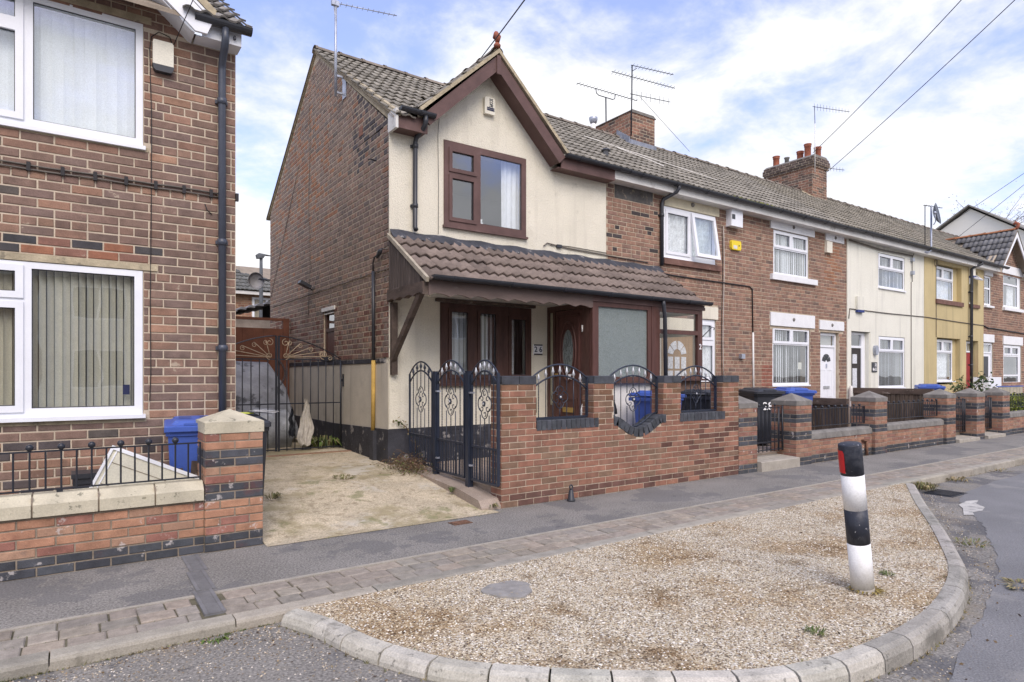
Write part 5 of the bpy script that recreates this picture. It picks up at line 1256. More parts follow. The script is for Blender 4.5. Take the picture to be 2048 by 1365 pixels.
for i in range(4):
    a0, a1 = 8 + i * 42, 44 + i * 42
    pts = [(15.14 + 0.19 * math.cos(rad(a)), 1.80 + 0.2 * math.sin(rad(a))) for a in range(a0, a1 + 1, 6)] + [(15.14 + 0.05 * math.cos(rad(a)), 1.80 + 0.05 * math.sin(rad(a))) for a in (a1, a0)]
    m = MB(); m.prism(pts, lambda p, q, y: (p, y, q), FY + 0.082, FY + 0.089); fixn(m.build('glass_segment', BLACKP, d30))
for (a, b_0, c, d) in ((14.88, 15.10, 0.95, 1.62), (15.18, 15.40, 0.95, 1.62), (14.88, 15.10, 0.35, 0.8), (15.18, 15.40, 0.35, 0.8)):
    m = MB(); frame_cells(m, a, b_0, c, d, FY + 0.082, FY + 0.089, [(a + 0.02, b_0 - 0.02, c + 0.02, d - 0.02)]); m.build('moulding', UPVC, d30)
box_part('letter_plate', SILVER, d30, 15.0, 15.26, FY + 0.075, FY + 0.09, 1.16, 1.22) if False else MB().box(15.0, 15.28, FY + 0.075, FY + 0.09, 1.15, 1.22).build('letter_plate', SILVER, d30)
MB().box(15.12, 15.16, FY + 0.07, FY + 0.09, 1.66, 1.76).build('knocker', GALV, d30)
a = MB().box(14.90, 15.14, FY - 0.07, FY, 4.44, 4.71).build('alarm_box', CREAMP, h30)

# ---- number 32 (cream white render)
h32 = thing('terraced_house', 'pale cream rendered terraced house with dark front door and black number sign', 'house', (18, FY + 0.3, 0))
holes = [(17.50, 19.0, 3.80, 4.73), (16.12, 17.08, 0.2, 2.60), (17.52, 19.0, 1.14, 2.52)]
front_core(h32, 15.927, 20.18, 0.0, 4.93, FY - 0.02, holes, WHITE_R, name='rendered_wall', th=0.26)
shell(h32, 15.93, 20.18, FY + 0.24, 14.6, 4.95)
window(h32, 17.51, 18.99, 3.81, 4.72, FY + 0.0, twin_top(17.51, 18.99, 3.81, 4.72), UPVC, sash=(1, 2), sill=0.06)
window(h32, 17.53, 18.99, 1.15, 2.51, FY + 0.0, twin_top(17.53, 18.99, 1.15, 2.51), UPVC, sash=(1, 2), sill=0.04)
vblind('vertical blind in the upstairs window of the pale cream terraced house', 17.56, 18.92, 3.84, 4.68, FY + 0.09, NETM, ang=20)
vblind('striped grey vertical blind in the downstairs window of the pale cream terraced house', 17.58, 18.92, 1.2, 2.45, FY + 0.09, BLIND, ang=35)
m = MB(); y = FY + 0.10; frame_cells(m, 16.14, 17.04, 0.22, 2.58, y, y + 0.06, [(16.22, 16.86, 0.22, 2.18), (16.22, 16.86, 2.24, 2.52)]); d32 = m.build('door', UPVC, h32)
DKD = material('dark_brown_door', (0.035, 0.028, 0.026), rough=0.5)
MB().box(16.22, 16.86, y + 0.02, y + 0.055, 0.22, 2.18).build('leaf', DKD, d32); MB().box(16.22, 16.86, y + 0.03, y + 0.034, 2.24, 2.52).build('fanlight', GLASS, d32)
for (a, b_0, c, d) in ((16.44, 16.66, 1.78, 2.02), (16.44, 16.66, 1.0, 1.66)): MB().box(a, b_0, y + 0.012, y + 0.019, c, d).build('glass_panel', material('milky_glass'), d32)
MB().box(16.40, 16.70, y + 0.012, y + 0.019, 0.84, 0.90).build('letter_plate', SILVER, d32)
MB().box(17.04, 17.1, FY + 0.0, FY + 0.1, 0.2, 2.58).build('reveal', WHITE_R, h32)
sg = MB().box(17.14, 17.40, FY - 0.04, FY - 0.02, 1.56, 1.82).build('number_sign', BLACKP, h32)
textobj('32', 0.11, PLAINWHITE, h32, Matrix.Translation((17.32, FY - 0.042, 1.745)) @ FACE_FRONT, name='sign_lettering')
for k in range(3): MB().box(17.27, 17.38, FY - 0.043, FY - 0.0405, 1.60 + k * 0.03, 1.612 + k * 0.03).build('sign_line', PLAINWHITE, sg)
MB().box(17.17, 17.21, FY - 0.043, FY - 0.0405, 1.60, 1.67).build('sign_motif', PLAINWHITE, sg); MB().box(17.22, 17.25, FY - 0.043, FY - 0.0405, 1.60, 1.65).build('sign_motif', PLAINWHITE, sg)
lm = MB(); lm.prism([(0.08 * math.cos(2 * PI * i / 14), 0.13 * math.sin(2 * PI * i / 14)) for i in range(14)], lambda p, q, y: (17.28 + p, y, 2.13 + q), FY - 0.10, FY - 0.02); lm.build('wall_lamp', GALV, h32)
a = MB().box(16.32, 16.62, FY - 0.08, FY - 0.02, 3.14, 3.48).build('alarm_box', WHITE_R, h32); MB().box(16.32, 16.64, FY - 0.09, FY - 0.02, 3.08, 3.14).build('sounder', material('blue_lens', (0.04, 0.06, 0.2)), a)
for zz_ in (4.30, 4.67): MB().box(19.32, 19.42, FY - 0.10, FY - 0.02, zz_, zz_ + 0.1).build('cable_clamp', GALV, h32)
MB().tube([(19.38, FY - 0.05, 4.1), (19.38, FY - 0.05, 4.8), (19.5, FY - 0.06, 4.95), (20.4, FY - 0.1, 4.95)], 0.01, 5).build('wall_cable', CABLE_G, h32)
MB().tube([(19.36, FY - 0.03, 4.1), (19.36, FY - 0.03, 0.9)], 0.01, 5).build('wall_cable', CABLE_G, h32)
MB().tube([(15.98, FY - 0.03, 2.9), (16.02, FY - 0.03, 3.15), (18.0, FY - 0.035, 3.14), (20.18, FY - 0.03, 3.16)], 0.013, 5).build('wall_cable', CABLE_G, h32)
MB().tube([(15.95, FY - 0.06, 4.86), (17.5, FY - 0.06, 4.80), (19.4, FY - 0.06, 4.83)], 0.02, 5).build('wall_cable', CABLE_G, h32)

# ---- number 34 (yellow render)
h34 = thing('terraced_house', 'mustard yellow rendered terraced house with red door and black downpipe', 'house', (22.3, FY + 0.3, 0))
holes = [(20.95, 22.75, 3.74, 4.80), (23.35, 24.0, 3.74, 4.80), (21.0, 22.65, 1.2, 2.60), (23.1, 24.05, 0.2, 2.58)]
front_core(h34, 20.182, 24.475, 0.0, 4.93, FY - 0.03, holes, YELLOW_R, name='rendered_wall', th=0.27)
shell(h34, 20.18, 24.47, FY + 0.24, 14.6, 4.95)
window(h34, 20.95, 22.45, 3.75, 4.76, FY + 0.10, twin_top(20.95, 22.45, 3.75, 4.76), UPVC, sash=(1, 2))
box_part('jamb', YELLOW_R, h34, 22.45, 22.75, FY + 0.10, FY + 0.24, 3.74, 4.80)
box_part('sill', material('brown_sill'), h34, 20.9, 22.8, FY - 0.08, FY + 0.1, 3.60, 3.73); box_part('sill', material('brown_sill'), h34, 23.28, 24.06, FY - 0.08, FY + 0.1, 3.62, 3.73)
window(h34, 23.35, 24.0, 3.75, 4.79, FY + 0.10, [(23.42, 23.93, 3.82, 4.42)], UPVC)
sm = MB(Matrix.Translation((23.67, FY + 0.08, 4.76)) @ Matrix.Rotation(rad(-48), 4, 'X')); frame_cells(sm, -0.30, 0.30, -0.36, 0.0, -0.02, 0.02, [(-0.24, 0.24, -0.30, -0.06)]); sm.build('open_sash', UPVC, h34, label='small top light tilted open')
window(h34, 21.0, 22.40, 1.3, 2.56, FY + 0.10, twin_top(21.0, 22.40, 1.3, 2.56), UPVC, sash=(1, 2), sill=0.1)
box_part('jamb', YELLOW_R, h34, 22.40, 22.65, FY + 0.10, FY + 0.24, 1.2, 2.60)
drape('net_curtain', 'white curtain in the downstairs window of the yellow rendered house', 'curtain', 21.05, 22.35, 1.3, 2.5, FY + 0.22, NETM, amp=0.02, per=0.12)
drape('net_curtain', 'white curtain in the upstairs window of the yellow rendered house', 'curtain', 21.05, 22.4, 3.78, 4.7, FY + 0.22, NETM, amp=0.02, per=0.12)
white_door(h34, 23.15, 24.0, 0.22, 2.56, leaf=material('red_door', (0.28, 0.015, 0.02), rough=0.4, var=0.1), y=FY + 0.1)
downpipe(h34, [(23.55, 7.965, 5.06), (23.55, 7.965, 4.98), (23.35, 8.08, 4.9), (23.30, 8.15, 4.82), (23.29, 8.16, 0.3)], 0.042, collars=[(23.29, 8.16, 4.1), (23.29, 8.16, 2.7), (23.29, 8.16, 1.8)])
a = MB().box(23.30, 23.52, FY - 0.14, FY - 0.03, 4.62, 4.92).build('alarm_box', CREAMP, h34); MB().box(23.30, 23.52, FY - 0.145, FY - 0.03, 4.56, 4.62).build('sounder', material('blue_lens'), a)
MB().tube([(20.9 + 0.12 * math.cos(a_), FY - 0.05, 4.78 + 0.1 * math.sin(a_)) for a_ in [i * 0.5 for i in range(14)]], 0.008, 5).build('coiled_cable', CABLE_G, h34)
MB().tube([(20.18, FY - 0.04, 3.16), (22.5, FY - 0.045, 3.12), (24.47, FY - 0.04, 3.1)], 0.013, 5).build('wall_cable', CABLE_G, h34)
MB().tube([(20.93, FY - 0.04, 4.85), (20.93, FY - 0.04, 2.6)], 0.008, 5).build('wall_cable', CABLE_G, h34)

# ---- number 36 (brick with gable)
h36 = thing('terraced_house', 'brick terraced house at the right edge with a small white bargeboard gable', 'house', (28, FY + 0.3, 0), 'brick houses of the terrace')
holes = [(24.62, 25.18, 3.78, 4.76), (24.50, 25.36, 0.2, 2.56), (26.25, 27.90, 3.82, 4.98), (26.27, 27.97, 1.2, 2.53)]
front_core(h36, 24.477, 33.5, 0.0, 4.95, FY, holes, MORTAR, poly=[(25.0, 4.95), (28.3, 4.95), (26.65, 6.35)])
B = Bricks(h36, BM_TER, chamfer=0.006, depth=0.006)
ex = [(24.55, 25.30, 4.76, 4.95), (26.05, 28.15, 4.98, 5.28), (24.45, 25.42, 2.56, 2.84), (26.2, 28.1, 2.53, 2.84), (26.15, 28.05, 3.70, 3.82), (24.55, 25.3, 3.70, 3.78)]
B.run(Vector((0, FY, 0)), X_, NY, 24.48, 29.5, 0.2, 4.93, 0.0795, 0.236, pal_ter, holes=holes + ex, header=5)
B.run(Vector((0, FY, 0)), X_, NY, 25.2, 28.1, 4.93, 6.2, 0.0795, 0.236, pal_ter, holes=ex, lim=lambda z: (25.3 + (z - 5.0), 28.0 - (z - 5.0)), header=5)
B.finish(300, 8)
shell(h36, 24.48, 33.5, FY + 0.24, 14.6, 4.95)
for a in ((24.60, 25.28, 4.77, 4.94), (26.1, 28.1, 4.99, 5.27), (24.46, 25.40, 2.57, 2.83), (26.22, 28.05, 2.54, 2.83)): box_part('lintel', WL, h36, a[0], a[1], FY - 0.03, FY + 0.1, a[2], a[3])
for a in ((26.18, 28.0, 3.71, 3.81), (24.58, 25.26, 3.71, 3.775)): box_part('sill', WL, h36, a[0], a[1], FY - 0.08, FY + 0.1, a[2], a[3])
window(h36, 24.63, 25.17, 3.785, 4.755, FY + 0.02, [(24.69, 25.11, 3.85, 4.32), (24.69, 25.11, 4.38, 4.70)], UPVC)
window(h36, 26.27, 27.88, 3.825, 4.975, FY + 0.02, [(26.34, 27.62, 3.9, 4.60), (26.34, 27.62, 4.66, 4.91)], UPVC)
window(h36, 26.29, 27.95, 1.2, 2.52, FY + 0.02, [(26.36, 27.7, 1.5, 2.12), (26.36, 27.7, 1.24, 1.44), (26.36, 26.98, 2.2, 2.46), (27.08, 27.7, 2.2, 2.46)], UPVC, sash=(2, 3))
drape('net_curtain', 'grey curtain in the wide upstairs window of the brick house at the right edge', 'curtain', 27.0, 27.6, 3.85, 4.6, FY + 0.14, NETM, amp=0.02, per=0.12)
dd = white_door(h36, 24.51, 25.35, 0.22, 2.55, y=FY + 0.03); MB().box(24.66, 25.05, FY + 0.03, FY + 0.049, 1.25, 2.1).build('glass_panel', BLACKP, dd); MB().box(24.72, 25.0, FY + 0.03, FY + 0.049, 1.12, 1.18).build('letter_plate', GALV, dd)
MB().tube([(24.47, FY - 0.03, 3.1), (24.9, FY - 0.03, 3.03), (25.2, FY - 0.03, 3.04), (29, FY - 0.03, 2.95)], 0.02, 5).build('wall_cable', CABLE, h36)
GX, GZ = 26.65, 6.42
for s in (-1, 1):
    m = MB(); xf = GX + s * 1.28
    m.prism([(xf, 5.12), (GX, GZ), (GX, GZ - 0.2), (xf + s * 0.02, 4.95)], lambda p, q, y: (p, y, q), 7.98, 8.01); fixn(m.build('bargeboard', UPVC, h36))
gr = MB(); yb36 = 8.1 + (GZ + 0.05 - 5.08) / 0.674
gr.add([(GX - 1.34, 7.96, 5.06), (GX, 7.96, GZ + 0.02), (GX, yb36, GZ + 0.02), (GX - 1.34, 8.1, 5.06)], [(0, 1, 2, 3)]); gr.add([(GX + 1.34, 7.96, 5.06), (GX, 7.96, GZ + 0.02), (GX, yb36, GZ + 0.02), (GX + 1.34, 8.1, 5.06)], [(0, 3, 2, 1)])
g36 = gr.build('gable_roof', MORTAR_D, h36); up = Vector((1.34, 0, GZ - 5.06))
tile_plane(g36, Vector((GX - 1.36, 7.97 + 2.1, 5.06)), -Y_, up, 2.1, up.length, 'wave', TILEM[0], (0.17, 0.17, 0.175), keep=lambda a, s: (2.1 - a) < 0.2 + s / up.length * 1.9)
ridge_tiles(g36, (GX, 8.0, GZ + 0.08), (GX, yb36 + 0.1, GZ + 0.08), TILEM[0], (0.36, 0.16, 0.08), r=0.10)
fm = MB(); fm.tube([(GX, 8.05, GZ + 0.08), (GX, 7.97, GZ + 0.14), (GX, 7.95, GZ + 0.24), (GX, 8.03, GZ + 0.30), (GX, 8.09, GZ + 0.25)], [0.06, 0.055, 0.055, 0.06, 0.035], 8); fm.build('ridge_finial', TERRA, g36)

# roofs, fascia, gutter of the terrace
for hh, a, b in ((h28, 8.05, 12.35), (h30, 12.35, 15.95), (h32, 15.95, 20.15), (h34, 20.15, 24.35)):
    main_roof(hh, a, b, GREYT if b < 20 else (0.25, 0.23, 0.19))
main_roof(h36, 24.35, 33.5, (0.24, 0.225, 0.19), keep=lambda x, s: not (GX - (GZ - 5.0 - s * sz) < x < GX + (GZ - 5.0 - s * sz)), gap=(25.4, 27.9))
for hh, a, b in ((h28, 7.752, 12.35), (h30, 12.351, 15.95), (h32, 15.951, 20.15), (h34, 20.151, 24.47), (h36, 24.471, 25.3)):
    box_part('fascia', FASCIA_W, hh, a, b, 8.03, 8.05, 4.90, 5.04); box_part('soffit', FASCIA_W, hh, a, b, 8.05, FY, 4.902, 4.912)
gutter(H, 6.60, 8.05, 7.965, 5.085, 0.058)
for hh, a, b in ((h28, 8.052, 12.35), (h30, 12.352, 15.95), (h32, 15.952, 20.15), (h34, 20.152, 24.47), (h36, 24.472, 25.75)): gutter(hh, a, b, 7.965, 5.075 if b < 20 else 5.085, 0.06)
MOSS = material('moss', (0.16, 0.17, 0.045), rough=1, var=0.4, vs=40)
for (mx_, n_) in ((11.6, 40), (20.4, 40)):
    mm = MB()
    for i in range(n_): mm.ball((mx_ + RND.gauss(0, 0.35), 7.985 + RND.uniform(-0.01, 0.04), 5.095 + RND.uniform(-0.01, 0.01)), RND.uniform(0.015, 0.04), 6, 4)
    mm.build('moss', MOSS, h28 if mx_ < 15 else h34, kind='stuff')
# white paint drips on the roof of 28
for pts in ([(8.9, 0.62), (9.8, 0.55), (10.9, 0.47), (12.2, 0.38)], [(9.6, 0.54), (9.9, 0.48), (10.2, 0.42), (10.35, 0.36)]):
    MB().tube([(x, 8.0 + 3.53 * s - 0.03, 4.985 + 2.375 * s + 0.095) for x, s in pts], 0.012, 4).build('loose_cable', CABLE_W, h28)
# roof vent
rv = MB(); rv.lathe([(0.05, 0), (0.05, 0.2), (0.055, 0.2), (0.001, 0.2)], (8.35, 8.9, 5.55), 12); rv.build('roof_vent_pipe', GALV, h28)
MB().lathe([(0.001, 0), (0.09, 0), (0.09, 0.02), (0.05, 0.05), (0.001, 0.05)], (8.35, 8.9, 5.75), 12).build('vent_cowl', BLACKP, h28)

# ------------------------------------------------ chimneys
def chimney(h, x0, x1, y0, y1, z0, z1, corbel, label):
    t = thing('chimney_stack', label, 'chimney', ((x0 + x1) / 2, (y0 + y1) / 2, z0))
    MB().box(x0 + 0.005, x1 - 0.005, y0 + 0.005, y1 - 0.005, z0, z1 - 0.01).build('core', MORTAR, t)
    B = Bricks(t, BM_CHIM, chamfer=0.006, depth=0.005)
    B.run(Vector((0, y0 + 0.005, 0)), X_, NY, x0, x1, z0, z1, 0.0795, 0.236, pal_chim, header=0)
    B.run(Vector((x0 + 0.005, 0, 0)), -Y_, NX, -y1, -y0, z0, z1, 0.0795, 0.236, pal_chim, header=0)
    if corbel:
        for k, (dz_, e) in enumerate(((0.08, 0.045), (0.16, 0.07), (0.24, 0.07), (0.32, 0.04))):
            za, zb = z1 - dz_, z1 - dz_ + 0.0795
            MB().box(x0 - e + 0.004, x1 + e, y0 - e + 0.004, y1 + e, za, zb - 0.004).build('corbel', MORTAR, t)
            B.run(Vector((0, y0 - e + 0.005, 0)), X_, NY, x0 - e, x1 + e, za, zb, 0.0795, 0.236, lambda u, z, hd: jit((0.10, 0.075, 0.068), 0.3), header=0, row0=k)
            B.run(Vector((x0 - e + 0.005, 0, 0)), -Y_, NX, -y1 - e, -y0 + e, za, zb, 0.0795, 0.236, lambda u, z, hd: jit((0.11, 0.08, 0.07), 0.3), header=0, row0=k)
    B.finish(300, 8)
    return t
c1 = chimney(h28, 11.23, 12.12, 11.12, 12.7, 6.95, 7.97, False, 'red brick chimney without pots on the nearer part of the terrace roof')
m = MB(); m.prism([(11.2, 7.95), (12.15, 7.95), (12.05, 8.02), (11.3, 8.02)], lambda p, q, y: (p, y, q), 11.1, 12.72); m.build('mortar_cap', STONE_D, c1)
m = MB()
for i in range(3):
    y = 11.12 + i * 0.14; z = EZ(y) + 0.05; m.prism([(y - 0.01, z), (y + 0.145, z + 0.10), (y + 0.145, z + 0.27), (y, z + 0.17)], lambda p, q, a: (a, p, q), 11.20 - 0.003 * i, 11.236)
m.prism([(11.2, 7.05), (12.15, 7.05), (12.13, 7.26), (11.22, 7.26)], lambda p, q, y: (p, y, q), 11.08, 11.118); fixn(m.build('lead_flashing', LEAD, c1))
# metal flue beside the chimney
fl = thing('metal_flue', 'short white metal flue with dark cowl beside the potless chimney', 'flue', (10.95, 12.2, 7.2))
MB().lathe([(0.06, 0), (0.06, 0.62), (0.001, 0.62)], (10.92, 12.1, 7.3), 12).build('pipe', PLAINWHITE, fl); MB().lathe([(0.07, 0), (0.09, 0.03), (0.11, 0.10), (0.11, 0.15), (0.02, 0.18), (0.001, 0.18)], (10.92, 12.1, 7.90), 12).build('cowl', GALV, fl)
c2 = chimney(h32, 19.34, 20.18, 11.10, 12.77, 6.95, 8.45, True, 'corbelled brick chimney with five clay pots farther along the terrace roof')
m = MB(); m.prism([(19.3, 8.45), (20.22, 8.45), (20.1, 8.53), (19.42, 8.53)], lambda p, q, y: (p, y, q), 11.08, 12.79); m.build('mortar_cap', STONE_D, c2)
for (px_, py_, hh, rr) in ((19.62, 12.55, 0.40, 0.11), (19.72, 11.75, 0.36, 0.11), (19.60, 11.42, 0.48, 0.11), (19.98, 11.30, 0.42, 0.11)):
    MB().lathe([(rr * 1.05, 0), (rr * .92, 0.05), (rr * .9, hh - 0.09), (rr * 1.02, hh - 0.08), (rr * 1.02, hh - 0.06), (rr * .95, hh - 0.05), (rr * 1.12, hh - 0.02), (rr * 1.1, hh), (rr * .85, hh), (rr * .8, hh - 0.12), (0.001, hh - 0.12)], (px_, py_, 8.49), 14).build('chimney_pot', TERRA, c2)
MB().lathe([(0.07, 0), (0.07, 0.2), (0.09, 0.22), (0.09, 0.25), (0.001, 0.25)], (19.6, 12.15, 8.49), 10).build('chimney_pot', STONE_D, c2, label='low grey capped pot')
v = MB(); v.tube([(19.33, 11.1, 7.12), (19.33, 11.55, 7.45)], 0.06, 5); v.tube([(19.3, 11.08, 7.10), (20.2, 11.08, 7.08)], 0.05, 5); v.build('mortar_fillet', VERGE, c2)

# ------------------------------------------------ aerials, dishes
def yagi(mb, p, d, L, n, el=0.16, up=False, r=0.007):
    p = Vector(p); d = Vector(d).normalized(); e = (Vector((0, 0, 1)) if up else d.cross(ZV).normalized())
    mb.tube([p, p + d * L], r * 1.3, 5)
    for i in range(n):
        q = p + d * (L * (i + 0.5) / n); s = el * (1 - 0.3 * i / n); mb.tube([q - e * s / 2, q + e * s / 2], r * 0.6, 4)
t = thing('tv_aerial', 'tall aerial pole bracketed to the brick gable wall with a single boom pointing right', 'aerial', (SX - 0.3, 10.3, 6.1))
AX, AY = 3.50, 10.05
MB().tube([(AX, AY, 6.0), (AX, AY, 7.50)], 0.022, 8).build('mast', GALV, t)
bx_ = MB(); yagi(bx_, (AX - 0.05, AY, 7.50), (0.985, -0.18, 0.03), 1.05, 12, 0.14); bx_.box(AX - 0.07, AX + 0.05, AY - 0.03, AY + 0.03, 7.46, 7.54); bx_.tube([(AX - 0.04, AY, 7.48), (AX - 0.02, AY, 7.32), (AX, AY, 7.28)], 0.006, 4); bx_.build('boom', GALV, t)
k_ = MB(); k_.box(AX, SX, AY - 0.015, AY + 0.015, 6.05, 6.08); k_.box(AX, SX, AY - 0.015, AY + 0.015, 6.32, 6.35); k_.box(SX - 0.012, SX + 0.0, AY - 0.08, AY + 0.08, 6.0, 6.40); k_.build('bracket', GALV, t)
t = thing('tv_aerial', 'long horizontal aerial on a cranked loop above the back of the potless chimney', 'aerial', (11.4, 12.2, 7.9))
MB().tube([(11.42, 12.15, 7.3), (11.40, 12.15, 8.70)], 0.02, 6).build('mast', IRON, t)
m = MB(); m.tube([(11.05, 12.15, 8.86), (11.07, 12.15, 8.74), (11.15, 12.15, 8.70), (11.62, 12.13, 8.70), (11.70, 12.13, 8.74), (11.72, 12.13, 8.86)], 0.012, 5); yagi(m, (10.45, 12.2, 8.85), (1, -0.05, 0.01), 2.05, 18, 0.2); m.build('boom', IRON, t)
t = thing('tv_aerial', 'mast with three stacked booms at the front corner of the potless chimney', 'aerial', (11.25, 11.1, 7.4))
MB().tube([(11.24, 11.08, 7.35), (11.27, 11.08, 9.08)], 0.018, 6).build('mast', IRON, t)
m = MB(); yagi(m, (11.23, 11.08, 9.07), (0.93, -0.35, -0.09), 1.15, 12, 0.2); m.tube([(11.27, 11.08, 8.93), (11.40, 11.05, 9.03)], 0.01, 4); m.build('boom', IRON, t)
m = MB(); yagi(m, (10.75, 11.25, 8.85), (0.95, -0.3, -0.10), 1.75, 18, 0.24); m.build('boom', IRON, t)
m = MB(); yagi(m, (11.2, 11.08, 8.36), (0.97, -0.2, 0.0), 1.2, 9, 0.24, up=True); m.build('boom', IRON, t)
t = thing('tv_aerial', 'spindly white masted aerial at the front corner of the chimney with clay pots', 'aerial', (19.3, 11.05, 8.2))
MB().tube([(19.33, 11.02, 7.9), (19.33, 11.02, 9.45)], 0.014, 6).build('mast', FASCIA_W, t); MB().tube([(19.33, 11.02, 9.45), (19.30, 11.02, 10.0)], 0.010, 5).build('upper_mast', IRON, t)
m = MB(); yagi(m, (19.25, 11.05, 9.98), (0.96, -0.28, 0.02), 1.5, 12, 0.22, up=True); m.build('boom', IRON, t)
t = thing('tv_aerial', 'short aerial on the far side of the chimney with clay pots', 'aerial', (20.25, 11.4, 7.7))
MB().tube([(20.26, 11.4, 7.3), (20.26, 11.4, 8.32)], 0.014, 6).build('mast', IRON, t); m = MB(); yagi(m, (20.1, 11.4, 8.32), (0.97, -0.25, 0.03), 1.2, 9, 0.2, up=True); m.build('boom', IRON, t)
t = thing('satellite_dish', 'grey satellite dish on a bent pole above the gutter of the pale cream house', 'satellite dish', (19.9, 8.0, 5.0))
MB().tube([(19.3, 8.18, 4.93), (19.85, 8.0, 4.95), (19.98, 7.98, 5.02), (20.0, 7.98, 5.12), (20.0, 7.98, 6.28)], 0.024, 8).build('pole', GALV, t)
def dish(c, r, yaw, tilt, name, mat, parent, squash=0.9):
    T = Matrix.Translation(c) @ Matrix.Rotation(yaw, 4, 'Z') @ Matrix.Rotation(tilt, 4, 'X') @ Matrix.Scale(squash, 4, (1, 0, 0)); m = MB(T)
    prof = [(0.001, 0.0), (r * .35, 0.012), (r * .7, 0.05), (r, 0.11), (r + 0.008, 0.115), (r * .7, 0.062), (r * .35, 0.025), (0.001, 0.012)]
    m.lathe(prof, (0, 0, 0), 22); return m.build(name, mat, parent)
dish((19.93, 7.90, 6.0), 0.30, rad(12), rad(80), 'reflector', material('grey_dish', (0.16, 0.18, 0.22), rough=0.5), t)
m = MB(); m.tube([(19.95, 7.9, 5.72), (19.70, 7.75, 5.75), (19.62, 7.74, 5.95)], 0.012, 5); m.ball((19.62, 7.74, 5.98), 0.04); m.build('arm', GALV, t)
t2 = thing('tv_aerial', 'small aerial behind the grey satellite dish on the terrace roof', 'aerial', (19.8, 8.4, 5.4)); MB().tube([(19.78, 8.05, 5.1), (19.78, 8.05, 6.28)], 0.012, 5).build('mast', IRON, t2); m = MB(); yagi(m, (19.7, 8.05, 6.27), (1, -0.2, 0), 0.8, 7, 0.12); m.build('boom', IRON, t2)
t = thing('satellite_dish', 'round mesh satellite dish on the rear corner of the brick gable wall', 'satellite dish', (3.3, 15, 3.8))
dish((3.42, 15.15, 3.62), 0.185, rad(-8), rad(92), 'reflector', material('mesh_dish', (0.24, 0.24, 0.25), rough=0.6), t); MB().tube([(3.66, 14.8, 3.62), (3.50, 15.1, 3.67), (3.42, 15.2, 3.63)], 0.02, 6).build('arm', IRON, t)
# overhead wires
def wire(a, b, sag, label, r=0.009):
    a, b = Vector(a), Vector(b); pts = []
    for i in range(25):
        s = i / 24; p = a.lerp(b, s); p.z -= sag * 4 * s * (1 - s); pts.append(p)
    tag(MB().tube(pts, r, 5).build('overhead_wire', CABLE), label, 'wire', 'overhead telephone wires')
wire((5.81, 9.6, 6.9), (3.4, 3.4, 5.35), 0.03, 'overhead wire running down to the gable of the cream house')
wire((19.35, 11.1, 8.55), (10.9, 1.4, 9.1), 0.15, 'overhead wire reaching the left side of the chimney with clay pots')
wire((20.2, 11.1, 8.10), (12.1, 0.4, 9.6), 0.12, 'overhead wire reaching the right side of the chimney with clay pots')
wire((29.25, 11.35, 7.44), (26.6, 3.6, 10.8), 0.03, 'upper of the two wires crossing the pale far gable')
wire((29.79, 10.98, 7.07), (26.6, 3.6, 11.1), 0.03, 'lower of the two wires crossing the pale far gable')
wire((0.775, LY - 0.02, 4.57), (1.2, 4.6, 5.6), 0.01, 'thin wire rising from the alarm box of the left brick house', 0.004)
wire((11.5, 11.05, 8.36), (13.3, 11.0, 7.35), 0.0, 'thin stay wire from the stacked aerial down to the roof ridge', 0.005)

# ============================================================ GARDEN WALL AND PIER, LEFT
PCO = 0.071
def cap_stone(parent, x0, x1, y0, y1, z, mat=STONE, h=0.095, rise=0.10):
    m = MB(); e = 0.004; b = 0.006
    cx, cy = (x0 + x1) / 2, (y0 + y1) / 2
    vs = [(x0 - e, y0 - e, z), (x1 + e, y0 - e, z), (x1 + e, y1 + e, z), (x0 - e, y1 + e, z), (x0 - e, y0 - e, z + h), (x1 + e, y0 - e, z + h), (x1 + e, y1 + e, z + h), (x0 - e, y1 + e, z + h), (cx, cy, z + h + rise)]
    m.add(vs, [(0, 3, 2, 1), (0, 1, 5, 4), (1, 2, 6, 5), (2, 3, 7, 6), (3, 0, 4, 7), (4, 5, 8), (5, 6, 8), (6, 7, 8), (7, 4, 8)])
    return m.build('cap_stone', mat, parent)
def pier(parent, B, x0, x1, y0, y1, ztop, pal, capmat, course=PCO, cap_h=0.095, capr=0.10, mort=MORTAR_D):
    MB().box(x0 + 0.006, x1 - 0.006, y0 + 0.006, y1 - 0.006, -0.05, ztop).build('pier_core', mort, parent)
    n = int(round(ztop / course)); z0 = ztop - n * course
    B.run(Vector((0, y0 + 0.006, 0)), X_, NY, x0, x1, z0, ztop, course, (x1 - x0) / 2, pal, header=0, shift=0)
    B.run(Vector((x0 + 0.006, 0, 0)), -Y_, NX, -y1, -y0, z0, ztop, course, (y1 - y0) / 2, pal, header=0, shift=0)
    cap_stone(parent, x0, x1, y0, y1, ztop, capmat, cap_h, capr)
WY = 5.80
gw = thing('garden_wall', 'low orange brick garden wall with pale coping and a square pier in front of the left brick house', 'garden wall', (-0.4, WY + 0.2, 0))
zt0 = 0.995
fb = lambda u, z, hd: blue() if int((zt0 - z) / PCO) in (2, 3, 6, 7, 12, 13, 14) else pal_orange(u, z, hd)
B = Bricks(gw, BM_BAND, chamfer=0.004, depth=0.006)
pier(gw, B, 0.908, 1.375, WY, WY + 0.46, zt0, fb, STONE)
MB().box(-2.6, 0.908, WY + 0.03, WY + 0.24, -0.05, 0.455).build('wall_core', MORTAR_D, gw)
B.run(Vector((0, WY + 0.03, 0)), X_, NY, -2.6, 0.908, zt0 - 14 * PCO, 0.44, PCO, 0.233, fb, header=0, shift=0.05)
B.finish(300)
xs = [-2.6, -1.9, -1.2, -0.56, 0.02, 0.44, 0.908]
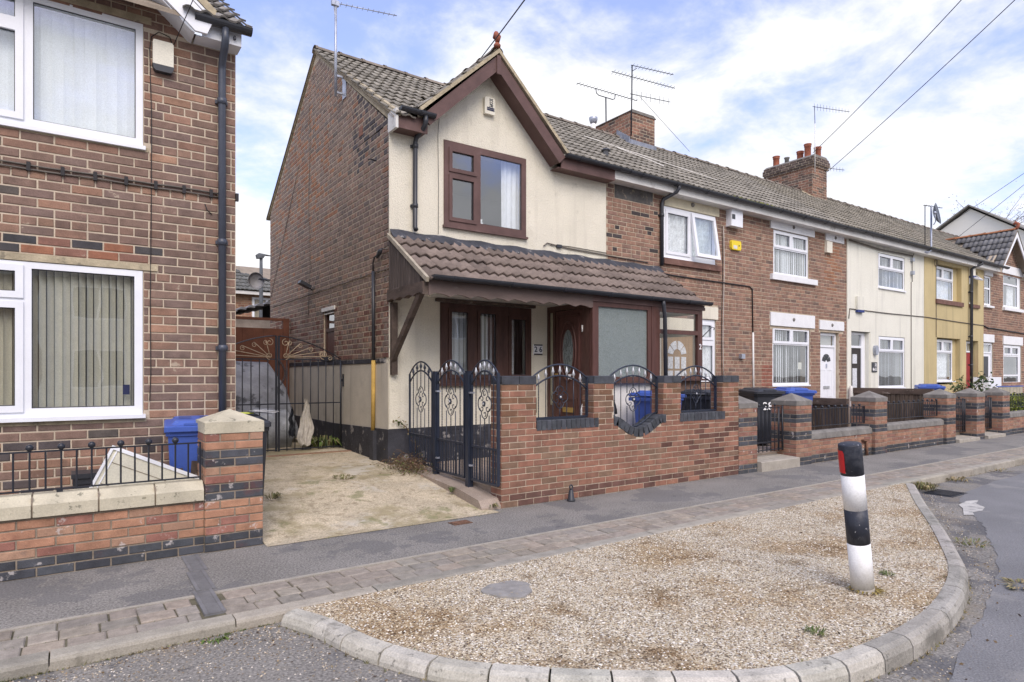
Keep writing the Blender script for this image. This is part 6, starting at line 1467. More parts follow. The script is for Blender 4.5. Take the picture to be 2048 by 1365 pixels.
xs = [0.905, 0.545, 0.165, -0.245, -0.70, -1.2, -1.8]
for a, b in zip(xs[1:], xs):
    m = MB(); m.prism([(WY - 0.005, 0.445), (WY + 0.275, 0.445), (WY + 0.275, 0.545), (WY + 0.20, 0.60), (WY + 0.07, 0.60), (WY - 0.005, 0.535)], lambda p, q, x: (x, p, q), a + 0.006, b - 0.006); m.build('coping_stone', STONE, gw)
    MB().box(a - 0.006, a + 0.006, WY + 0.01, WY + 0.26, 0.446, 0.585).build('joint', MORTAR_D, gw)
def railing(label, x0, x1, y, zb, zt, sp, group, r=0.007, ball=0.024, bz=0.042, feet=(), phase=0.0):
    t = thing('railing', label, 'railing', ((x0 + x1) / 2, y, zb), group)
    MB().box(x0, x1, y - 0.007, y + 0.007, zt - 0.006, zt + 0.006).build('rail', IRON, t); MB().box(x0, x1, y - 0.007, y + 0.007, zb - 0.006, zb + 0.006).build('rail', IRON, t)
    bm_ = MB().tube([(0, 0, 0), (0, 0, zt - zb)], r, 6); me = bpy.data.meshes.new('bar'); me.from_pydata([tuple(p) for p in bm_.v], [], bm_.f); me.materials.append(IRON)
    bb = MB().ball((0, 0, 0), ball, 12, 8); mb_ = bpy.data.meshes.new('ball_finial'); mb_.from_pydata([tuple(p) for p in bb.v], [], bb.f); mb_.materials.append(IRON); mb_.polygons.foreach_set('use_smooth', [True] * len(bb.f))
    i = 0; x = x0 + sp / 2 + phase
    while x < x1 - 0.01:
        place(me, 'bar', t, Matrix.Translation((x, y, zb)))
        if i % 2 == 1: place(mb_, 'ball_finial', t, Matrix.Translation((x, y, zt + bz - 0.012)))
        x += sp; i += 1
    MB().box(x1 - 0.012, x1, y - 0.012, y + 0.012, zb - 0.02, zt + 0.006).build('end_post', IRON, t); MB().box(x0, x0 + 0.012, y - 0.012, y + 0.012, zb - 0.02, zt + 0.006).build('end_post', IRON, t)
    for fx in feet: MB().box(fx - 0.02, fx + 0.02, y - 0.012, y + 0.012, zb - 0.05, zb).build('foot', IRON, t)
    return t
railing('black railing with ball finials on the pale coping in front of the left brick house', -1.95, 0.895, WY + 0.12, 0.625, 0.915, 0.0965, 'ball finial railings on the low garden walls', feet=(-0.08,), phase=-0.002, ball=0.026)
# bins
def make_bin(name, label, mat, loc, rz, group, number=None, scale=None):
    t = thing(name, label, 'wheelie bin', (0, 0, 0), group)
    def ring(z, hx, y0, y1, b=0.04):
        return [(-hx + b, y0, z), (hx - b, y0, z), (hx, y0 + b, z), (hx, y1 - b, z), (hx - b, y1, z), (-hx + b, y1, z), (-hx, y1 - b, z), (-hx, y0 + b, z)]
    m = MB(); m.loft([ring(0.04, 0.21, -0.20, 0.22), ring(0.12, 0.215, -0.215, 0.24), ring(0.90, 0.265, -0.285, 0.30), ring(0.905, 0.285, -0.305, 0.32), ring(0.955, 0.287, -0.308, 0.325)]); m.build('body', mat, t)
    m = MB(); m.box(-0.12, 0.12, -0.292, -0.25, 0.55, 0.8) if False else None
    m = MB()
    def r2(z0, z1, hx, y0, y1, b=0.03): return [(-hx + b, y0, z0), (hx - b, y0, z0), (hx, y0 + b, z0), (hx, y1 - b, z1), (hx - b, y1, z1), (-hx + b, y1, z1), (-hx, y1 - b, z1), (-hx, y0 + b, z0)]
    m.loft([r2(0.945, 0.965, 0.30, -0.345, 0.33), r2(0.985, 1.01, 0.30, -0.345, 0.33), r2(0.995, 1.025, 0.285, -0.33, 0.32)])
    m.loft([r2(0.995, 1.02, 0.235, -0.25, 0.27, 0.05), r2(1.035, 1.055, 0.20, -0.20, 0.24, 0.05)])
    lid = m.build('lid', mat, t)
    MB().box(-0.12, 0.12, -0.335, -0.30, 0.997, 1.015).build('grip', mat, lid)
    for s in (-1, 1): MB().box(s * 0.10 - 0.06, s * 0.10 + 0.06, -0.02, 0.02, 1.055, 1.0585).build('recess', BLACKP, lid)
    m = MB(); m.tube([(-0.24, 0.33, 0.98), (-0.24, 0.40, 0.985), (0.24, 0.40, 0.985), (0.24, 0.33, 0.98)], 0.016, 8); m.build('handle', mat, t)
    for s in (-1, 1):
        w = MB(); T = Matrix.Translation((s * 0.225, 0.25, 0.10)) @ Matrix.Rotation(PI / 2, 4, 'Y'); w.T = T; w.lathe([(0.001, -0.02), (0.10, -0.02), (0.10, 0.02), (0.001, 0.02)], (0, 0, 0), 16); w.build('wheel', BLACKP, t)
    MB().box(-0.30, 0.30, 0.29, 0.335, 0.90, 0.95).build('rear_rim', mat, t)
    if number: textobj(number, 0.20, PLAINWHITE, t, Matrix.Translation((-0.02, -0.283, 0.72)) @ Matrix.Rotation(rad(85.5), 4, 'X'), name='painted_number', depth=0.004)
    if scale: t.scale = scale
    t.rotation_euler = (0, 0, rz); t.location = loc; WLOC[t] = tuple(loc)
    return t
GB = 'blue wheelie bins'; GK = 'black wheelie bins'
b1 = make_bin('wheelie_bin', 'blue wheelie bin between the left brick house and its capped brick pier', BINBLUE, (0.925, 6.42, 0.05), rad(-6), GB, scale=(0.84, 0.80, 1.0))
b2 = make_bin('wheelie_bin', 'black wheelie bin at the corner of the left brick house beside the drainpipe', BINBLACK, (1.335, 6.40, 0.06), rad(-1), GK, scale=(0.66, 0.76, 1.0))
pp = thing('paper_sheets', 'loose papers lying on the black bin lid beside the capped brick pier', 'papers', (1.42, 6.4, 1.12))
for i in range(3):
    m = MB(Matrix.Translation((1.48 + 0.04 * i, 6.4 + 0.03 * i, 1.125 + 0.006 * i)) @ Matrix.Rotation(rad(20 * i), 4, 'Z') @ Matrix.Rotation(rad(6), 4, 'Y')); m.box(-0.1, 0.1, -0.07, 0.07, 0, 0.003); m.build('sheet', PLAINWHITE if i else BLACKP, pp)
ys_ = MB(Matrix.Translation((1.32, 6.42, 1.12))); ys_.box(-0.14, 0.1, -0.06, 0.05, 0, 0.012); tag(ys_.build('yellow_tray', material('lime_plastic', (0.5, 0.55, 0.1))), 'lime yellow tray on the black bin lid behind the blue bin', 'tray')
# leaning cream panel, black crate, timber scraps
lp = thing('cream_panel', 'cream plastic ribbed panel leaning at an angle behind the left railing', 'panel', (0.5, 6.3, 0.05))
PT = Matrix.Translation((0.265, 6.13, 0.905)) @ Matrix.Rotation(rad(-6), 4, 'X') @ Matrix.Rotation(rad(26.0), 4, 'Y')
PANC = material('cream_panel_plastic', (0.64, 0.62, 0.51), rough=0.5, var=0.06)
m = MB(PT); m.box(0.02, 0.80, 0.0, 0.03, -0.62, -0.02); m.build('board', PANC, lp)
m = MB(PT); m.box(0, 0.80, -0.012, 0.03, -0.02, 0.01); m.box(0, 0.02, -0.012, 0.03, -0.62, -0.02); m.box(0.045, 0.055, -0.006, 0.0, -0.6, -0.02); m.build('edge_trim', UPVC, lp)
for k in (-0.12, -0.30, -0.46): m = MB(PT); m.box(0.055, 0.80, -0.004, -0.0005, k, k + 0.005); m.build('groove_line', MORTAR_D, lp)
bc = thing('black_crate', 'black plastic crate standing against the brick wall behind the left railing', 'crate', (0.13, 6.5, 0.05))
m = MB(); m.box(0.0, 0.30, 6.42, 6.66, 0.05, 0.62); m.build('body', BLACKP, bc); m = MB(); m.box(-0.01, 0.31, 6.41, 6.67, 0.62, 0.66); m.box(0.02, 0.28, 6.405, 6.418, 0.57, 0.585); m.build('rim', BLACKP, bc)
for i, (x, a) in enumerate(((0.84, 4), (0.875, -10), (0.80, 14))):
    m = MB(Matrix.Translation((x, 6.20, 0.05)) @ Matrix.Rotation(rad(a), 4, 'Y')); m.box(-0.025, 0.025, -0.01, 0.01, 0, 0.68 - 0.05 * i); tag(m.build('timber_offcut', OLDWOOD), ['tallest short timber offcut beside the end of the left railing', 'timber offcut tilted against the pier by the left railing', 'shortest timber offcut tilted behind the left railing'][i], 'timber')

# ============================================================ GARDEN WALL 26
g26 = thing('garden_wall', 'red brick garden wall with three railed openings and blue brick coping in front of the cream house', 'garden wall', (6.05, 5.96, 0))
WX0, WX1, W0, W1 = 3.917, 8.188, 5.85, 6.075
slots = [(4.403, 5.29, 0.845, 1.6), (5.63, 6.55, 0.845, 1.6), (6.90, 7.81, 0.845, 1.6)]
dip = lambda x: 0.96 - 0.165 * math.sin(PI * (x - 5.70) / 0.78) ** 1.3 if 5.70 < x < 6.48 else 0.96
mb = MB()
for a, b, c, d in cells(WX0, WX1, -0.05, 1.38, [(s[0], s[1], (0.845 if k != 1 else 0.45), 1.6) for k, s in enumerate(slots)]): mb.box(a + 0.004, b - 0.004, W0 + 0.006, W1 - 0.006, c, d)
n = 16; n = 30; dsl = lambda x: (dip(x + 0.01) - dip(x - 0.01)) / 0.02
pts = [(5.63, 0.45)] + [(5.63 + 0.92 * i / n, dip(5.63 + 0.92 * i / n) - 0.118 * math.hypot(1, dsl(5.63 + 0.92 * i / n))) for i in range(n + 1)] + [(6.55, 0.45)]
mb.prism(list(reversed(pts)), lambda p, q, y: (p, y, q), W0 + 0.006, W1 - 0.006)
mb.build('wall_core', MORTAR_P, g26)
B = Bricks(g26, BM_NEW, chamfer=0.003, depth=0.006)
def pal_n2(u, z, hd):
    if z < 0.16 and RND.random() < 0.7: return jit((0.14, 0.075, 0.06))
    if u > 6.6 and 0.25 < z < 0.8 and RND.random() < 0.3: return jit((0.13, 0.065, 0.05))
    if z > 0.85 and RND.random() < 0.35: return jit((0.19, 0.105, 0.065))
    return pal_new(u, z, hd)
hol = [(4.403, 5.29, 0.842, 1.6), (6.90, 7.81, 0.842, 1.6)]
for x in [5.63 + 0.04 * i for i in range(23)]: hol.append((x, x + 0.04, dip(x + 0.02) - 0.108 * math.hypot(1, dsl(x + 0.02)), 1.6))
B.run(Vector((0, W0 + 0.006, 0)), X_, NY, WX0, WX1, 0.0, 1.38, 0.0727, 0.2245, pal_n2, holes=hol, header=0, joint=0.010)
B.run(Vector((WX0 + 0.006, 0, 0)), -Y_, NX, -W1, -W0, 0.0, 1.38, 0.0727, 0.2245, pal_n2, header=0, joint=0.010)
for xx in (5.29, 6.55, 7.81):
    B.run(Vector((xx + 0.004, 0, 0)), -Y_, NX, -W1, -W0, 0.945, 1.38, 0.0727, 0.2245, pal_n2, header=0, joint=0.010)
B.finish(300)
def blue_brick(T, L, w, h):
    m = MB(T); c = 0.006
    m.loft([[(-L / 2, -w / 2, 0), (L / 2, -w / 2, 0), (L / 2, w / 2, 0), (-L / 2, w / 2, 0)], [(-L / 2, -w / 2, h - c), (L / 2, -w / 2, h - c), (L / 2, w / 2, h - c), (-L / 2, w / 2, h - c)], [(-L / 2 + c, -w / 2 + c, h), (L / 2 - c, -w / 2 + c, h), (L / 2 - c, w / 2 - c, h), (-L / 2 + c, w / 2 - c, h)]])
    o = m.build('coping_brick', BLUEB, g26); o.color = (*jit((0.062, 0.067, 0.078), 0.2), 1); return o
for (a, b) in ((WX0, 4.403), (5.29, 5.63), (6.55, 6.90), (7.81, WX1)):
    nn = max(1, int(round((b - a) / 0.23))); w_ = (b - a) / nn
    for i in range(nn): blue_brick(Matrix.Translation((a + w_ * (i + 0.5), (W0 + W1) / 2, 1.382)), w_ - 0.008, 0.235, 0.096)
for (a, b) in ((4.403, 5.37), (6.87, 7.86)):
    nn = int(round((b - a) / 0.077)); w_ = (b - a) / nn
    for i in range(nn):
        x = a + w_ * (i + 0.5)
        if (a < 5 and x > 5.29) or (a > 6 and (x < 6.90 or x > 7.81)):
            m = MB(Matrix.Translation((x, W0 - 0.001, 0.845))); m.box(-w_ / 2 + 0.004, w_ / 2 - 0.004, -0.003, 0.02, 0, 0.113); o = m.build('coping_brick', BLUEB, g26); o.color = (*jit((0.062, 0.067, 0.078), 0.2), 1)
        else: blue_brick(Matrix.Translation((x, (W0 + W1) / 2, 0.845)), w_ - 0.008, 0.235, 0.113)
x = 5.63; L_ = 0
while x < 6.55 - 0.02:
    sl_ = (dip(x + 0.05) - dip(x)) / 0.05
    dx = 0.080 / math.hypot(1, sl_); xm = x + dx / 2; ang = math.atan2(dip(x + dx) - dip(x), dx)
    blue_brick(Matrix.Translation((xm + 0.113 * math.sin(ang), (W0 + W1) / 2, (dip(x) + dip(x + dx)) / 2 - 0.113 * math.cos(ang))) @ Matrix.Rotation(-ang, 4, 'Y') , 0.073, 0.235, 0.113); x += dx

# ---------------- wrought iron panels
def spear(c):
    m = MB(); m.lathe([(0.001, 0), (0.012, 0.005), (0.007, 0.02), (0.016, 0.035), (0.019, 0.05), (0.009, 0.08), (0.001, 0.125)], c, 8)
    m.tube([(c[0] - 0.022, c[1], c[2] + 0.05), (c[0] - 0.012, c[1], c[2] + 0.03), (c[0], c[1], c[2] + 0.035), (c[0] + 0.012, c[1], c[2] + 0.03), (c[0] + 0.022, c[1], c[2] + 0.05)], 0.004, 4); return m
def spiral(c, r, a0, turns, n=18, flip=1, plane='xz'):
    o = []
    for i in range(n + 1):
        s = i / n; a = a0 + flip * 2 * PI * turns * s; rr = r * (1 - 0.8 * s); o.append((c[0] + rr * math.cos(a), c[1], c[2] + rr * math.sin(a)))
    return o
def iron_panel(label, T, w, zb, zs, rise, inner, nb, group, med=None, spears=True, bottom=None, mid=None, mat=IRON_N, cat='railing', name='wall_railing', outer_ext=0.0, post=0.018):
    """local frame: x along the panel, z up; T maps to the world"""
    t = thing(name, label, cat, (0, 0, 0), group)
    arch = lambda x, z: z + rise * (1 - ((x - w / 2) / (w / 2)) ** 2)
    N_ = 20
    ring_ = [(x0, arch(x0, zs)) for x0 in [(-outer_ext) + (w + outer_ext) * i / N_ for i in range(N_ + 1)]]
    P = lambda m, nm, mt=mat, lab=None: m.build(nm, mt, t)
    m = MB(T); m.tube([(x, 0, (zs - (0 if True else 0)) + rise * (1 - ((x - (w - outer_ext) / 2) / ((w + outer_ext) / 2)) ** 2)) for x, _ in ring_], 0.011, 6); P(m, 'outer_arch')
    m = MB(T); m.tube([(x, 0, arch(x, zs) - inner) for x in [w * i / N_ for i in range(N_ + 1)]], 0.011, 6); P(m, 'inner_arch')
    m = MB(T)
    if bottom: m.tube([(x, 0, bottom(x)) for x in [w * i / N_ for i in range(N_ + 1)]], 0.012, 6)
    else: m.box(0, w, -0.014, 0.014, zb - 0.012, zb + 0.012)
    P(m, 'bottom_rail')
    m = MB(T); m.box(-post / 2, post / 2, -0.012, 0.012, zb, zs + 0.0); P(m, 'side_post'); m = MB(T); m.box(w - post / 2, w + post / 2, -0.018, 0.018, zb, zs + 0.01); P(m, 'side_post')
    for i in range(nb):
        x = w * (i + 1) / (nb + 1); zt = arch(x, zs) - inner; zz0 = bottom(x) if bottom else zb
        segs = [(zz0, zt)]
        if med and abs(x - w / 2) < med[1] * 0.9:
            k = med[2] * math.sqrt(max(0, 1 - ((x - w / 2) / med[1]) ** 2)); segs = [(zz0, med[0] - k), (med[0] + k, zt)]
        for s0, s1 in segs:
            if s1 - s0 < 0.02: continue
            m = MB(T)
            if i % 2 == 0:
                q = []; k = int((s1 - s0) / 0.016)
                m.tube([(x, 0, s0 + (s1 - s0) * j / k) for j in range(k + 1)], [0.0052 + 0.002 * (j % 2) for j in range(k + 1)], 5)
            else: m.tube([(x, 0, s0), (x, 0, s1)], 0.006, 5)
            P(m, 'bar')
        if spears:
            m = spear((x, 0, zt + 0.01)); m.v = [tuple(T @ Vector(p)) for p in m.v]; P(m, 'spearhead', SILVER if spears is True else mat)
    if mid:
        m = MB(T); m.box(0, w, -0.01, 0.01, mid - 0.012, mid + 0.012); P(m, 'middle_rail')
        nn = nb * 2 - 1
        for i in range(nn):
            x = w * (i + 1) / (nn + 1); m = MB(T); k = int((mid - zb) / 0.016); m.tube([(x, 0, zb + (mid - zb) * j / k) for j in range(k + 1)], [0.0068 + 0.002 * (j % 2) for j in range(k + 1)], 5); P(m, 'lower_bar')
    if med:
        zc, rx, rz = med[0], med[1], med[2]
        m = MB(T)
        lob = [(w / 2 + rx * (0.72 + 0.28 * abs(math.cos(2 * a))) * math.cos(a), 0, zc + rz * (0.72 + 0.28 * abs(math.cos(2 * a))) * math.sin(a)) for a in [2 * PI * i / 40 for i in range(40)]]
        m.tube(lob, 0.006, 5, closed=True)
        for s in (-1, 1):
            for v_ in (-1, 1):
                m.tube(spiral((w / 2 + s * rx * 0.42, 0, zc + v_ * rz * 0.30), rx * 0.30, rad(0 if s > 0 else 180), 0.9, flip=s * v_), 0.005, 4)
            m.tube(spiral((w / 2, 0, zc + s * rz * 0.66), rx * 0.25, rad(90 * s), 0.8, flip=1), 0.005, 4)
        P(m, 'scroll_medallion', mat)
        m = MB(T)
        for i in range(8):
            a = 2 * PI * i / 8; r_ = rx * 0.24; m.tube([(w / 2 + r_ * 0.3 * math.cos(a), -0.008, zc + r_ * 0.3 * math.sin(a)), (w / 2 + r_ * math.cos(a), -0.012, zc + r_ * math.sin(a))], [0.014, 0.006], 5)
        P(m, 'rosette', mat)
        mm = MB().ball((w / 2, -0.014, zc), 0.016, 8, 6); mm.v = [tuple(T @ Vector(p)) for p in mm.v]; P(mm, 'rosette_centre', SILVER)
    return t
GP = 'wrought iron panels in the openings of the brick garden wall'
IY = 5.97
iron_panel('wrought iron railing in the left wall opening before the dark front door', Matrix.Translation((4.415, IY, 0)), 0.862, 0.975, 1.45, 0.165, 0.135, 7, GP, med=(1.22, 0.125, 0.135), outer_ext=0.0)
db = lambda x: dip(5.64 + x) + 0.012
iron_panel('wrought iron railing in the middle opening with the curved sill', Matrix.Translation((5.64, IY, 0)), 0.90, 0.97, 1.45, 0.165, 0.135, 7, GP, med=(1.165, 0.135, 0.155), bottom=db)
iron_panel('wrought iron railing in the right wall opening before the black bin', Matrix.Translation((6.91, IY, 0)), 0.885, 0.975, 1.45, 0.165, 0.135, 7, GP, med=(1.22, 0.105, 0.135))
for (x_, z_) in ((5.285, 1.26), (5.285, 1.0), (6.545, 1.05), (6.545, 1.3), (7.80, 1.3), (7.80, 1.05)): pass
# side fence: posts, two panels and a gate, at right angles to the street
FXX = 3.84
RT = Matrix.Rotation(-PI / 2, 4, 'Z')        # local x runs towards the street (-Y)
GS = 'arched iron panels beside the driveway'
iron_panel('narrow arched iron panel fixed to the cream wall at the back of the driveway fence', Matrix.Translation((FXX, 8.02, 0)) @ RT, 0.68, 0.30, 1.50, 0.165, 0.12, 5, GS, med=(1.16, 0.155, 0.17), mid=0.68, spears=2, mat=IRON_N, name='iron_fence', cat='fence')
iron_panel('arched iron panel standing between the two navy fence posts', Matrix.Translation((FXX, 7.20, 0)) @ RT, 0.68, 0.27, 1.50, 0.165, 0.12, 5, GS, med=(1.16, 0.155, 0.17), mid=0.67, mat=IRON_N, name='iron_fence', cat='fence')
iron_panel('arched iron garden gate hung between the nearer navy post and the brick wall end', Matrix.Translation((FXX, 6.36, 0)) @ RT, 0.56, 0.27, 1.50, 0.155, 0.12, 5, None, med=(1.16, 0.14, 0.17), mid=0.66, mat=IRON_N, name='iron_gate', cat='gate')
for yy, lb, zb_ in ((7.25, 'farther square navy iron fence post beside the driveway', 0.17), (6.42, 'nearer square navy iron fence post beside the driveway', 0.14)):
    p = thing('fence_post', lb, 'fence post', (FXX, yy, zb_), 'square iron posts beside the driveway')
    MB().box(FXX - 0.034, FXX + 0.034, yy - 0.034, yy + 0.034, zb_, 1.525).build('shaft', IRON_N, p); MB().box(FXX - 0.037, FXX + 0.037, yy - 0.037, yy + 0.037, 1.525, 1.535).build('cap', IRON_N, p)
    for z_ in (1.27, 0.42): MB().box(FXX - 0.03, FXX + 0.03, yy - 0.075, yy - 0.04, z_, z_ + 0.02).build('hinge', GALV, p)
# ground spike / gate stop on the pavement
gs = thing('gate_stop', 'small black cone shaped post on the pavement in front of the red brick garden wall', 'gate stop', (4.83, 5.74, 0))
MB().lathe([(0.050, 0), (0.052, 0.012), (0.040, 0.03), (0.026, 0.13), (0.022, 0.135), (0.001, 0.14)], (4.83, 5.74, 0), 10).build('cone', BLACKP, gs)
m = MB(); m.tube([(4.83 + 0.020 * math.cos(a), 5.74, 0.165 + 0.026 * math.sin(a)) for a in [2 * PI * i / 14 for i in range(14)]], 0.010, 6, closed=True); m.build('eye', BLACKP, gs)
# things behind the wall of 26
make_bin('wheelie_bin', 'blue wheelie bin behind the curved opening of the red brick garden wall', BINBLUE, (7.28, 6.62, 0.2), rad(100), GB)
make_bin('wheelie_bin', 'black wheelie bin behind the right opening of the red brick garden wall', BINBLACK, (8.45, 6.72, 0.2), rad(100), GK)
ws = thing('white_garden_chair', 'white rounded shell chair with a black tube rim behind the curved opening', 'garden chair', (6.2, 6.7, 0.2))
m = MB(Matrix.Translation((6.18, 6.75, 0.92)) @ Matrix.Rotation(rad(80), 4, 'X')); m.lathe([(0.001, 0.06), (0.12, 0.05), (0.24, 0.02), (0.30, -0.03), (0.29, -0.04), (0.12, 0.03), (0.001, 0.04)], (0, 0, 0), 20); m.build('shell', material('white_fabric', (0.75, 0.74, 0.7), rough=0.9, var=0.1), ws)
m = MB(); m.tube([(6.18 + 0.31 * math.cos(a), 6.70, 0.92 + 0.31 * math.sin(a)) for a in [PI * i / 14 for i in range(15)]], 0.02, 6); m.build('rim', BLACKP, ws)
m = MB(); m.ball((6.22, 6.62, 0.86), 0.05, 10, 6); m.build('hub', BLACKP, ws); m = MB(); m.tube([(6.22, 6.62, 0.86), (6.0, 6.6, 0.22)], 0.015, 6); m.tube([(6.22, 6.62, 0.86), (6.45, 6.6, 0.22)], 0.015, 6); m.tube([(6.2, 6.9, 0.7), (6.2, 7.0, 0.22)], 0.015, 6); m.build('legs', GALV, ws)
# door mat bag by the wall
hb = MB(); hb.ball((6.02, 8.0, 0.98), 0.09, 8, 6); hb.tube([(5.98, 8.2, 1.15), (6.0, 8.05, 1.2), (6.03, 8.0, 1.05)], 0.012, 5)
hb = MB(); hb.box(5.95, 6.15, 8.17, 8.25, 0.88, 1.12); hb.box(5.97, 6.13, 8.16, 8.17, 0.9, 1.0); tag(hb.build('wall_letterbox', BLACKP), 'black box fixed low on the cream wall left of the front door', 'box')

# ============================================================ TERRACE GARDEN WALLS
PZT = 0.985
fb2 = lambda u, z, hd: blue() if int((PZT - z) / PCO) in (2, 3, 6, 7, 12, 13, 14) else pick((7, (0.315, 0.155, 0.10)), (3, (0.25, 0.115, 0.088)), (2, (0.29, 0.165, 0.115)))
def gwall(label, piers, walls, nm='garden_wall', z_cope=0.42):
    x_ = (piers + walls)[0][0]
    t = thing(nm, label, 'garden wall', (x_ + 0.3, 6.0, 0), 'banded brick garden walls along the terrace')
    B = Bricks(t, BM_BAND, chamfer=0.004, depth=0.005)
    for (a, b) in piers: pier(t, B, a, b, 5.85, 6.31, PZT, fb2, STONE_D, cap_h=0.075, capr=0.125)
    for (a, b) in walls:
        MB().box(a, b, 5.92, 6.12, -0.05, z_cope).build('wall_core', MORTAR_D, t)
        B.run(Vector((0, 5.92, 0)), X_, NY, a, b, PZT - 14 * PCO, z_cope, PCO, 0.233, fb2, header=0)
        n = max(1, int(round((b - a) / 0.6)))
        for i in range(n):
            p, q = a + (b - a) * i / n + 0.004, a + (b - a) * (i + 1) / n - 0.004
            m = MB(); m.prism([(5.90, z_cope - 0.005), (6.15, z_cope - 0.005), (6.15, z_cope + 0.08), (6.09, z_cope + 0.125), (5.97, z_cope + 0.125), (5.91, z_cope + 0.09)], lambda y, z, x: (x, y, z), p, q); m.build('coping_stone', STONE_D, t)
    B.finish(300, 8)
    return t
w28 = gwall('single banded brick pier with dark cap touching the right end of the red brick garden wall', [(8.195, 8.655)], [])
w28b = gwall('banded brick garden wall with two dark capped piers behind the striped bollard', [(9.71, 10.17), (12.32, 12.78)], [(10.17, 12.32)], z_cope=0.40)
w30 = gwall('banded brick garden wall with mossy coping ending in a pier by the farther gates', [(15.42, 15.88)], [(12.781, 15.42)], z_cope=0.42)
w32 = gwall('lone banded brick pier standing between the two farther gates', [(17.02, 17.48)], [])
w34 = gwall('banded brick pier and long low wall running off the right edge past the yellow hedge', [(18.58, 19.04)], [(19.04, 30.0)], z_cope=0.43)
m = MB(); m.box(11.93, 12.12, 5.86, 5.93, 0.27, 0.30); m.tube([(12.06, 5.88, 0.27), (12.06, 5.88, 0.0)], 0.025, 6); m.build('rusty_pipe', material('rust_pipe', (0.17, 0.09, 0.06), rough=0.9, var=0.4, vs=20), w28b)
railing('black ball finial railing on the low wall between the blue bin and the middle pier', 10.2, 12.25, 6.02, 0.60, 0.90, 0.107, 'ball finial railings on the low garden walls')
railing('black ball finial railing on the mossy coped wall in front of the dark board fence', 12.82, 15.36, 6.02, 0.62, 0.92, 0.107, 'ball finial railings on the low garden walls')
railing('black ball finial railing in front of the yellow green hedge at the right edge', 19.08, 24.0, 6.02, 0.66, 0.96, 0.107, 'ball finial railings on the low garden walls')
def bar_gate(label, x0, x1, y, zb, zt):
    t = thing('iron_gate', label, 'gate', ((x0 + x1) / 2, y, zb), 'black bar gates between the piers')
    for z in (zt, zb + 0.02, zb + 0.15): MB().box(x0, x1, y - 0.008, y + 0.008, z - 0.008, z + 0.008).build('rail', IRON, t)
    n = int((x1 - x0) / 0.10); 
    for i in range(n + 1):
        x = x0 + (x1 - x0) * i / n; thick = i in (0, n, n - 1)
        MB().tube([(x, y, zb - 0.01), (x, y, zt + (0.02 if i % 2 else 0))], 0.016 if thick else 0.008, 6).build('bar', IRON, t)
        if i % 2 and not thick: MB().ball((x, y, zt + 0.04), 0.022, 10, 6).build('ball_finial', IRON, t)
    return t
bar_gate('black bar gate above the concrete step beside the black bin numbered twenty eight', 8.70, 9.68, 6.08, 0.25, 0.96)
bar_gate('nearer of the two far black bar gates, left of the lone brick pier', 15.92, 16.98, 6.08, 0.18, 0.93)
bar_gate('farther of the two far black bar gates, right of the lone brick pier', 17.52, 18.54, 6.08, 0.18, 0.93)
for (a, b, lb, h_) in ((8.66, 9.70, 'pale concrete doorstep below the gate of the black numbered bin', 0.15), (15.89, 17.01, 'low concrete step at the nearer of the two far gates', 0.07), (17.49, 18.57, 'low concrete step at the farther of the two far gates', 0.07)):
    m = MB(); m.prism([(5.78, -0.02), (6.35, -0.02), (6.35, h_ + 0.03), (5.80, h_), (5.785, h_ - 0.01)], lambda y, z, x: (x, y, z), a, b); tag(m.build('gate_step', CONCJ), lb, 'step')
# bins and fences of the terrace
make_bin('wheelie_bin', 'black wheelie bin painted with the white number twenty eight behind a bar gate', BINBLACK, (10.40, 6.98, 0.2), rad(-24), GK, number='28')
make_bin('wheelie_bin', 'blue wheelie bin next to the numbered black bin behind a capped pier', BINBLUE, (11.33, 6.90, 0.2), rad(-30), GB)
def board_fence(label, x, y0, y1, zt):
    t = thing('board_fence', label, 'fence', (x, (y0 + y1) / 2, 0.2), 'dark board fences between the front gardens')
    MB().box(x - 0.005, x + 0.03, y0, y1, 0.25, zt - 0.14).build('backing', OLDWOOD, t)
    y = y0; BMs = []
    while y < y1 - 0.05:
        m = MB(); m.box(x - 0.025, x - 0.006, y + 0.004, min(y + 0.095, y1), 0.22, zt - 0.12 + RND.uniform(-0.005, 0.005)); o = m.build('board', FENCEW, t); o.color = (*jit((0.10, 0.078, 0.062), 0.25), 1); y += 0.1
    m = MB(); m.box(x - 0.05, x + 0.045, y0, y1, zt - 0.13, zt); m.build('top_board', OLDWOOD, t)
    m = MB(); m.lathe([(0.06, 0), (0.06, zt - 0.24), (0.04, zt - 0.17), (0.001, zt - 0.15)], (x - 0.02, y1 + 0.06, 0.2), 10); m.build('concrete_post', FASCIA_W, t)
    return t
board_fence('dark board fence behind the blue bin at the white door house', 12.25, 6.33, 8.1, 1.03)
board_fence('dark board fence in front of the pale cream terraced house', 15.98, 6.33, 8.1, 1.17)
m = MB(); m.tube([(9.85, 7.2, 1.12), (10.2, 7.0, 0.6), (10.3, 6.95, 0.25)], 0.045, 8); tag(m.build('leaning_pipe', BLACKP), 'black plastic pipe leaning against the wall left of the numbered bin', 'pipe')
make_bin('wheelie_bin', 'blue wheelie bin lid just showing above the pier by the yellow house', BINBLUE, (18.2, 7.3, 0.2), rad(-60), GB)
pf = thing('pale_fence', 'pale board fence with a blue topped white box behind the last brick pier', 'fence', (23.9, 7.3, 0.2))
for i in range(7): MB().box(22.9 + i * 0.28, 23.16 + i * 0.28, 7.3, 7.33, 0.2, 1.12).build('board', material('pale_board', (0.42, 0.38, 0.30), var=0.2), pf)
MB().box(22.8, 24.9, 7.29, 7.34, 1.12, 1.15).build('blue_rail', BINBLUE, pf)
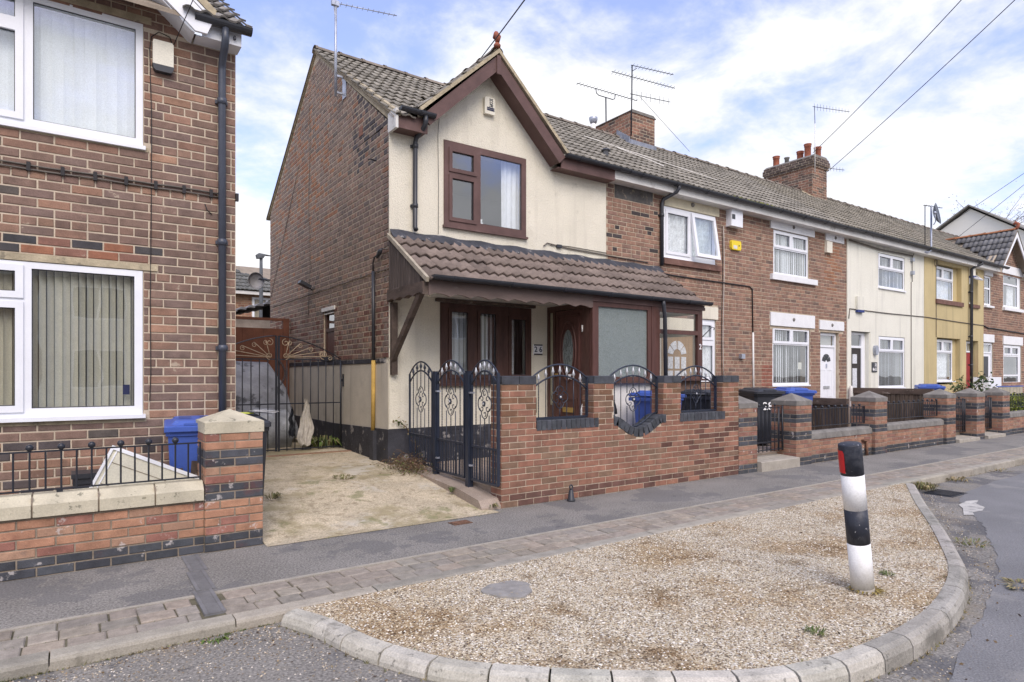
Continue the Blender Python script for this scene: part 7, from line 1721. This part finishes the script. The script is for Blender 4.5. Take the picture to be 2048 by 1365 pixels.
m = MB(); m.box(22.7, 23.7, 7.5, 7.9, 0.6, 1.42); tag(m.build('white_box', UPVC), 'white box with a seam standing behind the pale board fence', 'box')
# plants
LEAF = material('leaf', (0.05, 0.085, 0.025), src='attr', rough=0.6, var=0.2, spec=0.3)
TWIG = material('twig', (0.12, 0.075, 0.045), rough=0.9, var=0.3, vs=30)
def leaf_quad(m, p, s, col):
    u = Vector((RND.gauss(0, 1), RND.gauss(0, 1), RND.gauss(0, 0.6))).normalized(); v = u.orthogonal().normalized(); v = (v * math.cos(1) + u.cross(v) * math.sin(RND.uniform(0, 6))).normalized()
    p = Vector(p); m.add([p, p + u * s * 0.5 + v * s * 0.28, p + u * s, p + u * s * 0.5 - v * s * 0.28], [(0, 1, 2, 3)], col)
def shrub(name, label, cat, c, R_, n, s, cols, stems=12, droop=0.0):
    t = thing(name, label, cat, c)
    tw = MB(); lf = MB()
    for k in range(stems):
        a = RND.uniform(0, 2 * PI); r = RND.uniform(0.3, 1.0); tip = Vector((c[0] + R_[0] * r * math.cos(a), c[1] + R_[1] * r * math.sin(a), c[2] + R_[2] * RND.uniform(0.5, 1.0)))
        b = Vector((c[0] + RND.gauss(0, 0.03), c[1] + RND.gauss(0, 0.03), c[2])); mid = b.lerp(tip, 0.5) + Vector((RND.gauss(0, .04), RND.gauss(0, .04), R_[2] * 0.15))
        tw.tube([b, mid, tip], [0.009, 0.006, 0.003], 4)
        for j in range(n // stems):
            q = mid.lerp(tip, RND.random() ** 0.6) + Vector((RND.gauss(0, 0.045), RND.gauss(0, 0.045), RND.gauss(0, 0.04))) * (R_[0] * 2)
            leaf_quad(lf, q, s * RND.uniform(0.6, 1.2), jit(RND.choice(cols), 0.25))
    tw.build('stems', TWIG, t); lf.build('leaves', LEAF, t, kind='stuff'); return t
shrub('rose_bush', 'straggly rose bush with dry stems in front of the yellow rendered house', 'bush', (19.6, 6.9, 0.3), (0.85, 0.5, 1.25), 330, 0.11, [(0.05, 0.09, 0.03), (0.035, 0.07, 0.03), (0.10, 0.11, 0.04)], stems=18)
shrub('rose_bush', 'low reddish dry part of the bush behind the lone brick pier', 'bush', (19.0, 6.9, 0.3), (0.95, 0.4, 0.85), 350, 0.06, [(0.20, 0.10, 0.07), (0.13, 0.09, 0.05), (0.24, 0.15, 0.10)], stems=30)
t = thing('hedge', 'bright yellow green hedge behind the far railing at the right edge', 'hedge', (21.5, 6.5, 0.2)); lf = MB()
for i in range(4200):
    p = (RND.uniform(19.3, 25), 6.5 + RND.gauss(0, 0.17), 0.3 + 0.62 * RND.random() ** 0.6 + 0.07 * math.sin(i)); leaf_quad(lf, p, RND.uniform(0.05, 0.09), jit(RND.choice([(0.22, 0.27, 0.03), (0.30, 0.33, 0.04), (0.12, 0.17, 0.03)]), 0.25))
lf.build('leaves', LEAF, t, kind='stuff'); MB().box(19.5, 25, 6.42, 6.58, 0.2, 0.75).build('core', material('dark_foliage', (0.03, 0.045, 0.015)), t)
def weed(label, c, n, s, h, cols, spread=0.06, cat='weed', name='weed'):
    lf = MB()
    for i in range(n):
        a = RND.uniform(0, 2 * PI); r = RND.random() ** 0.5 * spread; b = Vector((c[0] + r * math.cos(a) * 0.5, c[1] + r * math.sin(a) * 0.5, c[2])); d = Vector((math.cos(a), math.sin(a), 0))
        L = s * RND.uniform(0.5, 1.2); w = d.cross(ZV) * (L * RND.uniform(0.05, 0.12)); p1 = b + d * L * 0.5 + ZV * h * RND.uniform(0.6, 1.1); p2 = b + d * L + ZV * h * RND.uniform(0.1, 0.8)
        lf.add([b - w * 0.5, b + w * 0.5, p1 + w, p1 - w, p2], [(0, 1, 2, 3), (3, 2, 4)], jit(RND.choice(cols), 0.2))
    return tag(lf.build(name, LEAF), label, cat)
GRN = [(0.09, 0.14, 0.03), (0.14, 0.18, 0.04), (0.07, 0.10, 0.03)]; DRY = [(0.30, 0.24, 0.12), (0.22, 0.17, 0.09), (0.16, 0.15, 0.06)]; OLI = [(0.14, 0.14, 0.05), (0.10, 0.11, 0.04), (0.20, 0.17, 0.08)]
weed('green dandelion like weed growing at the kerb below the end of the drain channel', (0.69, 4.08, -0.1), 75, 0.075, 0.05, GRN, 0.09)
weed('tuft of grass in the middle of the driveway concrete', (2.75, 7.6, 0.21), 80, 0.07, 0.035, OLI, 0.25)
weed('sparse grass tuft near the left edge of the driveway', (1.75, 7.0, 0.17), 30, 0.09, 0.06, OLI, 0.12)
weed('small weed in the crack at the foot of the side fence', (3.62, 6.45, 0.13), 25, 0.05, 0.06, GRN, 0.05)
weed('dry yellow weed at the foot of the red brick wall corner', (3.80, 5.9, 0.02), 45, 0.08, 0.05, GRN + DRY, 0.08)
weed('dry grass clump at the far tip of the gravel bed kerb', (9.72, 3.98, -0.1), 170, 0.09, 0.08, DRY + OLI, 0.30)
weed('yellowing weed along the straight kerb past the gully', (10.9, 4.03, -0.1), 90, 0.09, 0.05, DRY, 0.35)
weed('small weeds along the far straight kerb', (12.6, 4.03, -0.1), 50, 0.08, 0.03, DRY, 0.4)
weed('green weed at the curved kerb in the road gutter', (6.95, 2.42, -0.1), 110, 0.05, 0.03, GRN + DRY + DRY, 0.28)
weed('dry stalks lying along the road gutter by the curved kerb', (5.9, 1.75, -0.1), 60, 0.09, 0.012, DRY, 0.22)
weed('green moss clump on the gravel near the lower kerb', (3.52, 2.0, 0.0), 60, 0.035, 0.025, GRN, 0.10)
weed('low green weed on the gravel right of the bollard', (4.98, 2.28, 0.0), 55, 0.04, 0.025, GRN, 0.08)
weed('yellow moss ring at the foot of the striped bollard', (4.50, 2.20, 0.0), 140, 0.06, 0.02, [(0.38, 0.26, 0.05), (0.28, 0.22, 0.06), (0.15, 0.12, 0.06)], 0.16)
weed('weeds at the foot of the wall beyond the driveway gates', (3.45, 10.4, 0.3), 120, 0.2, 0.16, GRN + OLI, 0.5)
jw = MB()
def blades(x, y, z, k, s_, cols):
    for q in range(k):
        a = RND.uniform(0, 2 * PI); L = s_ * RND.uniform(0.4, 1.2); d = Vector((math.cos(a), math.sin(a), RND.uniform(0.3, 1.4))).normalized() * L; w = Vector((-math.sin(a), math.cos(a), 0)) * L * 0.10
        b = Vector((x + RND.gauss(0, 0.012), y + RND.gauss(0, 0.006), z)); jw.add([b - w, b + w, b + d], [(0, 1, 2)], jit(RND.choice(cols), 0.3))
for i in range(420):
    x = RND.uniform(-0.8, 1.1) if RND.random() < 0.5 else RND.uniform(9.8, 22); blades(x, 4.10, rz(x), RND.randint(2, 6), 0.025, GRN + DRY + DRY)
for i in range(260):
    r_ = RND.choice((4.387, 4.545, 4.70)); blades(RND.uniform(-0.9, 5), r_, -0.004, RND.randint(1, 3), 0.014, GRN + OLI)
for i in range(140): x = RND.uniform(1.4, 16); blades(x, 5.845 if x > 3.95 else RND.uniform(5.66, 5.72), 0.002, RND.randint(1, 4), 0.02, GRN + DRY)
for i in range(260): p = RND.choice(offs(inn, 0.135)); blades(p.x, p.y, rz(p.x), RND.randint(2, 5), 0.03, DRY + DRY + OLI)
for i in range(150): p = RND.choice(inn); blades(p.x, p.y + 0.02, 0.0, RND.randint(1, 4), 0.018, OLI + GRN)
jw.build('joint_weeds', LEAF, None, (0, 0, 0), kind='stuff')['label'] = 'tiny weeds and grass growing in the kerb and paving joints'
lt = MB()
for i in range(420):
    x = RND.uniform(1.5, 9); y = RND.uniform(1.8, 4.08)
    if not in_poly(x, y, polyI) or (RND.random() < 0.5 and y < 3.6): continue
    leaf_quad(lt, (x, y, 0.008), RND.uniform(0.010, 0.028), jit(RND.choice([(0.10, 0.065, 0.04), (0.16, 0.11, 0.06), (0.06, 0.05, 0.04), (0.25, 0.2, 0.12)]), 0.3))
for i in range(260):
    x = RND.uniform(-0.6, 1.2); leaf_quad(lt, (x, 4.08 - RND.expovariate(5), rz(x) + 0.005), RND.uniform(0.008, 0.024), jit(RND.choice([(0.16, 0.11, 0.06), (0.3, 0.22, 0.13), (0.10, 0.07, 0.05)]), 0.3))
for i in range(260):
    p = RND.choice(edge); k = RND.expovariate(7); d = (p - Vector((4.2, 3.2, 0))).normalized(); leaf_quad(lt, (p.x + d.x * k, p.y + d.y * k, rz(p.x) + 0.006), RND.uniform(0.01, 0.03), jit(RND.choice([(0.16, 0.11, 0.06), (0.3, 0.24, 0.14), (0.10, 0.07, 0.05)]), 0.3))
lt.build('leaf_litter', LEAF, None, (0, 0, 0), kind='stuff')['label'] = 'brown leaf fragments scattered over the gravel and gutters'
# dead brush pile
t = thing('brush_pile', 'pile of dead vine and weeds at the corner of the cream house beside the driveway', 'garden waste', (3.68, 7.8, 0.22)); tw = MB(); lf = MB()
for i in range(240):
    a = RND.uniform(0, 2 * PI); c0 = Vector((3.66 + RND.gauss(0, 0.10), 7.72 + RND.gauss(0, 0.22), 0.25 + abs(RND.gauss(0, 0.07))))
    d = Vector((math.cos(a), math.sin(a), RND.gauss(0.1, 0.3))) * RND.uniform(0.05, 0.16); tw.tube([c0, c0 + d * 0.5 + Vector((0, 0, 0.02)), c0 + d], 0.0028, 3)
for i in range(900):
    c0 = (3.62 + RND.gauss(0, 0.13), 7.62 + RND.gauss(0, 0.26), 0.22 + abs(RND.gauss(0, 0.075))); leaf_quad(lf, c0, RND.uniform(0.015, 0.04), jit(RND.choice([(0.13, 0.15, 0.05), (0.19, 0.12, 0.08), (0.11, 0.09, 0.05), (0.24, 0.2, 0.12)]), 0.25))
tw.build('twigs', TWIG, t, kind='stuff'); lf.build('dead_leaves', LEAF, t, kind='stuff')
t = thing('climbing_vine', 'thin ivy trailing up the black plinth corner of the cream house', 'vine', (3.8, 8.2, 0.25)); tw = MB(); lf = MB()
pth = [(4.02, 7.9, 0.25), (3.98, 8.1, 0.4), (3.95, 8.2, 0.6), (3.88, 8.22, 0.75), (3.78, 8.23, 0.83), (3.72, 8.23, 0.84)]
tw.tube(pth, 0.006, 4); tw.tube([(3.9, 7.9, 0.24), (4.0, 8.15, 0.45), (4.0, 8.2, 0.58)], 0.005, 4)
for i in range(60):
    k = RND.randrange(5); q = Vector(pth[k]).lerp(Vector(pth[k + 1]), RND.random()); leaf_quad(lf, q + Vector((RND.gauss(0, .03), -0.03, RND.gauss(0, .02))), 0.045, jit(RND.choice(DRY + GRN), 0.2))
tw.build('stem', TWIG, t); lf.build('leaves', LEAF, t, kind='stuff')

# ============================================================ STRIPED BOLLARD
bt = thing('bollard', 'leaning black and white striped bollard with a red reflector standing in the gravel', 'bollard', (0, 0, 0))
def seg(z0, z1, mat, nm='band'):
    m = MB(); m.lathe([(0.0735 - 0.001 * (z0 / 1.05), z0), (0.0735 - 0.001 * (z1 / 1.05), z1)], (0, 0, 0), 32); return m.build(nm, mat, bt)
seg(0.03, 0.345, WHITEP); seg(0.345, 0.585, BLACKPT); seg(0.585, 0.825, WHITEP)
m = MB(); m.lathe([(0.0727, 0.825), (0.0727, 1.028), (0.070, 1.036), (0.066, 1.038), (0.001, 1.039)], (0, 0, 0), 32); m.build('top_band', BLACKPT, bt)
m = MB(); m.lathe([(0.074, -0.12), (0.074, 0.03)], (0, 0, 0), 24); m.build('base', CONCJ, bt)
m = MB(); a0, a1 = rad(122), rad(176); ns = 8
vs = []
for z in (0.845, 0.865, 0.99, 1.0):
    for i in range(ns + 1):
        a = a0 + (a1 - a0) * i / ns; e = 0.0762; z_ = z
        if z > 0.98: z_ = z - 0.02 * (1 if i == ns else 0)
        vs.append((e * math.cos(a), e * math.sin(a), z_))
m.add(vs, [(k * (ns + 1) + i, k * (ns + 1) + i + 1, (k + 1) * (ns + 1) + i + 1, (k + 1) * (ns + 1) + i) for k in range(3) for i in range(ns)]); m.build('red_reflector', material('red_reflector', (0.55, 0.01, 0.015), rough=0.3, var=0.05, spec=0.6), bt)
bt.location = (4.49, 2.215, 0.0)
lean = Vector((-0.150, 0.01, 1)).normalized(); bt.rotation_euler = lean.to_track_quat('Z', 'Y').to_euler(); bt.rotation_euler = (rad(-0.5), rad(-9.0), 0)
dm_ = MB(); dm_.add([(4.49 + 0.30 * math.cos(a) * 1.3, 2.2 + 0.13 * math.sin(a), 0.0015) for a in [2 * PI * i / 20 for i in range(20)]], [tuple(range(20))])

# ============================================================ DRIVEWAY GATES AND WHAT STANDS BEHIND
def drive_gate(label, x0, x1, y, zb, zt, hinge, peak_z, mirror):
    t = thing('driveway_gate', label, 'gate', ((x0 + x1) / 2, y, zb), 'pair of iron driveway gates')
    for z in (zt, zb + 0.02, (zb + zt) / 2 + 0.02): MB().box(x0, x1, y - 0.008, y + 0.008, z - 0.009, z + 0.009).build('rail', IRON, t)
    n = int((x1 - x0) / 0.115)
    for i in range(n + 1):
        x = x0 + (x1 - x0) * i / n; MB().tube([(x, y, zb), (x, y, zt)], 0.008 if 0 < i < n else 0.014, 6).build('bar', IRON, t)
    c = x0 if not mirror else x1; o = x1 if not mirror else x0; s = 1 if not mirror else -1; w = abs(x1 - x0)
    MB().box(c - 0.013, c + 0.013, y - 0.015, y + 0.015, zb, peak_z + 0.02).build('meeting_stile', IRON, t)
    m = MB(); arc = [(c + s * w * i / 14, y, zt + 0.02 + (peak_z - zt) * (1 - (i / 14) ** 1.7)) for i in range(15)]; m.tube(arc, 0.009, 5); m.build('arched_top_bar', IRON, t)
    f = MB(); base = (c + s * 0.09, y - 0.012, zt + 0.03)
    for k, a in enumerate((78, 58, 42, 29, 18)):
        L = (0.30, 0.42, 0.52, 0.62, 0.72)[k] * w / 0.95
        e = (base[0] + s * L * math.cos(rad(a)) * 1.0, y - 0.012, base[2] + min(L * math.sin(rad(a)), (peak_z - zt) * (1 - ((L * math.cos(rad(a)) + 0.09) / w) ** 1.7) - 0.07))
        f.tube([base, e], 0.006, 5); f.tube(spiral((e[0] - s * 0.0, y - 0.012, e[2] - 0.035), 0.04, rad(90), 1.2, flip=-s), 0.005, 4)
    f.tube(spiral((c + s * 0.10, y - 0.012, zt + 0.05), 0.055, rad(-90), 1.3, flip=s), 0.006, 4); f.tube(spiral((o - s * 0.28, y - 0.012, zt + 0.08), 0.075, rad(-90), 1.4, flip=-s), 0.006, 4)
    f.tube(spiral((c + s * 0.10, y - 0.012, peak_z - 0.08), 0.06, rad(90), 1.2, flip=s), 0.006, 4)
    f.build('scroll_fan', CREAMIRON, t); return t
GYY = 10.1
drive_gate('right iron driveway gate with cream scroll fan, beside the cream plinth wall', 2.62, 3.60, GYY, 0.31, 1.73, 1, 2.07, False)
drive_gate('left iron driveway gate with cream scroll fan, in front of the grey sheeted heap', 1.60, 2.58, GYY, 0.31, 1.73, 0, 2.07, True)
m = MB(); m.box(3.605, 3.66, GYY - 0.03, GYY + 0.03, 1.38, 1.42); m.box(3.62, 3.65, GYY - 0.05, GYY - 0.02, 1.30, 1.5); tag(m.build('gate_hinge_bracket', IRON), 'black bracket holding the right driveway gate to the wall', 'bracket')
ch = MB()
for i in range(26):
    s = i / 25; x = 2.60 + 0.11 * math.sin(PI * s) * (1 if i % 2 else 0.9); z = 1.72 - 0.42 * s
    ch.tube([(x + 0.012 * math.cos(a), GYY - 0.05, z + 0.016 * math.sin(a)) for a in [2 * PI * k / 8 for k in range(8)]], 0.004, 4, closed=True)
tag(ch.build('chain', IRON), 'black chain and lock looped round the meeting bars of the driveway gates', 'chain')
# white cloth and black gloves hung on the right gate
def cloth(name, label, cat, x, y, z1, z0, w, mat, folds):
    m = MB(); n, k = 16, 10; vs = []
    for j in range(k + 1):
        s = j / k; ww = w * (0.22 + 0.78 * min(1, s * 1.5)) * (1 if s < 0.8 else 1 - (s - 0.8) * 1.6)
        for i in range(n + 1):
            u = i / n - 0.5; vs.append((x + u * ww + 0.015 * math.sin(j * 1.3), y - 0.03 + 0.03 * math.sin(u * folds * 6 + j * 0.5), z1 - (z1 - z0) * s + 0.02 * math.sin(u * 9 + j)))
    m.add(vs, [(j * (n + 1) + i, j * (n + 1) + i + 1, (j + 1) * (n + 1) + i + 1, (j + 1) * (n + 1) + i) for j in range(k) for i in range(n)], smooth=True); return tag(m.build(name, mat), label, cat)
cloth('hanging_cloth', 'crumpled white cloth hanging on the right driveway gate', 'cloth', 3.02, GYY - 0.02, 1.10, 0.38, 0.24, material('dirty_white_cloth', (0.52, 0.49, 0.44), var=0.25, vs=12), 3)
cloth('hanging_gloves', 'dark gloves hanging on the right driveway gate left of the white cloth', 'gloves', 2.80, GYY - 0.02, 0.98, 0.52, 0.10, BLACKP, 2)
# sheeted heap
def lump(name, label, prof, y0, y1, mat):
    m = MB(); n = len(prof); rings = []
    for j in range(9):
        s = j / 8; y = y0 + (y1 - y0) * s; k = math.sin(PI * (0.12 + 0.76 * s)) ** 0.5
        rings.append([((p[0] - prof[0][0]) * (0.9 + 0.1 * k) + prof[0][0] + 0.02 * math.sin(i * 2 + j), y + 0.03 * math.sin(i * 1.7), 0.28 + (p[1] - 0.28) * k + 0.015 * math.sin(i * 3 + j * 2)) for i, p in enumerate(prof)])
    m.loft(rings, None, True, True); return m.build(name, mat)
TARP = material('grey_tarpaulin', (0.27, 0.28, 0.31), rough=0.6, var=0.3, vs=3.5, bump=0.03, bs=7, spots=[((0.045, 0.047, 0.055), 2.2, 0.55, 0.08, 0.8)])
tag(fixn(lump('sheeted_heap', '', [(1.45, 0.28), (3.30, 0.50), (3.22, 0.85), (3.05, 1.35), (2.86, 1.70), (2.3, 1.74), (1.9, 1.78), (1.45, 1.70)], 11.0, 12.4, TARP)), 'tall object under a grey tarpaulin behind the driveway gates', 'covered object')
tag(fixn(lump('wrapped_bundle', '', [(2.25, 0.30), (2.95, 0.32), (3.02, 0.7), (2.9, 0.92), (2.4, 0.95), (2.2, 0.7)], 10.55, 11.05, material('clear_wrap', (0.42, 0.44, 0.47), rough=0.3, var=0.4, vs=6, bump=0.02, bs=12))), 'pale plastic wrapped bundle at the foot of the grey tarpaulin', 'bundle')
cd_ = thing('folding_chair', 'old wooden and metal folding frame on the ground behind the right driveway gate', 'chair frame', (3.1, 10.9, 0.3))
MB().tube([(2.95, 10.8, 0.3), (2.85, 10.9, 0.85)], 0.015, 5).build('leg', OLDWOOD, cd_); MB().tube([(2.75, 10.8, 0.3), (2.95, 10.95, 0.8)], 0.015, 5).build('leg', OLDWOOD, cd_)
# brown sheet fence with frame
bf = thing('metal_fence', 'rust brown sheet fence with a high open frame closing the passage behind the gates', 'fence', (2.5, 13.2, 0.3))
RBR = material('rust_brown_paint', (0.125, 0.048, 0.028), rough=0.7, var=0.25, vs=4)
for i in range(11): MB().box(1.33 + i * 0.2, 1.527 + i * 0.2, 13.2 - 0.006 * (i % 2), 13.23, 0.3, 2.42).build('board', RBR, bf)
MB().box(1.33, 3.60, 13.17, 13.24, 2.58, 2.63).build('top_bar', RBR, bf); MB().box(3.50, 3.62, 13.16, 13.25, 0.3, 2.63).build('post', RBR, bf)
# sheds and houses behind
sh_ = thing('corrugated_shed', 'low shed with sloping corrugated roof behind the rust brown fence', 'shed', (4.0, 17, 0.2))
m = MB(); m.box(2.2, 4.6, 16.2, 18.5, 0.2, 2.85); m.build('wall', material('shed_wall', (0.35, 0.3, 0.26), var=0.2), sh_)
m = MB(); 
for i in range(14):
    x = 2.0 + i * 0.2; m.prism([(x, 2.7 + i * 0.055), (x + 0.1, 2.78 + i * 0.055), (x + 0.2, 2.755 + i * 0.055), (x + 0.2, 2.71 + i * 0.055), (x + 0.1, 2.72 + i * 0.055)], lambda p, q, y: (p, y, q), 16.0, 18.7)
fixn(m.build('roof', material('grey_sheet', (0.18, 0.18, 0.19), var=0.3, vs=3), sh_))
m = MB(); m.box(4.05, 4.75, 16.4, 17.2, 2.9, 3.32); tag(m.build('water_tank', material('dark_grey_tank', (0.09, 0.095, 0.10), var=0.2)), 'dark grey box tank above the shed roof behind the lamp post', 'tank')
lp_ = thing('street_lamp', 'slim street lamp behind the passage with a flat modern head', 'street lamp', (4.67, 20, 0))
MB().tube([(4.67, 20, 0.0), (4.67, 20, 2.6), (4.67, 20, 4.5), (4.67, 20, 5.0)], [0.07, 0.07, 0.05, 0.045], 8).build('pole', material('lamp_grey', (0.11, 0.12, 0.13)), lp_)
m = MB(); m.loft([[(4.55, 19.92, 4.98), (4.72, 19.92, 5.0), (4.72, 20.08, 5.0), (4.55, 20.08, 4.98)], [(4.52, 19.93, 5.09), (4.78, 19.9, 5.10), (4.78, 20.1, 5.10), (4.52, 20.07, 5.09)], [(4.6, 19.95, 5.15), (5.02, 19.94, 5.10), (5.02, 20.06, 5.10), (4.6, 20.05, 5.15)]]); fixn(m.build('head', material('lamp_grey'), lp_))
rh = thing('rear_house', 'orange brick house with grey tiled hipped roof seen through the gap between the houses', 'house', (5.5, 27, 0))
MB().box(2.0, 11.0, 25.2, 33, 0, 4.55).build('wall_core', MORTAR, rh)
B = Bricks(rh, BM_TER); B.run(Vector((0, 25.2, 0)), X_, NY, 3.5, 7.2, 2.2, 4.5, 0.08, 0.24, lambda u, z, hd: pick((3, (0.36, 0.19, 0.11)), (2, (0.28, 0.13, 0.08))), holes=[(5.55, 6.95, 3.3, 4.45)], header=0); B.finish(0)
window(rh, 5.56, 6.94, 3.35, 4.42, 25.17, [(5.64, 6.05, 3.43, 4.34), (6.15, 6.86, 3.43, 4.0), (6.15, 6.86, 4.08, 4.34)])
drape('net_curtain', 'net curtain in the window of the orange brick house behind the passage', 'curtain', 5.6, 6.9, 3.4, 4.4, 25.24, NETM)
m = MB(); m.add([(1.7, 24.9, 4.58), (11.3, 24.9, 4.58), (8.0, 27.4, 5.9), (4.9, 27.4, 5.9), (11.3, 33.3, 4.58), (1.7, 33.3, 4.58)], [(0, 1, 2, 3), (1, 4, 2), (0, 3, 5), (4, 5, 3, 2)]); fixn(m.build('roof', MORTAR_D, rh))
MB().box(1.7, 11.3, 24.86, 24.9, 4.48, 4.6).build('fascia', FASCIA_W, rh)
rfo = MB(); rfo.add([(1.7, 24.85, 4.62), (7.9, 24.85, 4.62), (5.2, 27.3, 5.95), (4.6, 27.3, 5.95)], [(0, 1, 2, 3)]); rr_ = rfo.build('roof_face', MORTAR_D, rh)
tile_plane(rr_, Vector((3.3, 24.82, 4.60)), X_, Vector((0, 2.4, 1.32)), 5.4, 2.74, 'double', TILEM[0], (0.13, 0.132, 0.125), keep=lambda a, s: (a + 3.3) < 8.3 - s * 1.02 - 0.9)
# far gable house
fh = thing('far_house', 'pale rendered gable end of a taller house rising behind the terrace roofs at the right', 'house', (36, 12, 0))
m = MB(); m.prism([(8.3, 0), (15.6, 0), (15.6, 6.8), (11.96, 9.15), (8.3, 6.6)], lambda p, q, a: (a, p, q), 34.0, 46); fixn(m.build('rendered_wall', material('pale_far_render', (0.80, 0.79, 0.72), rough=0.95, var=0.05, vs=0.8, spots=[((0.5, 0.48, 0.4), 0.8, 0.55, 0.2, 0.5)]), fh))
for (a, b) in (((8.0, 6.45), (11.96, 9.25)), ((11.96, 9.25), (15.9, 6.7))):
    m = MB(); m.prism([a, b, (b[0], b[1] + 0.07), (a[0], a[1] + 0.07)], lambda p, q, x: (x, p, q), 33.8, 46.2); fixn(m.build('roof', material('grey_roof_edge', (0.24, 0.23, 0.21), var=0.3, vs=8), fh))
# bare tree beyond the far gable
t = thing('bare_tree', 'sparse twiggy tree top showing behind the far pale gable at the right edge', 'tree', (46, 15, 0)); tk = MB(); lf = MB()
tk.tube([(46, 15, 0), (46, 15, 6), (46.2, 15, 9)], [0.25, 0.2, 0.08], 8)
for i in range(90):
    a = RND.uniform(0, 2 * PI); b = Vector((46, 15, RND.uniform(6.5, 9.5))); e = b + Vector((math.cos(a) * RND.uniform(1, 4.0), math.sin(a) * RND.uniform(1, 3.2), RND.uniform(0.8, 2.8))); tk.tube([b, b.lerp(e, .5) + Vector((0, 0, .3)), e], [0.03, 0.014, 0.006], 4)
    for j in range(30): leaf_quad(lf, b.lerp(e, RND.uniform(0.4, 1.05)) + Vector((RND.gauss(0, .25), RND.gauss(0, .25), RND.gauss(0, .25))), 0.085, jit((0.26, 0.24, 0.17), 0.3))
tk.build('trunk', TWIG, t); lf.build('leaves', LEAF, t, kind='stuff')

# ============================================================ ROW ACROSS THE STREET (behind the camera, seen in the panes)
OW = [('facing_house', 'pale rendered house across the street mirrored in the window panes', -16, -8, (0.66, 0.64, 0.58)), ('facing_house', 'brown brick house across the street left of the camera', -8, -1, (0.20, 0.11, 0.08)),
      ('facing_house', 'white rendered house directly across the street behind the camera', -1, 6, (0.70, 0.69, 0.64)), ('facing_house', 'red brick house across the street right of the camera', 6, 13, (0.23, 0.11, 0.075)),
      ('facing_house', 'cream rendered house across the street farther right', 13, 20, (0.62, 0.57, 0.44)), ('facing_house', 'brick house across the street opposite the yellow house', 20, 28, (0.21, 0.11, 0.08))]
for k, (nm, lb, a, b, c) in enumerate(OW):
    t = thing(nm, lb, 'house', ((a + b) / 2, -15, 0), 'houses across the street')
    wm = material('facing_wall_%d' % k, c, var=0.15, vs=3); wm.name = 'facing_wall'
    m = MB(); wins = [(a + 1.0, a + 2.7, 1.0, 2.4), (a + 1.0, a + 2.7, 3.6, 4.8), (b - 2.6, b - 1.2, 3.6, 4.8), (b - 2.3, b - 1.3, 0.0, 2.2)]
    for p, q, r, s_ in cells(a, b, -0.1, 5.1, wins): m.box(p, q, -15.2, -15.0, r, s_)
    m.box(a, b, -22, -15.2, -0.1, 5.1); m.build('wall', wm, t)
    for (p, q, r, s_) in wins[:3]:
        f = MB(); frame_cells(f, p, q, r, s_, -15.1, -15.04, [(p + 0.07, (p + q) / 2 - 0.04, r + 0.07, s_ - 0.07), ((p + q) / 2 + 0.04, q - 0.07, r + 0.07, s_ - 0.07)]); w = f.build('window', UPVC, t)
        MB().box(p + 0.05, q - 0.05, -15.09, -15.08, r + 0.05, s_ - 0.05).build('pane', material('dark_pane', (0.10, 0.12, 0.14), rough=0.1), w)
    MB().box(b - 2.25, b - 1.35, -15.1, -15.06, 0.0, 2.15).build('door', UPVC if k % 2 else REDW, t)
    m = MB(); m.add([(a, -14.7, 5.05), (b, -14.7, 5.05), (b, -18.5, 7.4), (a, -18.5, 7.4), (b, -22.3, 5.05), (a, -22.3, 5.05)], [(0, 3, 2, 1), (3, 5, 4, 2)]); m.build('roof', material('dark_roof', (0.11, 0.11, 0.11), var=0.3, vs=8), t)
g = MB(); g.box(-60, 160, -9.5, -7.0, -0.2, 0.02); struct('far_pavement', g, TARMAC)
